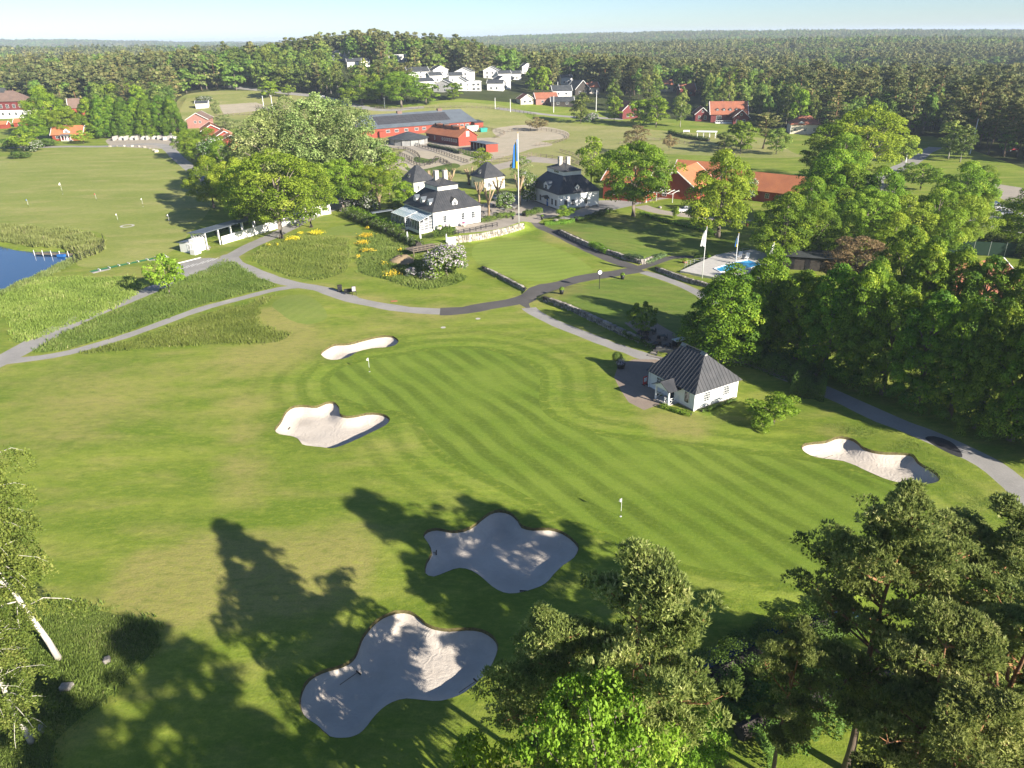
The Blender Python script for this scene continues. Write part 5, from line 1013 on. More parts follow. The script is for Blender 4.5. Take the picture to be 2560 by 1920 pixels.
# ---- 7 golf shelter by the driving range
def shelter():
    e = root('range_shelter', (-72.4, 166.6), -26.8, 0, 'white driving range shelter with dark sheet roof, low white wall and hut', 'shelter'); MB().box(-4.2, 0, -.2, 0, 3.6, 2.1).build('hut_wall', MT['white'], e); MB().slab([(-4.4, -.3, 2.12), (-1.6, -.3, 2.5), (-1.6, 3.6, 2.5), (-4.4, 3.6, 2.12)], .1).build('hut_roof', MT['slate'], e); window(e, (1, 1), 'S', -1.2, .3, .9, 1.6, 2, 1, glass='grey', name='door')
    MB().box(-1.6, .6, 2.1, 0, 3.6, 2.9).build('hut_upper_wall', MT['white'], e); m = MB()
    for k in range(4):
        x0, x1 = -4.2 + k * 1.05, -4.2 + (k + 1) * 1.05; m.bar((x0, 3.7, 2.5), (x1, 3.7, 3.35), .05).bar((x0, 3.7, 3.35), (x1, 3.7, 2.5), .05)
    m.bar((-4.2, 3.7, 3.4), (0, 3.7, 3.4), .06).bar((-4.2, 3.7, 2.45), (0, 3.7, 2.45), .06); m.build('lattice', MT['trim'], e)
    MB().slab([(-5.0, 3.2, 3.5), (.6, 3.2, 4.0), (.6, 24, 4.0), (-5.0, 24, 3.5)], .14).build('roof', MT['slate'], e)
    for k in range(6): MB().box(-.1, 4 + k * 3.9, 0, .1, 4.2 + k * 3.9, 3.9).build('post', MT['trim'], e); MB().box(-4.7, 4 + k * 3.9, 0, -4.5, 4.2 + k * 3.9, 3.4).build('post', MT['trim'], e)
    MB().box(.4, 8.2, -.2, .6, 34, 2.0).build('low_wall', MT['white'], e); MB().box(-4.6, 3.8, -.1, .1, 24, .06).build('floor_slab', MT['concrete'], e); MB().box(.01, -1.0, -.2, 1.5, -.8, 1.1).box(.01, -.8, -.2, 1.5, .8, 1.1).build('side_wall', MT['white'], e)
shelter()
p = G(750, 545); e = root('white_garage', p, 35, p[2], 'white wall of a low building half hidden behind the bright trees', 'building'); walls(e, 9, 5, 2.6, 'white'); MB().slab([(-.3, -.3, 2.75), (9.3, -.3, 2.75), (9.3, 5.3, 3.0), (-.3, 5.3, 3.0)], .15).build('roof', MT['slate'], e)
# ---- 8 tiled buildings on the right
def barn(F, ang, lx, ly, h, zr, wall, roof, axis, label, wins=(), name='red_barn', trim='trim', cat='barn', oh=.6, z=None, chim=(), group=None):
    e = root(name, F, ang, gz(F[0], F[1]) if z is None else z, label, cat, group); walls(e, lx, ly, h, wall, None, None); gable_roof(e, lx, ly, h, zr, roof, axis, oh, trim, .14, wall)
    for w_ in wins: window(e, (lx, ly), *w_)
    for cx, cy_ in chim: MB().box(cx - .4, cy_ - .4, zr - 1, cx + .4, cy_ + .4, zr + .9).build('chimney', MT['darkroof'], e)
    return e
barn((27.8, 222), -33, 13, 13, 5.6, 9.6, 'red', 'tile', 'x', 'red barn with worn tile roof behind the spreading maple', [('S', 4, 1.5, 1.2, 1.6, 2, 2)])
e = barn((43.2, 223.3), -33, 13, 16, 3.4, 8.2, 'red', 'tile', 'y', 'red hall with tall white framed gable window behind the carport', [('S', 3.2, .6, 1.4, 2.6, 2, 3), ('S', 3.2, 3.6, 1.4, 1.4, 2, 2), ('E', 4, 1, 1.2, 1.4, 2, 2)])
m = MB()
for k in range(8): m.bar((-2 + k * 1.4, -6, 2.6), (-2 + k * 1.4, -.3, 2.75), .07)
m.bar((-2.3, -5.6, 2.5), (8.2, -5.6, 2.5), .09).bar((-2.3, -1, 2.55), (8.2, -1, 2.55), .09)
for x in (-2, 3, 8): m.bar((x, -5.6, 0), (x, -5.6, 2.5), .09)
m.build('pergola', MT['trim'], e)
barn((61.8, 222.2), -40, 27, 10, 3.2, 7.0, 'red', 'tile', 'x', 'long low building with weathered tile roof and white barge board', [('S', 3 + 4 * k, 1, 1.2, 1.3, 2, 2) for k in range(6)] + [('E', 5, 1, 1.4, 1.6, 2, 2)])
barn((52, 240), -33, 16, 9, 3.4, 7.4, 'red', 'tile', 'x', 'tiled building behind the red hall', [])
barn(tuple(flat(2330, 800)), 20, 18, 8, 5.0, 7.5, 'brick', 'oldtile', 'x', 'red brick building glimpsed through the second row of limes', [('S', 2 + 3 * k, 1.2, 1.1, 1.5, 2, 2) for k in range(5)], name='brick_house', cat='house', z=0)
# ---- 9 left: manor, cottage, huts, farm
p = G(68, 294); e = root('red_manor', (p[0] - 26, p[1] - 2, 0), 6, p[2], 'large two storey manor, red above white, with tiled hip roof at the left edge', 'house'); dim = (26, 13)
MB().box(0, 0, -1, 26, 13, 4.2).build('lower_wall', MT['white'], e); MB().box(.02, .02, 4.2, 25.98, 12.98, 9).build('upper_wall', MT['darkred'], e); m = MB()
for q in hip_slopes(-.7, -.7, 26.7, 13.7, 9, 7, 6.5, 19, 6.5, 14.5): m.slab(clean(q), .15)
m.build('roof', MT['browntile'], e); MB().box(11.5, 5, 13.5, 14.5, 8, 16).build('lantern', MT['darkroof'], e)
for k in range(7): window(e, dim, 'S', 2.2 + 3.6 * k, 5.4, 1.6, 2.0, 2, 2); window(e, dim, 'S', 2.2 + 3.6 * k, 1.4, 1.1, 1.6, 2, 2, frame='grey')
p = G(133, 352); e = barn((p[0], p[1]), 4, 14, 7, 3.0, 6.4, 'red', 'tile', 'x', 'red cottage with orange roof, white porch and small white dormer', [('S', 2.4, .9, 1.6, 1.4, 2, 2), ('S', 11.6, .9, 1.6, 1.4, 2, 2)], name='red_cottage', cat='cottage'); walls(e, 14, 7, 3.0, 'red', None, 'trim') if False else None
MB().box(4.6, -1.9, -.2, 9.4, -.01, .35).build('porch_floor', MT['concrete'], e); MB().slab([(4.3, -2.2, 2.5), (9.7, -2.2, 2.5), (9.7, .2, 3.0), (4.3, .2, 3.0)], .12).build('porch_roof', MT['slate'], e)
for x in (4.8, 6.3, 7.7, 9.2): MB().box(x - .1, -1.8, .35, x + .1, -1.6, 2.5).build('porch_post', MT['trim'], e)
MB().box(6.2, -.08, .3, 7.8, -.005, 2.4).build('door', MT['trim'], e); dormer(e, (14, 7), 'S', 7, 3.1, .3, 2.8, 1.3, 1.1, 'trim', 'tile')
p = G(36, 318); barn((p[0], p[1]), 5, 6, 4, 2.4, 4.0, 'red', 'tile', 'x', 'tiny red outhouse with orange roof below the red manor', [('S', 3, .3, 1.4, 1.8, 2, 1)], name='red_outhouse', cat='hut', oh=.3)
p = G(-6, 322); barn((p[0], p[1]), 5, 5, 4, 2.2, 3.6, 'red', 'tile', 'x', 'red shed cut by the left edge', [], name='red_outhouse', cat='hut', oh=.3)
p = G(178, 292); barn((p[0], p[1]), 25, 15, 11, 5, 9.5, 'red', 'browntile', 'x', 'house with brown roof and dark chimney above the hedge row', [('E', 5, 2, 1.2, 1.4, 2, 2)], name='house', cat='house', chim=((6, 5.5),))
p = G(470, 322); barn((p[0], p[1]), 8, 10.5, 12, 4.6, 7.6, 'pinkred', 'browntile', 'y', 'faded red gabled farmhouse with white trim', [('S', 4.2, 2.6, 1.2, 1.2, 2, 2), ('S', 6.6, 2.6, 1.2, 1.2, 2, 2)], name='farmhouse', cat='house')
p = G(508, 352); barn((p[0], p[1]), 22, 9, 15, 4.5, 7.0, 'red', 'tile', 'y', 'red farm building with orange roof, farthest of the stepped row', [], name='farm_building', cat='farm building')
p = G(545, 362); barn((p[0], p[1]), 22, 7, 13, 3.8, 5.8, 'red', 'tile', 'y', 'middle red farm building of the stepped row', [], name='farm_building', cat='farm building')
p = G(556, 378); barn((p[0], p[1]), 22, 8.5, 10, 4.4, 6.4, 'red', 'tile', 'y', 'nearest red farm building of the stepped row, with small window', [('S', 5, 1.8, 1.4, .9, 2, 1)], name='farm_building', cat='farm building')
p = G(490, 272); barn((p[0], p[1]), 10, 7, 5, 3.0, 4.2, 'white', 'darkroof', 'x', 'small white hut by the sandy riding arena', [], name='arena_hut', cat='hut', oh=.3)
# ---- 10 right: red house with veranda and neighbours
p = G(1776, 306); e = barn((p[0], p[1]), -6, 18, 11, 4.2, 9.6, 'darkred', 'oldtile', 'x', 'dark red house with four roof dormers and white veranda at the forest edge', [('S', 4, .8, 2.6, 2.4, 3, 2), ('S', 13, .8, 2.6, 2.4, 3, 2)], name='red_villa', cat='house', chim=((6, 6),))
for u in (3.2, 6.4, 9.6, 12.8): dormer(e, (18, 11), 'S', u, 5.2, 1.2, 1.5, 1.1, .5, 'darkroof', 'oldtile')
m = MB(); m.box(2, -4, -.2, 15, -.01, .3)
for x in np.arange(2, 15.1, 1.0): m.box(x - .05, -4, .3, x + .05, -3.9, 1.2)
m.box(2, -4.02, 1.1, 15, -3.88, 1.25).build('veranda', MT['trim'], e)
p = G(1752, 303); barn((p[0] - 3, p[1]), -6, 7, 10, 3.6, 6.6, 'darkred', 'oldtile', 'y', 'left gabled wing of the dark red house', [('S', 2, .8, 1.2, 1.8, 2, 2), ('S', 5, .8, 1.2, 1.8, 2, 2), ('S', 3.5, 4.2, 1, 1, 2, 1)], name='villa_wing', cat='house')
p = G(1842, 312); barn((p[0] - 2, p[1]), -6, 7.5, 10, 3.8, 7.0, 'darkred', 'oldtile', 'y', 'right gabled wing of the dark red house', [('S', 2, .8, 1.2, 1.8, 2, 2), ('S', 5.2, .8, 1.2, 1.8, 2, 2), ('S', 3.7, 4.4, 1, 1, 2, 1)], name='villa_wing', cat='house')
p = G(1556, 298); barn((p[0], p[1]), 15, 9, 10, 4.5, 8.5, 'darkred', 'oldtile', 'y', 'dark red house with white trim half hidden by trees at the pasture edge', [('S', 3, 1, 1.2, 1.5, 2, 2), ('S', 6, 1, 1.2, 1.5, 2, 2), ('S', 4.5, 5, 1.2, 1.3, 2, 2)], name='red_villa', cat='house')
p = G(1975, 335); e = root('cottage', p, -10, p[2], 'pale cottage with pinkish red hip roof and white gable below the pines', 'cottage'); walls(e, 13, 9, 4.2, 'cream', None, 'trim'); m = MB()
for q in hip_slopes(-.5, -.5, 13.5, 9.5, 4.2, 4.2, 4.5, 8.8, 4.5, 7.8): m.slab(q, .14)
m.build('roof', MT['oldtile'], e); dormer(e, (13, 9), 'S', 4.5, 3.6, .2, 3.2, 1.2, 1.0, 'trim', 'oldtile')
for u in (2, 6.5, 10.5): window(e, (13, 9), 'S', u, 1.2, 1.2, 1.6, 2, 2)
for (px, py, lx, ly, h, zr, wl, rf, ax, ang, lab) in (
 (1302, 262, 8, 9, 3, 5.5, 'cream', 'oldtile', 'y', 15, 'small pale house with red roof at the left of the roadside houses'),
 (1340, 262, 13, 9, 3.4, 6.2, 'pinkred', 'oldtile', 'x', 10, 'pinkish house with terracotta roof beside the lane'),
 (1378, 266, 13, 9, 2.6, 4.8, 'darkwood', 'darkroof', 'x', 0, 'dark open carport with dark roof beside the lane'),
 (1382, 242, 12, 9, 3.4, 6.2, 'white', 'darkroof', 'x', 8, 'white bungalow with grey roof behind the carport'),
 (1438, 238, 11, 10, 3.6, 8.5, 'darkwood', 'darkroof', 'y', 30, 'black steep roofed house behind the lane'),
 (1466, 236, 9, 7, 4, 7.0, 'cream', 'oldtile', 'x', 20, 'ochre walled house right of the black one'),
 (1403, 212, 8, 7, 5, 6.5, 'white', 'darkroof', 'x', 10, 'white house half hidden in the trees above the lane'),
 (1648, 228, 10, 8, 4, 7.0, 'cream', 'oldtile', 'x', 5, 'house with red roof deep in the trees'),
 (1700, 240, 10, 8, 4, 7.0, 'darkred', 'oldtile', 'x', 5, 'dark red house deep in the trees right of the red roofed one')):
    p = G(px, py); barn((p[0], p[1]), ang, lx, ly, h, zr, wl, rf, ax, lab, [('S', lx * .3, 1, 1.4, 1.3, 2, 1), ('S', lx * .7, 1, 1.4, 1.3, 2, 1)], name='house', cat='house', group='houses along the lane', oh=.4)
# ---- 11 white houses on the wooded hill and beyond
HILL = [(765, 151, 12, 'b', 'left end of the hilltop row'), (797, 148, 12, 'w', 'hilltop row, second from the left'), (822, 147, 10, 'w', 'hilltop row, third from the left'), (852, 152, 13, 'b', 'right end of the hilltop row, dark roof'), (886, 170, 10, 'w', 'below the hilltop row'), (908, 168, 11, 'w', 'right of the one below the hilltop row'), (932, 150, 9, 'w', 'alone between the pines on the hill'), (1000, 156, 11, 'f', 'tall flat roofed, between the masts'), (1040, 150, 10, 'w', 'right of the flat roofed one'), (1085, 156, 13, 'f', 'wide flat roofed, on the hilltop'), (1048, 196, 15, 'd', 'with black roof, left of the gabled pair'), (1104, 196, 11, 'b', 'left of the gabled pair'), (1066, 222, 12, 'w', 'lowest left, partly behind the great oak'), (1092, 206, 9, 'w', 'small, under the left gabled one'), (1160, 200, 12, 'b', 'right of the gabled pair'), (1140, 206, 9, 'w', 'small, between the gabled pair'), (1180, 228, 12, 'f', 'lowest, with large windows'), (1150, 226, 9, 'b', 'lower row, left of the large windowed one'), (1108, 230, 12, 'g', 'grey, lower row'), (1228, 196, 11, 'b', 'alone with a tall gable, right end of the hill'), (1238, 226, 10, 'w', 'lower right end'), (1262, 224, 10, 'b', 'last of the lower right end'), (1262, 200, 9, 'w', 'beside the tall gabled one'), (1320, 185, 9, 'b', 'among trees right of the hill'), (1290, 200, 8, 'w', 'small among trees right of the hill')]
for px, py, L, k, lab in HILL:
    p = G(px, py); hh = 5.6 if k in 'bf' else 4.6; wl = 'grey' if k == 'g' else 'white'; rf = 'darkroof'
    e = root('villa', (p[0] - L / 2, p[1]), random.choice((12, 20, 28, -8)), p[2] - .3, 'white hillside house, ' + lab if k != 'g' else 'grey hillside house, lower row beside the white ones', 'house', 'houses on the wooded hill'); lx, ly = L, L * .75; walls(e, lx, ly, hh, wl)
    if k == 'f': MB().box(-.3, -.3, hh, lx + .3, ly + .3, hh + .35).build('roof', MT['white'], e)
    else: gable_roof(e, lx, ly, hh, hh + (2.6 if k != 'w' else 1.8), rf, 'x' if k in 'dw' else 'y', .4, 'trim', .14, wl)
    for z in ((.9,) if k == 'w' else (.7, 3.3)):
        for u in (.25, .6, .85)[:3 if k == 'f' else 2]: window(e, (lx, ly), 'S', lx * u, z, 1.8 if k == 'f' else 1.2, 1.5, 2, 1)
for px, py, L, rf, lab in ((2090, 178, 13, 'darkroof', 'white house with dark roof in the far right forest'), (2120, 192, 18, 'slate', 'long white school building in the far right clearing'), (2172, 190, 20, 'darkroof', 'long dark roofed building right of the white school'), (2048, 190, 14, 'slate', 'low pale building left of the white school'), (92, 160, 16, 'white', 'white church like house far off on the left hillside'), (60, 168, 12, 'white', 'low white building beside the far church like house')):
    p = G(px, py); e = barn((p[0] - L / 2, p[1]), 8, L, L * .55, 5, 7.4, 'white', rf, 'x', lab, [('S', L * u, 1.5, 1.6, 1.8, 2, 1) for u in (.2, .5, .8)], name='building', cat='building', group='far buildings', oh=.3)
# ------------------------------------------------------------------ stone walls, every stone a part
def stone_proto(seed, mat):
    rng = np.random.default_rng(seed); bm = bmesh.new(); bmesh.ops.create_cube(bm, size=1.0); bmesh.ops.bevel(bm, geom=list(bm.edges), offset=.16, segments=1, affect='EDGES')
    for v in bm.verts: v.co += Vector(rng.uniform(-.07, .07, 3))
    me = bpy.data.meshes.new('stone'); bm.to_mesh(me); bm.free(); me.materials.append(mat); return me
SP = {k: [stone_proto(100 + i, MT[k]) for i in range(4)] for k in ('stone', 'palestone')}
def stone_wall(key, label, mat, ln=.62, rows=2, cap=True):
    line = spline(list(WALLW[key]), False, .5); h = WALLS[key][1] + .12; p0 = line[0]; e = empty('stone_wall', (p0[0], p0[1], 0), 0, label, 'wall', 'dry stone walls'); rng = np.random.default_rng(len(key) * 7)
    seg = np.hypot(*np.diff(line, axis=0).T); cum = np.concatenate([[0], np.cumsum(seg)]); L = cum[-1]; hr = h / rows
    core = MB()
    for i in range(len(line) - 1):
        a, b = line[i], line[i + 1]; d = (b - a) / max(np.hypot(*(b - a)), 1e-6); n = np.array([-d[1], d[0]]); q = [a + n * .08, b + n * .08, b + n * .5, a + n * .5]; z = gz(*(a - n * .3)); core.prism([(c[0] - p0[0], c[1] - p0[1]) for c in q], z - .4, z + h * .9)
    core.build('core', MT['darkwood'], e)
    for r in range(rows):
        s = rng.uniform(0, .3)
        while s < L - .2:
            w_ = ln * rng.uniform(.65, 1.45); x = np.array([np.interp(s + w_ / 2, cum, line[:, k]) for k in (0, 1)]); x2 = np.array([np.interp(s + w_ / 2 + .3, cum, line[:, k]) for k in (0, 1)]); d = x2 - x
            if np.hypot(*d) < 1e-3: break
            d /= np.hypot(*d); n = np.array([-d[1], d[0]]); zb = gz(*(x - n * .5)); end = min(1, s / 2.0 + .35, (L - s) / 2.0 + .35)
            o = link('stone', SP[mat][rng.integers(0, 4)], e, (x[0] + n[0] * .3 - p0[0], x[1] + n[1] * .3 - p0[1], zb + hr * (r + .5) * end), math.atan2(d[1], d[0]) + rng.uniform(-.1, .1)); o.scale = (w_ * .93, .62 * rng.uniform(.85, 1.15), hr * end * rng.uniform(.82, 1.2)); s += w_ * .98
    return e
stone_wall('terrace', 'pale stone retaining wall below the clubhouse terrace', 'palestone', .75, 3); stone_wall('lawn', 'dark stone wall along the asphalt path below the upper lawn', 'stone', .6, 2); stone_wall('green', 'short dark stone wall beside the practice green', 'stone', .55, 2); stone_wall('patio', 'longest stone wall, along the footpath to the pavilion', 'stone', .6, 3); stone_wall('pool', 'stone wall below the swimming pool', 'stone', .6, 2)
# ------------------------------------------------------------------ hedges, bushes, flowers, long grass
def leafy_strip(px, wd, h, n, size, mat, seed, zoff=0.0):
    rng = np.random.default_rng(seed); L = spline([np.array(G(*q))[:2] for q in px], False, .4); cum = np.concatenate([[0], np.cumsum(np.hypot(*np.diff(L, axis=0).T))]); s = rng.uniform(0, cum[-1], n)
    c = np.stack([np.interp(s, cum, L[:, 0]), np.interp(s, cum, L[:, 1])], 1); c2 = np.stack([np.interp(s + .2, cum, L[:, 0]), np.interp(s + .2, cum, L[:, 1])], 1); c1 = np.stack([np.interp(s - .2, cum, L[:, 0]), np.interp(s - .2, cum, L[:, 1])], 1); d = c2 - c1; d /= np.maximum(np.hypot(d[:, 0], d[:, 1])[:, None], 1e-6); nn = np.stack([-d[:, 1], d[:, 0]], 1)
    a = rng.uniform(-.15, math.pi + .15, n); k = rng.uniform(.8, 1.06, n) * (1 + .12 * np.sin(s * 1.7 + seed) + .08 * np.sin(s * 4.1)); ca = np.sign(np.cos(a)) * np.abs(np.cos(a)) ** .5; sa = np.clip(np.sin(a), 0, 1) ** .55
    q = c + nn * (ca * wd / 2 * k)[:, None]; z = T(c) + zoff + sa * h * k; nr = np.column_stack([nn * np.cos(a)[:, None], np.sin(a)]) + rand_dir(rng, n) * .7; nr /= np.linalg.norm(nr, axis=1)[:, None]
    return np.column_stack([q, z]), nr, .45 + .15 * np.sin(s * 2.3) + .2 * rng.normal(size=n), rng
def hedge(px, wd, h, n, size, mat, label, seed, name='hedge', group=None, flower=None):
    p, nr, ti, rng = leafy_strip(px, wd, h, n, size, mat, seed); o0 = p.mean(0); e = empty(name, (o0[0], o0[1], gz(o0[0], o0[1])), 0, label, 'hedge', group); off = np.array(e.location)
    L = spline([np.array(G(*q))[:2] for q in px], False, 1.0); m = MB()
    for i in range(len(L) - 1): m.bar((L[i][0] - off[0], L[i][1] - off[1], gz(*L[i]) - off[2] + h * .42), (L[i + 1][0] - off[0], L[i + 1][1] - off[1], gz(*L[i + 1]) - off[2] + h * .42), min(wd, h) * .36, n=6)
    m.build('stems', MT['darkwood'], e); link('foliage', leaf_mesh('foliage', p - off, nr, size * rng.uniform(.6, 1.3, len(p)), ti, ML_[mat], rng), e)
    if flower:
        j = rng.permutation(len(p))[:flower[1]]; j = j[p[j, 2] - off[2] > h * .3]; link('blossom', leaf_mesh('blossom', p[j] - off + nr[j] * .06, nr[j], flower[2] * rng.uniform(.7, 1.3, len(j)), rng.uniform(0, 1, len(j)), ML_[flower[0]], rng, asp=1), e)
    return e
hedge([(866, 540), (900, 555), (950, 575), (1000, 597), (1048, 622)], 2.4, 2.0, 9000, .26, 'hedge', 'long clipped hedge with pale flowers below the glazed wing', 1, flower=('white', 500, .2))
hedge([(880, 536), (950, 566), (1010, 588)], 1.6, 2.3, 4500, .26, 'fresh', 'light green hedge strip against the glazed wing', 2)
hedge([(1088, 592), (1112, 588), (1132, 582)], 2.4, 1.6, 3600, .24, 'hedge', 'square clipped hedge before the clubhouse door', 3)
hedge([(1200, 556), (1240, 548), (1282, 540)], 1.8, 1.2, 3600, .24, 'hedge', 'low hedge on the terrace edge right of the clubhouse', 4)
hedge([(1310, 541), (1330, 536), (1352, 530)], 1.8, 1.3, 3000, .24, 'hedge', 'low clipped hedge right of the tall flagpole', 5)
hedge([(1360, 562), (1400, 560), (1432, 555)], 1.6, .8, 2500, .26, 'fresh', 'leafy flower bed at the plaza corner', 6, 'flower_bed')
hedge([(1440, 553), (1480, 545), (1525, 528)], 2.0, .9, 2600, .28, 'hedge', 'low planting along the drive of the white wing', 7, 'flower_bed')
hedge([(1600, 535), (1650, 552), (1700, 565), (1760, 580), (1790, 590)], 1.6, .9, 3400, .28, 'fresh', 'low leafy bed along the pale drive', 8, 'flower_bed')
hedge([(1478, 612), (1500, 622), (1522, 632)], 1.7, .8, 1800, .24, 'fresh', 'leafy clump growing above the dark stone wall', 9, 'flower_bed')
hedge([(1565, 642), (1610, 655), (1640, 646), (1658, 640)], 1.6, .7, 2400, .24, 'bluegreen', 'low leafy bed at the corner of the dark stone wall', 10, 'flower_bed')
hedge([(1735, 645), (1765, 648), (1790, 655)], 1.5, .9, 1600, .24, 'hedge', 'low bushes by the pool fence', 11, 'flower_bed')
hedge([(1870, 905), (1930, 925), (1985, 945), (2030, 962)], 3.2, 2.4, 12000, .2, 'hedge', 'dark clipped hedge between the road and the pavilion lawn', 12)
hedge([(1985, 975), (2025, 985), (2060, 990)], 3.4, 2.6, 9000, .2, 'hedge', 'dark rounded shrubs beside the road right of the pavilion', 13, 'shrubbery')
hedge([(1700, 1780), (1760, 1725), (1840, 1680), (1920, 1640), (2000, 1600), (2120, 1560)], 4.2, 1.8, 26000, .17, 'hedge', 'dense dark green hedge bank along the stream', 14)
hedge([(1845, 1850), (1960, 1790), (2100, 1740), (2250, 1700)], 5, 1.6, 16000, .2, 'hedge', 'undergrowth below the corner pines', 15, 'undergrowth')
hedge([(2430, 570), (2490, 562), (2560, 575), (2640, 590)], 2, 1.8, 5000, .28, 'hedge', 'clipped hedge before the car park', 16)
hedge([(2440, 622), (2500, 628), (2580, 650)], 3, 3.2, 6000, .3, 'hedge', 'tall dark hedge behind the green net fence', 17)
hedge([(1672, 333), (1700, 342), (1740, 350), (1772, 354)], 1.6, 1.6, 2600, .4, 'hedge', 'clipped field hedge in front of the white pergola', 18)
hedge([(1588, 878), (1620, 890)], 1.0, .5, 900, .2, 'hedge', 'low edging plants by the patio steps', 19, 'flower_bed') if False else None
hedge([(1560, 838), (1600, 856), (1640, 876)], .9, .8, 2200, .18, 'hedge', 'low hedge along the patio above the stone wall', 20)
hedge([(1655, 1018), (1690, 1030), (1728, 1040)], .8, .5, 1800, .14, 'fresh', 'low flowering border at the foot of the pavilion wall', 21, 'flower_bed')
hedge([(1752, 1030), (1800, 1014), (1838, 1000)], .6, .35, 1200, .14, 'hedge', 'narrow border along the long pavilion wall', 22, 'flower_bed')
hedge([(1070, 366), (1120, 376), (1150, 385)], 1.6, 1.4, 1500, .35, 'bluegreen', 'low grey green bushes beside the stable wall', 23, 'shrubbery')
hedge([(540, 585), (570, 572), (620, 560)], 1.4, .8, 1600, .26, 'hedge', 'low planting along the white shelter wall', 24, 'flower_bed')
hedge([(1000, 418), (1060, 425), (1120, 418)], 4, .8, 2500, .35, 'fresh', 'tall weeds between the paddocks', 25, 'weeds') if False else None
def bush_px(kind, px, py, top, wpx, label, name='bush', flower=None, group=None, cat='bush'):
    p = G(px, py); h = height_for(p, top); wd = wpx * mpp(p); fl = None
    if flower:
        key, n, sz = flower; k = KINDS[kind]; rng = np.random.default_rng(int(px)); V = np.zeros(len(k.crown.vertices) * 3, np.float32); k.crown.vertices.foreach_get('co', V); V = V.reshape(-1, 4, 3).mean(1); r = np.linalg.norm(V[:, :2], axis=1) / (k.w / 2); V = V[(r > .45) | (V[:, 2] > k.h * .6)]; V = V[rng.permutation(len(V))[:n]]; d = V - np.array([0, 0, k.h * .4]); d /= np.linalg.norm(d, axis=1)[:, None]; j = len(V)
        fl = leaf_mesh('blossom', V + d * .08, d * .6 + rand_dir(rng, j) * .5, sz * rng.uniform(.7, 1.3, j) / (wd / k.w), rng.uniform(0, 1, j), ML_[key], rng, asp=1)
    return plant(kind, p, h, wd, label, group, name, cat=cat, flower=fl)
bush_px('shrub', 1118, 690, 612, 130, 'large lilac in full pale bloom below the terrace', 'lilac_bush', ('lilac', 2600, .44)); bush_px('shrub', 888, 525, 482, 70, 'lilac in bloom left of the glazed wing', 'lilac_bush', ('lilac', 2200, .42)); bush_px('shrub', 925, 530, 475, 60, 'pale lilac behind the clubhouse canopy', 'lilac_bush', ('white', 900, .36))
bush_px('shrub_blue', 1028, 690, 668, 28, 'small mauve lilac on the grassy mound', 'lilac_bush', ('lilac', 500, .25)); bush_px('shrub_blue', 1062, 695, 680, 40, 'low mauve bush beside the earth heap', 'lilac_bush', ('lilac', 400, .25)); bush_px('shrub', 1318, 505, 430, 60, 'white blossomed bush behind the tall flagpole', 'lilac_bush', ('white', 700, .32)); bush_px('shrub', 1265, 520, 480, 60, 'white blossomed bush left of the tall flagpole', 'lilac_bush', ('white', 600, .3))
bush_px('shrub_blue', 1862, 498, 440, 66, 'grey blue flowering bush beside the dark tree', 'lilac_bush', ('white', 700, .3)); bush_px('shrub', 540, 415, 345, 66, 'white flowering bush by the nearest red farm building', 'lilac_bush', ('white', 900, .45)); bush_px('shrub', 92, 378, 350, 40, 'white flowering bush beside the cottage drive', 'lilac_bush', ('white', 600, .5)); bush_px('shrub', 1480, 305, 282, 40, 'lilac clump at the far pasture edge', 'lilac_bush', ('lilac', 700, .6)); bush_px('shrub', 510, 255, 240, 46, 'white blossom thicket by the arena hut', 'lilac_bush', ('white', 700, .7)); bush_px('shrub_blue', 590, 470, 400, 60, 'dusky blossomed bush where road meets grove', 'lilac_bush', ('lilac', 500, .4))
bush_px('ball', 1605, 832, 752, 66, 'round clipped evergreen ball on the lower lawn', 'topiary_ball'); bush_px('shrub_b', 1690, 545, 515, 20, 'small round shrub by the drive sign', 'shrub')
bush_px('small', 1935, 1060, 985, 112, 'light green arching shrub right of the pavilion', 'shrub'); bush_px('shrub_b', 1905, 1072, 1030, 62, 'low bright shrub in front of the arching shrub', 'shrub'); bush_px('shrub', 2000, 1052, 1000, 60, 'dark juniper patch beside the road hedge', 'shrub') if False else None
bush_px('shrub_b', 1025, 545, 505, 44, 'bright bush against the dark clubhouse dormers', 'shrub'); bush_px('shrub', 990, 535, 495, 60, 'green bush behind the glazed wing', 'shrub'); bush_px('shrub', 1110, 640, 612, 24, 'small conifer bush by the wooden deck', 'shrub'); bush_px('shrub', 50, 395, 378, 50, 'low bush with green net at the range edge', 'shrub'); bush_px('shrub', 30, 372, 345, 46, 'dark bush by the red shed', 'shrub'); bush_px('shrub', 120, 366, 345, 40, 'bush left of the red cottage', 'shrub')
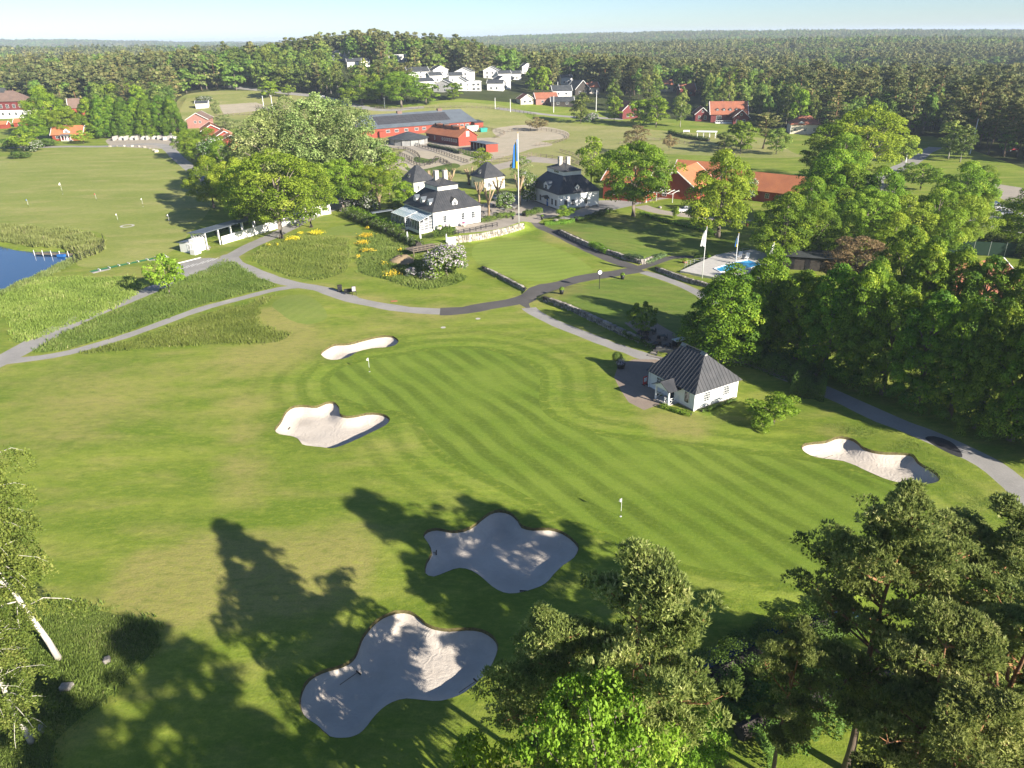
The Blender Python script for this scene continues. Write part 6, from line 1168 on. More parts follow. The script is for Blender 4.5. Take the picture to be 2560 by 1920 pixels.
def patch(px, n, size, mat, seed, tall=.5, asp=.14, group=None):
    poly = np.array(world(px)); rng = np.random.default_rng(seed); lo, hi = poly.min(0), poly.max(0); q = rng.uniform(lo, hi, (n * 3, 2)); q = q[inside(q, poly)][:n]; q = q + rng.normal(size=q.shape) * .45; hv = (.55 + .55 * np.clip(.5 + .9 * np.sin(q[:, 0] * .6 + 2 * np.sin(q[:, 1] * .45)) * np.sin(q[:, 1] * .55), 0, 1)); z = T(q); c = np.column_stack([q, z - .02]); B = 4; cc = np.repeat(c, B, 0) + np.column_stack([rng.normal(size=(len(c) * B, 2)) * .1, np.zeros(len(c) * B)])
    d = np.column_stack([rng.normal(size=(len(cc), 2)) * .42 + np.array([.18, .05]), np.ones(len(cc))]); d /= np.linalg.norm(d, axis=1)[:, None]; pt = .5 + .35 * np.sin(q[:, 0] * .35 + np.sin(q[:, 1] * .28) * 2) * np.sin(q[:, 1] * .4 + seed)
    return leaf_mesh('blades', cc, d, size * np.repeat(hv, B) * rng.uniform(.4, 1.3, len(cc)), np.repeat(pt, B) * .6 + .2 + .17 * rng.normal(size=len(cc)), ML_[mat], rng, asp=asp, tri=True)
for i, (px, n, s) in enumerate(zip(MEAD, (13000, 12000, 9000, 9000, 8000, 16000), (.6, .55, .55, .55, .6, .36))): tag(link('tall_grass', patch(px, n, s, 'grass', 60 + i)), 'tall grass of the ' + ML[i], 'grass', kind='stuff')
REED = [(-60, 575), (0, 570), (60, 572), (120, 575), (180, 578), (225, 590), (258, 605), (255, 625), (225, 640), (200, 648), (195, 632), (140, 616), (80, 616), (0, 600), (-60, 595)]
tag(link('reeds', patch(REED, 6500, 1.3, 'reed', 71)), 'band of reeds along the pond shore', 'reeds', kind='stuff'); tag(link('reeds', patch([(190, 650), (170, 664), (100, 700), (40, 722), (-60, 765), (-60, 750), (40, 708), (95, 684), (160, 650)], 2200, .7, 'reed', 72)), 'thin reeds along the near pond edge', 'reeds', kind='stuff')
tag(link('bank_grass', patch([(2040, 1070), (2150, 1045), (2300, 1110), (2400, 1190), (2500, 1260), (2540, 1330), (2450, 1380), (2440, 1300), (2380, 1220), (2345, 1190), (2290, 1140), (2200, 1110), (2120, 1080)], 6000, .17, 'grass', 73)), 'long bright grass on the bank around the right bunker', 'grass', kind='stuff')
def flowers(pts, label, key='yellow'):
    rng = np.random.default_rng(len(label)); P_ = []
    for px, py, r, n in pts: c = np.array(G(px, py)); P_.append(c + np.column_stack([rng.normal(size=(n, 2)) * r * .5, rng.uniform(.4, .95, n)]))
    P_ = np.concatenate(P_); return tag(link('flowers', leaf_mesh('flowers', P_, rand_dir(rng, len(P_)) + np.array([0, 0, .6]), .2 * rng.uniform(.7, 1.4, len(P_)), rng.uniform(0, 1, len(P_)), ML_[key], rng, asp=1)), label, 'flowers', kind='stuff')
flowers([(792, 587, 1.8, 420), (735, 602, 1.6, 340), (752, 588, .8, 80), (718, 605, .6, 50), (672, 618, .5, 40), (694, 618, .4, 40)], 'yellow flowers on the left grassy mound')
flowers([(915, 594, 1.6, 380), (907, 612, 1.4, 280), (920, 575, .5, 60), (912, 632, 1.0, 120), (930, 632, 1.0, 70), (980, 690, 1.6, 200), (897, 648, .5, 40), (960, 665, .8, 30), (1000, 630, .6, 30)], 'yellow flowers on the mound below the terrace')
c = G(1005, 652); m = MB(); rng = np.random.default_rng(5)      # heap of earth on the mound
m.lathe([(3.2, -.3), (2.5, .35), (1.5, .85), (.5, 1.05), (.02, 1.08)], 14); h_ = m.build('earth_heap', plain('dry_earth', (0.38, 0.28, 0.16), .95, (0.28, 0.20, 0.12), 1.2, bmp=.1), None, True); h_.location = c; tag(h_, 'bare heap of sandy earth on the mound below the terrace', 'earth heap')
for v in h_.data.vertices: v.co += Vector(rng.uniform(-.18, .18, 3))
# ------------------------------------------------------------------ flags, posts and other course furniture
def flag_cloth(w_, h, seed, fold=.5):
    """hanging cloth with folds: grid in the x-z plane, top corner at the origin"""
    nx, nz = 9, 9; V = []
    for j in range(nz):
        for i in range(nx):
            u, v = i / (nx - 1), j / (nz - 1); V.append((-w_ * u * (.55 + .3 * v) * (1 - .45 * fold), .16 * w_ * math.sin(u * 9 + seed + v) * (.3 + u), -h * (v * (1 - .25 * u) + u * .22)))
    return V, [(j * nx + i, j * nx + i + 1, (j + 1) * nx + i + 1, (j + 1) * nx + i) for j in range(nz - 1) for i in range(nx - 1)], nx, nz
def flagpole(px, py, top, kind, label, r=.09):
    p = G(px, py); h = height_for(p, top); e = empty('flagpole', p, 0, label, 'flagpole', 'flagpoles'); MB().bar((0, 0, -.2), (0, 0, h), r, r * .5, 10).build('pole', MT['trim'], e, True); MB().lathe([(.02, h), (r * .9, h + .08), (.02, h + .2)], 8).build('finial', MT['flagyellow'], e)
    V, F, nx, nz = flag_cloth(h * (.10 if kind == 's' else .13), h * .32, px, .45); off = lambda q: (q[0] - r, q[1], q[2] + h * .94)
    me = mesh_np('flag', [off(v) for v in V], F, [MT['cloth']] if kind == 'w' else [MT['flagblue'], MT['flagyellow']], True)
    if kind == 's':
        for k, f in enumerate(me.polygons): i, j = k % 8, k // 8; f.material_index = 1 if (i in (2, 3) or j - i * .6 > 5.2) else 0
    me.polygons.foreach_set('use_smooth', np.ones(len(me.polygons), bool)); link('flag', me, e); return e
flagpole(1297, 558, 333, 's', 'tallest flagpole with hanging blue and yellow flag on the clubhouse plaza', .12); flagpole(1755, 695, 566, 'w', 'flagpole with white pennant left of the swimming pool'); flagpole(1837, 672, 583, 's', 'flagpole with blue and yellow flag beside the pool'); flagpole(1924, 690, 606, 'w', 'flagpole with white pennant at the dark pool house')
def pin(px, py, label, h=2.2, col='cloth', fw=.5):
    p = G(px, py); e = empty('flagstick', p, 0, label, 'flagstick', 'golf flagsticks'); MB().bar((0, 0, -.1), (0, 0, h * .3), .022, n=6).build('lower_stick', MT['darkwood'], e); MB().bar((0, 0, h * .3), (0, 0, h), .022, n=6).build('upper_stick', MT['trim'], e); V, F, _, _ = flag_cloth(fw, fw * .9, px, .5); link('flag', mesh_np('flag', [(v[0], v[1], v[2] + h) for v in V], F, MT[col], True), e); MB().lathe([(.12, -.02), (.12, .012), (.02, .013)], 10).build('cup', MT['trim'], e)
pin(1552, 1291, 'white flagstick on the near part of the big green'); pin(924, 929, 'white flagstick on the far part of the big green below the oblong bunker')
for i, (px, py, c_) in enumerate(((157, 485, 'cloth'), (72, 518, 'blue'), (242, 503, 'redpaint'), (358, 516, 'cloth'), (296, 556, 'cloth'), (424, 558, 'cloth'))): pin(px, py, ['tallest white target marker on the driving range', 'blue target flag far left on the driving range', 'red target flag on the driving range', 'white target flag at the worn spot of the driving range', 'white target flag beside the sandy ring', 'white target flag in the tree shade'][i], 2.4 if i else 3.6, c_, .5 if i else .9)
def ring(px, py, r0, r1, mat, label, name):
    p = G(px, py); m = MB(); n = 20; V = [((r0 if k < n else r1) * math.cos(2 * math.pi * k / n), (r0 if k < n else r1) * math.sin(2 * math.pi * k / n), .03) for k in range(2 * n)]; o = link(name, mesh_np(name, V, [(k, (k + 1) % n, n + (k + 1) % n, n + k) for k in range(n)], MT[mat]), None, p); return tag(o, label, name.replace('_', ' '))
ring(318, 565, 1.2, 1.8, 'deck', 'pale sandy ring on the driving range', 'sand_ring')
for px, py, l in ((1195, 797, 'pale round cover in the grass nearer the asphalt path'), (1108, 819, 'pale round cover in the grass above the green')): ring(px, py, .02, .42, 'deck', l, 'drain_cover')
p = G(985, 753); tag(link('ground_plate', MB().box(-.6, -.4, 0, .6, .4, .05).mesh('ground_plate', MT['terracotta']), None, p, .3), 'small brown plate in the grass below the mound', 'ground plate')
def rake(px, py, ang, label):
    p = G(px, py); z = float(p[2]); P = np.array([[p[0], p[1]]])
    for b in BUNK:
        if inside(P, b)[0]: z += -.30 - .75 * float(sstep(0, 1.4, poly_dist(P, b)[0])) + .05
    e = empty('bunker_rake', (p[0], p[1], z), ang, label, 'rake', 'bunker rakes'); MB().bar((0, 0, .06), (1.7, 0, .16), .03, n=6).build('handle', MT['wood'], e); m = MB().box(-.06, -.32, .0, .03, .32, .09)
    for k in range(6): m.box(-.03, -.3 + k * .115, -.07, .0, -.26 + k * .115, .0)
    m.build('head', MT['darkwood'], e)
rake(892, 1664, 2.4 + 1.6, 'rake lying near the neck of the largest bunker'); rake(1190, 1695, 3.9, 'rake at the right rim of the largest bunker'); rake(1090, 1372, 3.2, 'rake inside the star shaped bunker'); rake(1308, 1463, 4.6, 'rake at the lower rim of the star shaped bunker'); rake(720, 1056, 3.0, 'rake at the left tip of the tongued bunker'); rake(2055, 1140, .4, 'rake in the right hand bunker')
# bag stand and bins by the cart path
p = G(850, 728); e = empty('waste_bin', p, .3, 'square black bin on the widened cart path', 'bin'); MB().box(-.4, -.4, 0, .4, .4, 1.1).build('body', MT['blackplastic'], e); MB().box(-.45, -.45, 1.1, .45, .45, 1.2).build('lid', MT['darkwood'], e)
p = G(872, 735); e = empty('ball_washer', p, .3, 'low black bench beside the square bin', 'bench'); MB().box(-.8, -.25, .4, .8, .25, .48).build('seat', MT['blackplastic'], e); MB().box(-.8, .2, .48, .8, .26, 1.0).build('backrest', MT['blackplastic'], e); m = [MB().box(x, -.2, 0, x + .08, .2, .4).build('leg', MT['blackplastic'], e) for x in (-.7, .62)]
p = G(886, 738); e = empty('course_sign', p, .3, 'black course map sign on two posts by the cart path', 'sign'); MB().box(-.4, -.04, .6, .4, .04, 1.8).build('board', MT['blackplastic'], e); MB().box(-.33, -.046, .8, .33, -.041, 1.7).build('map', MT['concrete'], e); [MB().box(x, -.04, 0, x + .08, .04, .6).build('post', MT['blackplastic'], e) for x in (-.4, .32)]
p = G(1498, 723); e = empty('clock_post', p, .2, 'post clock with round white face beside the asphalt path', 'clock'); h = height_for(p, 676); MB().bar((0, 0, 0), (0, 0, h - .4), .06, n=8).build('post', MT['blackplastic'], e); MB().bar((0, -.12, h - .35), (0, .12, h - .35), .48, n=18).build('housing', MT['blackplastic'], e); MB().bar((0, -.14, h - .35), (0, -.122, h - .35), .4, n=18).build('face', MT['trim'], e); MB().box(-.015, -.16, h - .36, .015, -.142, h - .08).box(-.015, -.16, h - .36, .2, -.142, h - .33).build('hands', MT['blackplastic'], e)
def planter(px, py, label, plant_key='fresh', r=.45, h=.9, fl=None, pot='blackplastic'):
    p = G(px, py); e = empty('planter', p, 0, label, 'planter', 'planters'); MB().lathe([(r * .7, 0), (r, h), (r * .85, h), (r * .8, h - .1)], 12).build('pot', MT[pot], e, True); rng = np.random.default_rng(int(px)); n = 260; d = rand_dir(rng, n); d[:, 2] = np.abs(d[:, 2]); link('foliage', leaf_mesh('foliage', d * r * rng.uniform(.6, 1.2, n)[:, None] + np.array([0, 0, h]), d, .16, rng.uniform(0, 1, n), ML_[fl or plant_key], rng), e); return e
planter(1404, 735, 'black planter on the asphalt path edge'); planter(1556, 698, 'black planter at the path crossing'); planter(1712, 658, 'low planter on the grass by the pool', r=.6, h=.5, pot='terracotta'); planter(1770, 657, 'black pot by the pool fence', r=.5, h=1.2); planter(1355, 549, 'black pot on the plaza near the flagpole', r=.4); planter(1282, 548, 'small black pot at the foot of the flagpole', r=.35); planter(1868, 566, 'terracotta pot left on the pale drive', pot='terracotta'); planter(1838, 566, 'terracotta pot right under the dark tree', pot='terracotta'); planter(1100, 575, 'pale pot at the clubhouse wall', pot='cream'); planter(1116, 573, 'pot with mauve flowers at the clubhouse wall', fl='lilac'); planter(1160, 567, 'pot with pink flowers at the clubhouse wall', fl='pink', pot='cream')
e = planter(1552, 920, 'large dark tub with purple flowers and round topiary beside the forecourt', r=.7, h=.8, fl='lilac'); rng = np.random.default_rng(3); d = rand_dir(rng, 1500); link('topiary', leaf_mesh('topiary', d * .75 * rng.uniform(.85, 1.08, 1500)[:, None] + np.array([-.5, .6, 1.5]), d, .13, .4 + .25 * rng.normal(size=1500), ML_['hedge'], rng), e)
p = G(1612, 962); e = empty('signboard', p, .6, 'red and white pavement sign at the pavilion corner', 'sign'); MB().box(-.35, -.04, .1, .35, .04, 1.3).build('board', MT['redpaint'], e); MB().box(-.25, -.046, .5, .25, -.041, 1.1).build('panel', MT['trim'], e); [MB().box(x, -.3, 0, x + .05, .3, .1).build('foot', MT['blackplastic'], e) for x in (-.3, .25)]
# patio furniture
def table(px, py, label, grp='patio tables', col='blackplastic'):
    p = G(px, py); e = empty('table', p, random.uniform(0, 1), label, 'table', grp); MB().box(-.55, -.4, .7, .55, .4, .75).build('top', MT[col], e); [MB().box(x, y, 0, x + .06, y + .06, .7).build('leg', MT['blackplastic'], e) for x in (-.5, .44) for y in (-.36, .3)]
def chair(px, py, label, col='blackplastic', grp='patio chairs', rz=None):
    p = G(px, py); e = empty('chair', p, random.uniform(0, 6) if rz is None else rz, label, 'chair', grp); MB().box(-.25, -.25, .42, .25, .25, .48).build('seat', MT[col], e); MB().box(-.25, .2, .48, .25, .26, .95).build('backrest', MT[col], e); [MB().box(x, y, 0, x + .05, y + .05, .42).build('leg', MT[col], e) for x in (-.25, .2) for y in (-.25, .2)]
PT = [(1604, 838), (1626, 836), (1655, 850), (1640, 868), (1612, 855), (1668, 872)]; PN = ['far left', 'far middle', 'far right', 'near middle', 'near left', 'nearest the pavilion']
for (x, y), n in zip(PT, PN):
    table(x, y, 'black patio table behind the stone wall, ' + n)
    for dx, dy, q in ((-9, 2, 'left'), (9, -1, 'right')): chair(x + dx, y + dy, 'black patio chair %s of the %s table' % (q, n))
p = G(1697, 864); e = empty('menu_board', p, .5, 'white topped serving cart behind the pavilion roof', 'cart'); MB().box(-.9, -.5, .1, .9, .5, 1.0).build('body', MT['blackplastic'], e); MB().box(-1, -.6, 1.0, 1, .6, 1.08).build('top', MT['trim'], e)
for k in range(4):
    p = G(1640 + k * 7, 893 - k * 5); tag(link('step', MB().box(-1.3, -.25, -.1, 1.3, .25, .12 + .15 * k).mesh('step', MT['stone']), None, p, -.6), ['lowest', 'second', 'third', 'top'][k] + ' stone step between wall and pavilion', 'step', 'patio steps')
for k, (x, y) in enumerate([(1205, 535), (1222, 530), (1238, 538), (1255, 528), (1272, 534), (1286, 524), (1250, 515), (1228, 516)]):
    table(x, y, '%s cafe table on the plaza, counted from the clubhouse' % ORD[k], 'plaza tables', ('blackplastic', 'steel')[k % 2]); chair(x + 5, y + 2, 'black chair at the %s cafe table' % ORD[k], grp='plaza chairs')
def parasol(px, py, top, label):
    p = G(px, py); h = height_for(p, top); e = empty('parasol', p, 0, label, 'parasol', 'closed parasols'); MB().bar((0, 0, 0), (0, 0, h), .04, n=6).build('pole', MT['steel'], e); MB().lathe([(.1, h * .3), (.26, h * .38), (.2, h * .7), (.05, h * .98)], 9).build('canopy', MT['cloth'], e, True); MB().box(-.35, -.35, 0, .35, .35, .12).build('base', MT['concrete'], e)
parasol(1020, 612, 578, 'closed white parasol left on the wooden deck'); parasol(1052, 612, 570, 'closed white parasol in the middle of the wooden deck'); parasol(1117, 616, 584, 'closed white parasol right on the wooden deck'); parasol(1035, 584, 556, 'closed white parasol at the glazed wing door'); parasol(1142, 572, 545, 'closed grey parasol at the clubhouse wall')
p = G(1060, 635); e = empty('wooden_deck', p, .62, 'weathered wooden viewing deck on posts below the clubhouse', 'deck')
for k in range(14): MB().box(-3.5 + k * .5, -1.6, 1.3, -3.5 + k * .5 + .46, 2.4, 1.38).build('plank', MT['wood'], e)
for x in (-3.4, 0, 3.3): MB().box(x, -1.6, -.6, x + .15, -1.45, 1.3).build('post', MT['wood'], e)
m = MB()
for x in np.arange(-3.5, 3.6, 1.0): m.box(x, -1.62, 1.38, x + .07, -1.55, 2.3)
m.box(-3.5, -1.63, 2.25, 3.57, -1.54, 2.33).box(-3.5, -1.61, 1.75, 3.57, -1.56, 1.85).build('railing', MT['wood'], e)
p = G(1130, 614); tag(link('white_screen', MB().box(-1, -.06, 0, 1, .06, 2.0).mesh('white_screen', MT['trim']), None, p, .4), 'white board screen at the end of the wooden deck', 'screen')
def fence(px, h, label, post=2.0, rails=(.55, 1.1), mat='wood', r=.05, name='paddock_fence', group='paddock fences', cat='fence'):
    L = spline([np.array(G(*q))[:2] for q in px], False, post); o = L[0]; e = empty(name, (o[0], o[1], 0), 0, label, cat, group); a = MB(); b = MB(); Z = [gz(*q) for q in L]
    for q, z in zip(L, Z): a.box(q[0] - o[0] - r, q[1] - o[1] - r, z - .2, q[0] - o[0] + r, q[1] - o[1] + r, z + h)
    for i in range(len(L) - 1):
        for rr in rails: b.bar((L[i][0] - o[0], L[i][1] - o[1], Z[i] + rr), (L[i + 1][0] - o[0], L[i + 1][1] - o[1], Z[i + 1] + rr), r * .7, n=4)
    tag(a.build('posts', MT[mat], e), kind='stuff'); tag(b.build('rails', MT[mat], e), kind='stuff')
FEN = [([(985, 378), (1010, 374), (1040, 386), (1050, 398)], 'fence of the far small paddock'), ([(1040, 364), (1085, 378), (1130, 394), (1170, 408)], 'fence along the sandy track from the walker'), ([(998, 386), (1030, 400), (1075, 412), (1090, 398), (1120, 410)], 'fence of the middle paddock'), ([(1020, 402), (1050, 416), (1100, 406), (1128, 416)], 'fence of the nearest paddock'), ([(1150, 378), (1190, 392), (1215, 400), (1280, 396), (1330, 388)], 'fence from the open shed across the pasture'), ([(1215, 408), (1290, 402), (1340, 392), (1420, 404), (1450, 415)], 'fence behind the flagpole'), ([(1400, 380), (1440, 392), (1462, 410), (1400, 405)], 'fence of the small pen behind the slender tree'), ([(1270, 330), (1340, 326), (1400, 333), (1422, 345), (1390, 358), (1340, 365)], 'fence around the sandy round pen'), ([(940, 272), (1020, 273), (1100, 270), (1180, 270), (1260, 275), (1340, 290)], 'long fence along the far side of the pasture'), ([(1200, 320), (1240, 328), (1262, 335), (1240, 345)], 'fence behind the stable'), ([(640, 268), (720, 270), (800, 268)], 'fence by the riding arena'), ([(540, 290), (600, 288), (700, 282)], 'fence below the riding arena'), ([(1550, 360), (1650, 352), (1760, 368), (1850, 378)], 'fence behind the tiled roofs'), ([(930, 440), (970, 458), (1010, 470)], 'fence behind the clubhouse garden')]
for px, l in FEN: fence(px, 1.35, 'dark timber ' + l, 2.6, r=.11, mat='darkwood' if 'paddock' in l or 'track' in l else 'wood')
fence([(1135, 588), (1160, 583), (1190, 577), (1215, 571), (1243, 566)], 1.0, 'black post and rail fence on the terrace before the clubhouse', 2.6, (.5, .95), 'blackplastic', .09, 'terrace_fence', None); fence([(1712, 668), (1735, 662), (1770, 657)], 1.2, 'pale wire fence at the near pool corner', 1.3, (.4, .8, 1.2), 'steel', .04, 'pool_fence', None); fence([(1790, 652), (1820, 645), (1855, 637), (1890, 632)], 1.3, 'pale wire fence behind the pool', 1.3, (.4, .8, 1.25), 'steel', .04, 'pool_fence', None)
fence([(258, 600), (262, 618), (250, 632), (215, 645), (185, 660)], 1.6, 'dark net fence on the pond bank', 1.2, (.3, .7, 1.1, 1.5), 'blackplastic', .04, 'net_fence', None)
p = G(2470, 640); e = empty('tennis_fence', p, -.3, 'tall dark green net fence by the second lime row', 'fence'); [MB().bar((x, 0, 0), (x, 0, 3.2), .05).build('post', MT['steel'], e) for x in np.arange(-9, 9.1, 3)]; MB().box(-9, -.02, .1, 9, .02, 3.0).build('net', MT['darkgreen'], e)
# jetty
p = G(178, 640); e = empty('jetty', p, math.atan2(*(np.array(G(85, 650))[:2] - np.array(p)[:2])[::-1]), 'narrow wooden jetty with white posts in the pond', 'jetty'); e.location.z = -.3
for k in range(18): MB().box(.55 * k - .5, -.7, 0, .55 * k, .7, .08).build('plank', MT['wood'], e)
for k in range(5): MB().bar((k * 2.2, .75, -.8), (k * 2.2, .75, 1.0), .06, n=8).build('post', MT['trim'], e)
MB().box(.6, .8, -.2, 2.4, 1.6, .3).build('float', MT['blue'], e)
# driving range tee line
a, b = G(228, 681), G(418, 641); an = math.atan2(b[1] - a[1], b[0] - a[0]); L = math.hypot(b[0] - a[0], b[1] - a[1]); e = empty('tee_line', a, an, 'concrete tee line strip of the driving range', 'tee line'); MB().box(0, -1.1, -.1, L, 1.1, .05).build('slab', MT['concrete'], e)
for k in range(8):
    q = empty('tee_mat', (a[0] + math.cos(an) * L * (k + .4) / 8 - math.sin(an) * .5, a[1] + math.sin(an) * L * (k + .4) / 8 + math.cos(an) * .5, a[2] + .052), an, '%s green driving mat from the pond end' % ORD[k], 'mat', 'driving range mats'); MB().box(-.75, -.6, 0, .75, .6, .04).build('turf', MT['mat'], q); MB().box(-.8, -.66, 0, .8, -.601, .05).build('edge', MT['blackplastic'], q)
    MB().box(.95, -.6, 0, 1.05, .6, .25).build('divider', MT['trim'], q)
for k in range(7): p = G(462 + k * 13, 669 - k * 3.6); tag(link('bay_line', MB().box(-.06, -1.6, .03, .06, 1.6, .034).mesh('bay_line', MT['trim']), None, p, -.15), 'white parking bay line, %s from the lone maple' % ORD[k], 'line', 'parking bay lines')
a, b = G(440, 660), G(502, 644); an = math.atan2(b[1] - a[1], b[0] - a[0]); tag(link('kerb', MB().box(0, -.15, -.1, math.hypot(b[0] - a[0], b[1] - a[1]), .15, .15).mesh('kerb', MT['trim']), None, a, an), 'white kerb behind the parking bays', 'kerb')
# swimming pool
def pool():
    P = [np.array(G(*q))[:2] for q in ((1700, 682), (1790, 652), (1880, 636), (1960, 660), (1900, 700), (1800, 700))]; c = np.mean(P, 0); z = max(gz(*q) for q in P) + .35; e = empty('swimming_pool', (c[0], c[1], z), 0, 'blue swimming pool in a pale paved deck', 'pool'); MB().prism([tuple(q - c) for q in P], -1.4, 0).build('deck', MT['deck'], e)
    W = [np.array(flat(*q, z)) for q in ((1785, 672), (1838, 655), (1870, 650), (1905, 662), (1870, 672), (1820, 679), (1800, 680))]; MB().prism([tuple(q - c) for q in W], .004, .02).build('water', MT['poolwater'], e); m = MB()
    for i in range(len(W)): a, b = W[i] - c, W[(i + 1) % len(W)] - c; m.bar((a[0], a[1], .03), (b[0], b[1], .03), .14, n=4)
    m.build('coping', MT['trim'], e)
    for x, y, l in ((1848, 645, 'white plastic sun chair left behind the pool'), (1866, 648, 'white plastic sun chair right behind the pool')):
        q = flat(x, y, z); o = empty('sun_chair', (q[0], q[1], z), -.6, l, 'chair', 'pool chairs'); MB().box(-.35, -.5, .3, .35, .4, .38).build('seat', MT['trim'], o); MB().add([(-.35, .4, .35), (.35, .4, .35), (.35, .8, 1.2), (-.35, .8, 1.2), (-.35, .48, .33), (.35, .48, .33), (.35, .88, 1.18), (-.35, .88, 1.18)], [(0, 1, 2, 3), (7, 6, 5, 4), (0, 4, 5, 1), (2, 6, 7, 3), (1, 5, 6, 2), (0, 3, 7, 4)]).build('backrest', MT['trim'], o); [MB().box(x_, y_, 0, x_ + .07, y_ + .07, .3).build('leg', MT['trim'], o) for x_ in (-.35, .28) for y_ in (-.5, .33)]
    p = G(1945, 672); o = root('pool_house', p, -18, p[2], 'low dark pool house behind the lime trees', 'pool house'); walls(o, 12, 4, 2.8, 'darkwood'); MB().slab([(-.5, -.6, 3.0), (12.5, -.6, 3.0), (12.5, 4.4, 3.3), (-.5, 4.4, 3.3)], .15).build('roof', MT['darkroof'], o); [MB().box(2 + 3 * k, -.05, .1, 3 + 3 * k, -.004, 2.2).build('door', MT['blackplastic'], o) for k in range(3)]
pool()
# cars
def car(px, py, rz, col, label, L=4.5):
    p = G(px, py); e = empty('parked_car', p, rz, label, 'car', 'parked cars'); w_ = .88
    prof = [(-L / 2, .35), (-L / 2, .8), (-L * .46, .95), (-L * .25, 1.0), (-L * .1, 1.0), (L * .28, 1.0), (L * .45, .92), (L / 2, .72), (L / 2, .35)]; m = MB(); n = len(prof); m.add([(x, -w_, z) for x, z in prof] + [(x, w_, z) for x, z in prof], [tuple(range(n))[::-1], tuple(range(n, 2 * n))] + [(i, (i + 1) % n, n + (i + 1) % n, n + i) for i in range(n)]); m.build('body', col, e)
    g = MB(); a, b = w_ * .95, w_ * .74; g.add([(-L * .44, -a, .98), (L * .28, -a, .98), (L * .28, a, .98), (-L * .44, a, .98), (-L * .33, -b, 1.42), (L * .10, -b, 1.42), (L * .10, b, 1.42), (-L * .33, b, 1.42)], [(4, 5, 6, 7), (0, 1, 5, 4), (1, 2, 6, 5), (2, 3, 7, 6), (3, 0, 4, 7)]); g.build('windows', MT['glass'], e); MB().box(-L * .33, -b, 1.42, L * .10, b, 1.47).build('roof', col, e)
    for x in (-L * .3, L * .3):
        for s in (-1, 1): t_ = MB().bar((x, s * .72, .33), (x, s * .92, .33), .33, n=14).build('wheel', MT['blackplastic'], e); MB().bar((x, s * .915, .33), (x, s * .935, .33), .2, n=10).build('rim', MT['steel'], t_)
    for s in (-1, 1): MB().box(L / 2 - .02, s * .6 - .18, .62, L / 2 + .02, s * .6 + .18, .76).build('headlight', MT['trim'], e)
cw = plain('white_car_paint', (0.72, 0.72, 0.72), .25, spec=.5); cdk = plain('black_car_paint', (0.03, 0.035, 0.045), .25, spec=.5); cbl = plain('blue_car_paint', (0.08, 0.13, 0.22), .25, spec=.5); csv = plain('silver_car_paint', (0.5, 0.52, 0.55), .3, spec=.5)
car(1712, 530, 3.3, cw, 'white car parked on the pale drive left of the dark tree'); car(1682, 472, .4, cdk, 'dark car parked before the red hall'); car(2472, 512, -.3, cbl, 'blue grey car parked in the car park'); car(2490, 523, -.3, cw, 'white car parked next to the blue grey one'); car(1712, 462, .5, csv, 'silver car under the white pergola'); car(2515, 540, -.3, csv, 'silver car at the hedge side of the car park'); car(2548, 520, -.3, cdk, 'black car at the right edge of the car park'); car(2538, 548, -.3, cw, 'second white car in the car park, near the hedge'); car(1745, 475, .5, cw, 'white car beside the white pergola'); car(1640, 490, .4, cbl, 'dark blue car on the grey drive'); car(800, 243, .2, cw, 'white van like car on the country road', 5.5); car(1250, 498, .5, csv, 'grey car half hidden by bushes on the plaza'); car(2530, 378, .1, plain('red_car_paint', (0.4, 0.03, 0.04), .3), 'red car under the right hand pines')
# pergola in the field, poles, boulders, sand bays
p = G(1742, 345); e = empty('pergola', p, -.3, 'white flat pergola in the far garden', 'pergola'); [MB().box(x, y, 0, x + .3, y + .3, 2.6).build('post', MT['trim'], e) for x in (0, 2.7, 5.4, 8.0) for y in (0, 3)]; MB().box(-.4, -.4, 2.6, 8.7, 3.7, 2.9).build('roof', MT['trim'], e)
p = G(1708, 332); e = empty('garden_bench', p, -.2, 'white garden bench left of the white pergola', 'bench'); MB().box(0, 0, .45, 3, .6, .6).build('seat', MT['trim'], e); MB().box(0, .6, .6, 3, .7, 1.2).build('backrest', MT['trim'], e); [MB().box(x, 0, 0, x + .15, .6, .45).build('leg', MT['trim'], e) for x in (.1, 2.75)]
PO = [(1384, 282, 240, 'lamp post by the carport'), (1490, 280, 225, 'pale mast behind the willow like tree'), (1394, 240, 205, 'white flagpole by the white bungalow'), (962, 270, 245, 'post by the country road'), (1238, 272, 245, 'post left of the shaded field hedge'), (1276, 280, 248, 'tall lamp post at the lane bend'), (660, 272, 240, 'first lamp post by the riding arena'), (682, 275, 238, 'second lamp post by the riding arena'), (1490 + 125, 506, 470, 'slim post beside the grey drive'), (2264, 406, 378, 'lamp post at the bend of the winding road'), (2214, 500, 466, 'lamp post at the lower road bend'), (2076, 320, 262, 'pale mast behind the pale cottage'), (2425, 385, 298, 'leaning white pole among the birches'), (975, 176, 128, 'tall white mast among the hill houses'), (1026, 150, 118, 'white mast on the hilltop'), (875, 158, 126, 'thin mast right of the hilltop row'), (2130, 190, 160, 'white pole before the school')]
for px, py, tp, l in PO:
    p = G(px, py); h = height_for(p, tp); e = empty('lamp_post', p, 0, l, 'post', 'poles and masts'); MB().bar((0, 0, -.2), (0, 0, h), .11 + .0002 * p[1], .06 + .0002 * p[1], 6).build('pole', MT['trim'], e); MB().box(-.25, -.15, h, .45, .15, h + .12).build('lamp_head', MT['steel'], e)
rng = np.random.default_rng(9)
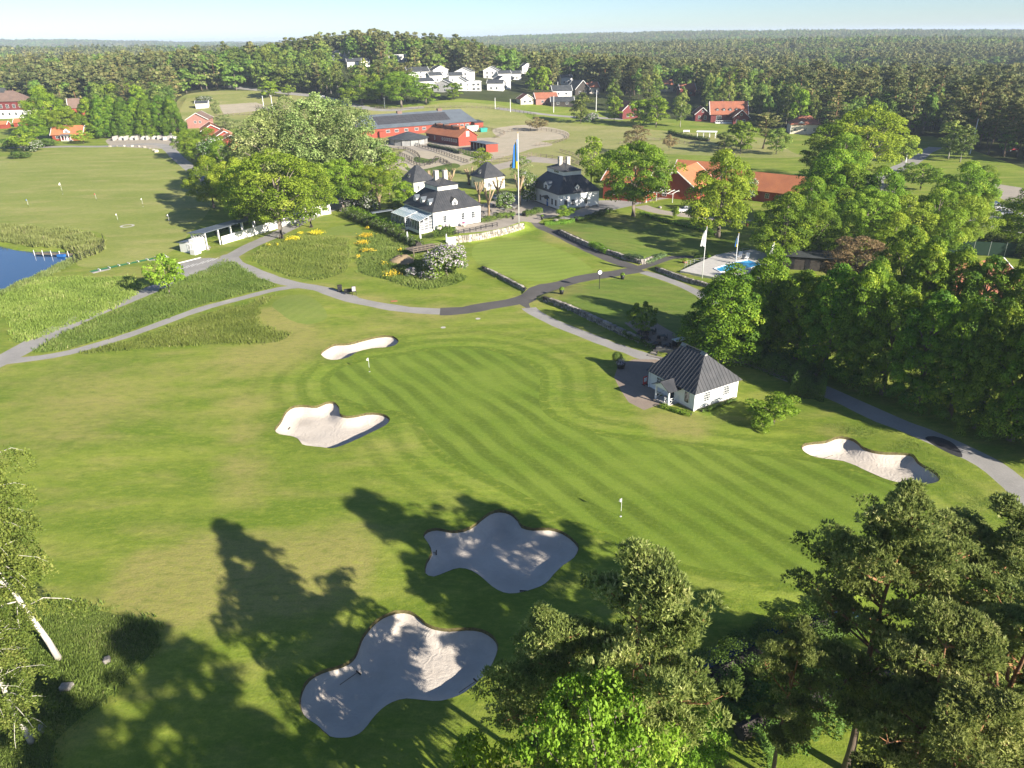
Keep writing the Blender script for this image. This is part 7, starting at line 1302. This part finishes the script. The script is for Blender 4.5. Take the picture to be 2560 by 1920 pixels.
for i, (px, py) in enumerate([(275, 367), (292, 366), (310, 366), (330, 366), (348, 367), (362, 369), (375, 372), (384, 376), (391, 380)]): p = G(px, py); s = 1.5 if i == 8 else rng.uniform(.6, 1.0); o = tag(link('boulder', SP['palestone'][i % 4], None, (p[0], p[1], p[2] + s * .25), i * 1.3), '%s boulder from the left along the range edge' % ORD[i], 'boulder', 'boulders at the range edge'); o.scale = (s * 1.3, s, s * .8)
for i, (px, py, s) in enumerate([(168, 1722, .9), (95, 1832, .8), (268, 1652, .6), (520, 625, .6), (1390, 553, 1.2), (1650, 520, .9)]): p = G(px, py); s *= .8; o = tag(link('boulder', SP['stone'][i % 4], None, (p[0], p[1], p[2] + s * .2), i), ['boulder in the rough grass below the birch', 'boulder near the bottom left corner', 'half buried boulder at the rough grass edge', 'small boulder by the shelter hut', 'large boulder in the plaza flower bed', 'boulder beside the pale drive'][i], 'boulder'); o.scale = (s * 1.3, s, s * .8)
p = G(282, 352); e = empty('sand_bays', p, .02, 'row of storage bays with concrete dividers and pale sand heaps', 'storage bays'); MB().box(0, 6, -.1, 27, 6.4, 2.0).build('rear_wall', MT['concrete'], e)
for k in range(6): MB().box(k * 5.3, 0, -.1, k * 5.3 + .4, 6, 1.9).build('divider', MT['concrete'], e)
for k in range(5): o = MB().lathe([(2.3, 0), (1.6, .9), (.6, 1.6), (.02, 1.7)], 12, (2.85 + k * 5.3, 3.4)).build('sand_heap', MT['deck'], e, True)
for k, (px, py) in enumerate(((405, 348), (415, 350), (428, 349), (438, 352), (422, 345))): p = G(px, py); o = tag(link('timber_stack', MB().box(-1.6, -1, 0, 1.6, 1, .7).box(-1.5, -.9, .72, 1.4, .9, 1.4 + .2 * k).mesh('timber_stack', MT['concrete']), None, p, k * .7), ['left', 'front middle', 'right middle', 'right', 'rear'][k] + ' pallet stack at the end of the storage bays', 'pallet stack', 'pallet stacks')
# ------------------------------------------------------------------ the far forest
HOUSES = [(o.location.x, o.location.y) for o in C.objects if o.parent is None and o.get('category') in ('house', 'building', 'barn', 'cottage', 'hut', 'farm building', 'riding hall', 'stable', 'shed')]
HA = np.array(HOUSES); rng = np.random.default_rng(77); FP = REG[0][2]
def forest_points(d0, d1, sp, grow=False):
    out = []; d = d0
    while d < d1:
        s = sp * (max(1, d / 2500) if grow else 1); n = int(1.42 * d / s); a = -.71 + 1.42 * (np.arange(n) + rng.uniform(.05, .95, n)) / n; dd = d + rng.uniform(-.5, .5, n) * s; out.append(np.stack([np.sin(a) * dd, np.cos(a) * dd], 1)); d += s
    return np.vstack(out)
def allowed(P, clear):
    ok = inside(P, FP) | (np.hypot(P[:, 0], P[:, 1]) > 1800)
    for nm, key, o, _ in REG[1:]:
        if key in ('pasture', 'range', 'asphalt', 'paddock', 'gravel'): ok &= ~inside(P, o)
    D = np.hypot(P[:, 0], P[:, 1]); A = np.arctan2(P[:, 0], P[:, 1])
    for hx, hy in HA:
        hd = math.hypot(hx, hy)
        if hd < 250: continue
        ha = math.atan2(hx + 5, hy); ok &= ~((np.abs(A - ha) < 10.5 / hd) & (D > hd - clear * (hd / 400)) & (D < hd + 14))
    return ok
Pn = forest_points(330, 1250, 7.2); Pn = Pn[allowed(Pn, 60)]; D = np.hypot(Pn[:, 0], Pn[:, 1]); u = .5 + .5 * np.sin(Pn[:, 0] * .021 + 2 * np.sin(Pn[:, 1] * .013)) * np.sin(Pn[:, 1] * .024 + 1.3) + rng.normal(size=len(Pn)) * .22
u = np.where(Pn[:, 0] > 60, u + .06, u); kindv = np.where(u > .58, 0, np.where(u > .26, 1, 2)); keep = rng.uniform(size=len(Pn)) < np.where(D < 480, .75, .9) * np.where(np.sin(Pn[:, 0] / 83 + 1) * np.sin(Pn[:, 1] / 57) > .72, .12, 1); Pn, D, kindv = Pn[keep], D[keep], kindv[keep]; Zn = T(Pn)
ST = 2 * np.ones(len(Pn))
singles = np.zeros(len(Pn), bool); SECT = ((230, 'beyond the red manor'), (470, 'beyond the tall hedge row'), (640, 'left of the hilltop houses'), (860, 'below the hilltop houses'), (1120, 'among the white hillside houses'), (1300, 'right of the white hillside houses'), (1500, 'behind the roadside houses'), (1720, 'around the half hidden red house'), (1900, 'behind the dark red villa'), (2100, 'above the pale cottage'), (2330, 'beyond the pine stand'), (9999, 'at the far right edge'))
SIDE = lambda x, y: next(n for b, n in SECT if proj(x, y, 0)[0] < b) + (', front ranks' if math.hypot(x, y) < 430 else ', second ranks' if math.hypot(x, y) < 520 else ', rear ranks')
for kv, kinds, nm, cat, words in ((0, ('mid_pine', 'mid_pine2'), 'pine_tree', 'pine', 'dark olive pine'), (1, ('mid_dec', 'mid_dec2', 'mid_bright'), 'broadleaf_tree', 'broadleaf tree', 'green broadleaf tree'), (2, ('mid_birch', 'mid_pale'), 'birch_tree', 'birch', 'pale green birch')):
    idx = np.nonzero(kindv == kv)[0]; idx = idx[np.argsort(D[idx])][:230 if kv == 0 else 190 if kv == 1 else 110]; singles[idx] = True
    for i in idx:
        x, y = Pn[i]; h = rng.uniform(14, 20) * (1.08 if kv == 0 else .95); sd = SIDE(x, y); plant(kinds[rng.integers(0, len(kinds))], (x, y, Zn[i]), h, h * rng.uniform(.36, .46) if kv == 0 else h * rng.uniform(.5, .68) if kv == 1 else h * rng.uniform(.36, .44), '%s of the forest edge %s' % (words, sd), '%s of the forest edge, %s' % (cat, sd), nm)
# the pine stand behind the car parks
PS = np.array(world([(1960, 330), (2050, 330), (2160, 335), (2330, 345), (2350, 365), (2420, 380), (2560, 420), (2700, 430), (2700, 300), (2400, 270), (2150, 262), (2000, 268)])); q = rng.uniform(PS.min(0), PS.max(0), (4000, 2)); q = q[inside(q, PS)]; sel = []
for c_ in q:
    if all(np.hypot(*(c_ - s)) > 6.2 for s in sel): sel.append(c_)
    if len(sel) > 95: break
for c_ in sel: x, y = c_; h = rng.uniform(20, 25.5); plant(('mid_pine', 'mid_pine2')[rng.integers(0, 2)], (x, y, gz(x, y)), h, h * rng.uniform(.33, .42), 'tall pine in the %s of the dark stand behind the car parks, %s' % (('left third', 'middle third', 'right third')[min(2, max(0, int((proj(x, y, 0)[0] - 1960) / 210)))], 'front ranks' if math.hypot(x, y) < 300 else 'middle ranks' if math.hypot(x, y) < 345 else 'rear ranks'), 'pines behind the car parks', 'pine_tree')
def scatter(name, P, Z, src, hs, label, wide):
    """one mass of far trees: points that carry copies of one tree"""
    me = bpy.data.meshes.new(name); me.vertices.add(len(P)); me.vertices.foreach_set('co', np.column_stack([P, Z - .3]).astype(np.float32).ravel())
    for nm, v in (('hs', hs), ('ws', wide), ('rot', rng.uniform(0, 6.28, len(P)))): at = me.attributes.new(nm, 'FLOAT', 'POINT'); at.data.foreach_set('value', v.astype(np.float32))
    o = tag(link(name, me), label, 'forest', kind='stuff'); md = o.modifiers.new('scatter', 'NODES'); g = bpy.data.node_groups.new(name, 'GeometryNodeTree'); md.node_group = g
    g.interface.new_socket('Geometry', in_out='INPUT', socket_type='NodeSocketGeometry'); g.interface.new_socket('Geometry', in_out='OUTPUT', socket_type='NodeSocketGeometry'); N = g.nodes.new; gi, go, ip, oi = N('NodeGroupInput'), N('NodeGroupOutput'), N('GeometryNodeInstanceOnPoints'), N('GeometryNodeObjectInfo'); oi.inputs['Object'].default_value = src
    def at_(n_): a = N('GeometryNodeInputNamedAttribute'); a.data_type = 'FLOAT'; a.inputs['Name'].default_value = n_; return a.outputs['Attribute']
    cs, cr = N('ShaderNodeCombineXYZ'), N('ShaderNodeCombineXYZ'); ws, hh, rr = at_('ws'), at_('hs'), at_('rot'); l = g.links.new; l(ws, cs.inputs[0]); l(ws, cs.inputs[1]); l(hh, cs.inputs[2]); l(rr, cr.inputs[2]); l(gi.outputs[0], ip.inputs['Points']); l(oi.outputs['Geometry'], ip.inputs['Instance']); l(cs.outputs[0], ip.inputs['Scale']); l(cr.outputs[0], ip.inputs['Rotation']); l(ip.outputs[0], go.inputs[0]); return o
def single(name, me_list, loc, label, cat, grp):
    bm = bmesh.new(); mats = []
    for me in me_list:
        b0 = len(bm.faces); bm.from_mesh(me); bm.faces.ensure_lookup_table()
        for f in bm.faces[b0:]: f.material_index = len(mats)
        mats.append(me.materials[0])
    me = bpy.data.meshes.new(name); bm.to_mesh(me); bm.free(); [me.materials.append(m) for m in mats]; return tag(link(name, me, None, loc), label, cat, grp)
rest = ~singles
for kv, key, nm, lab, wr in ((0, 'far_pine', 'pine_forest', 'dark olive mass of far pines', (1.05, 1.55)), (1, 'far_dec', 'broadleaf_forest', 'green mass of far broadleaf trees', (1.0, 1.5)), (2, 'far_pale', 'birch_forest', 'pale green mass of far birches', (1.0, 1.4))):
    i = np.nonzero(rest & (kindv == kv))[0]; j = i[0]; k = KINDS[key]; s = single(nm.replace('forest', 'tree'), [k.crown, k.trunk], (*Pn[j], Zn[j]), 'single far %s at the front of its stand' % nm.split('_')[0], 'tree', 'forest front trees'); i = i[1:]; scatter(nm, Pn[i], Zn[i], s, (.62 + .3 * (.5 + .5 * np.sin(Pn[i, 0] / 47) * np.sin(Pn[i, 1] / 61)) + rng.uniform(0, .35, len(i))), lab + ' covering the land beyond the houses', rng.uniform(*wr, len(i)))
Pf = forest_points(1250, 7500, 40, True); Df = np.hypot(Pf[:, 0], Pf[:, 1]); ok = allowed(Pf, 100); Pf, Df = Pf[ok], Df[ok]; Zf = T(Pf); pick = rng.uniform(size=len(Pf)) + .25 * np.sin(Pf[:, 0] / 130) * np.sin(Pf[:, 1] / 170)
for gi_, (lo, hi) in enumerate(((.55, 9), (-9, .3), (.3, .55))):
    i = np.nonzero((pick >= lo) & (pick < hi))[0]; j = i[0]; s = tag(link('tree_grove', GROVE[gi_], None, (*Pf[j], Zf[j])), ['dark', 'green', 'olive'][gi_] + ' grove of trees in the far distance', 'grove', 'far groves', 'stuff'); i = i[1:]; sc_ = np.maximum(1, Df[i] / 2500) * 1.08; scatter('distant_forest', Pf[i], Zf[i], s, rng.uniform(.85, 1.15, len(i)) * np.minimum(sc_, 1.2), ['dark', 'bright green', 'olive'][gi_] + ' forest rolling to the horizon', sc_)
# ------------------------------------------------------------------ the air
def haze():
    m = bpy.data.materials.new('haze_air'); m.use_nodes = True; t = m.node_tree; t.nodes.remove(t.nodes['Principled BSDF']); v = nd(t, 'ShaderNodeVolumePrincipled'); v.inputs['Color'].default_value = (0.70, 0.83, 1.0, 1); v.inputs['Density'].default_value = 0.00014; v.inputs['Anisotropy'].default_value = 0.0; t.links.new(v.outputs[0], t.nodes['Material Output'].inputs['Volume'])
    zl = float(ZZ.min()) - 1.0; zh = max(float(ZZ.max()) + 26, CAMH + 4); tag(MB().box(-15600, -15600, zl, 15600, 15600, zh).build('haze', m), 'pale summer haze over the land', 'haze', kind='stuff')
haze()
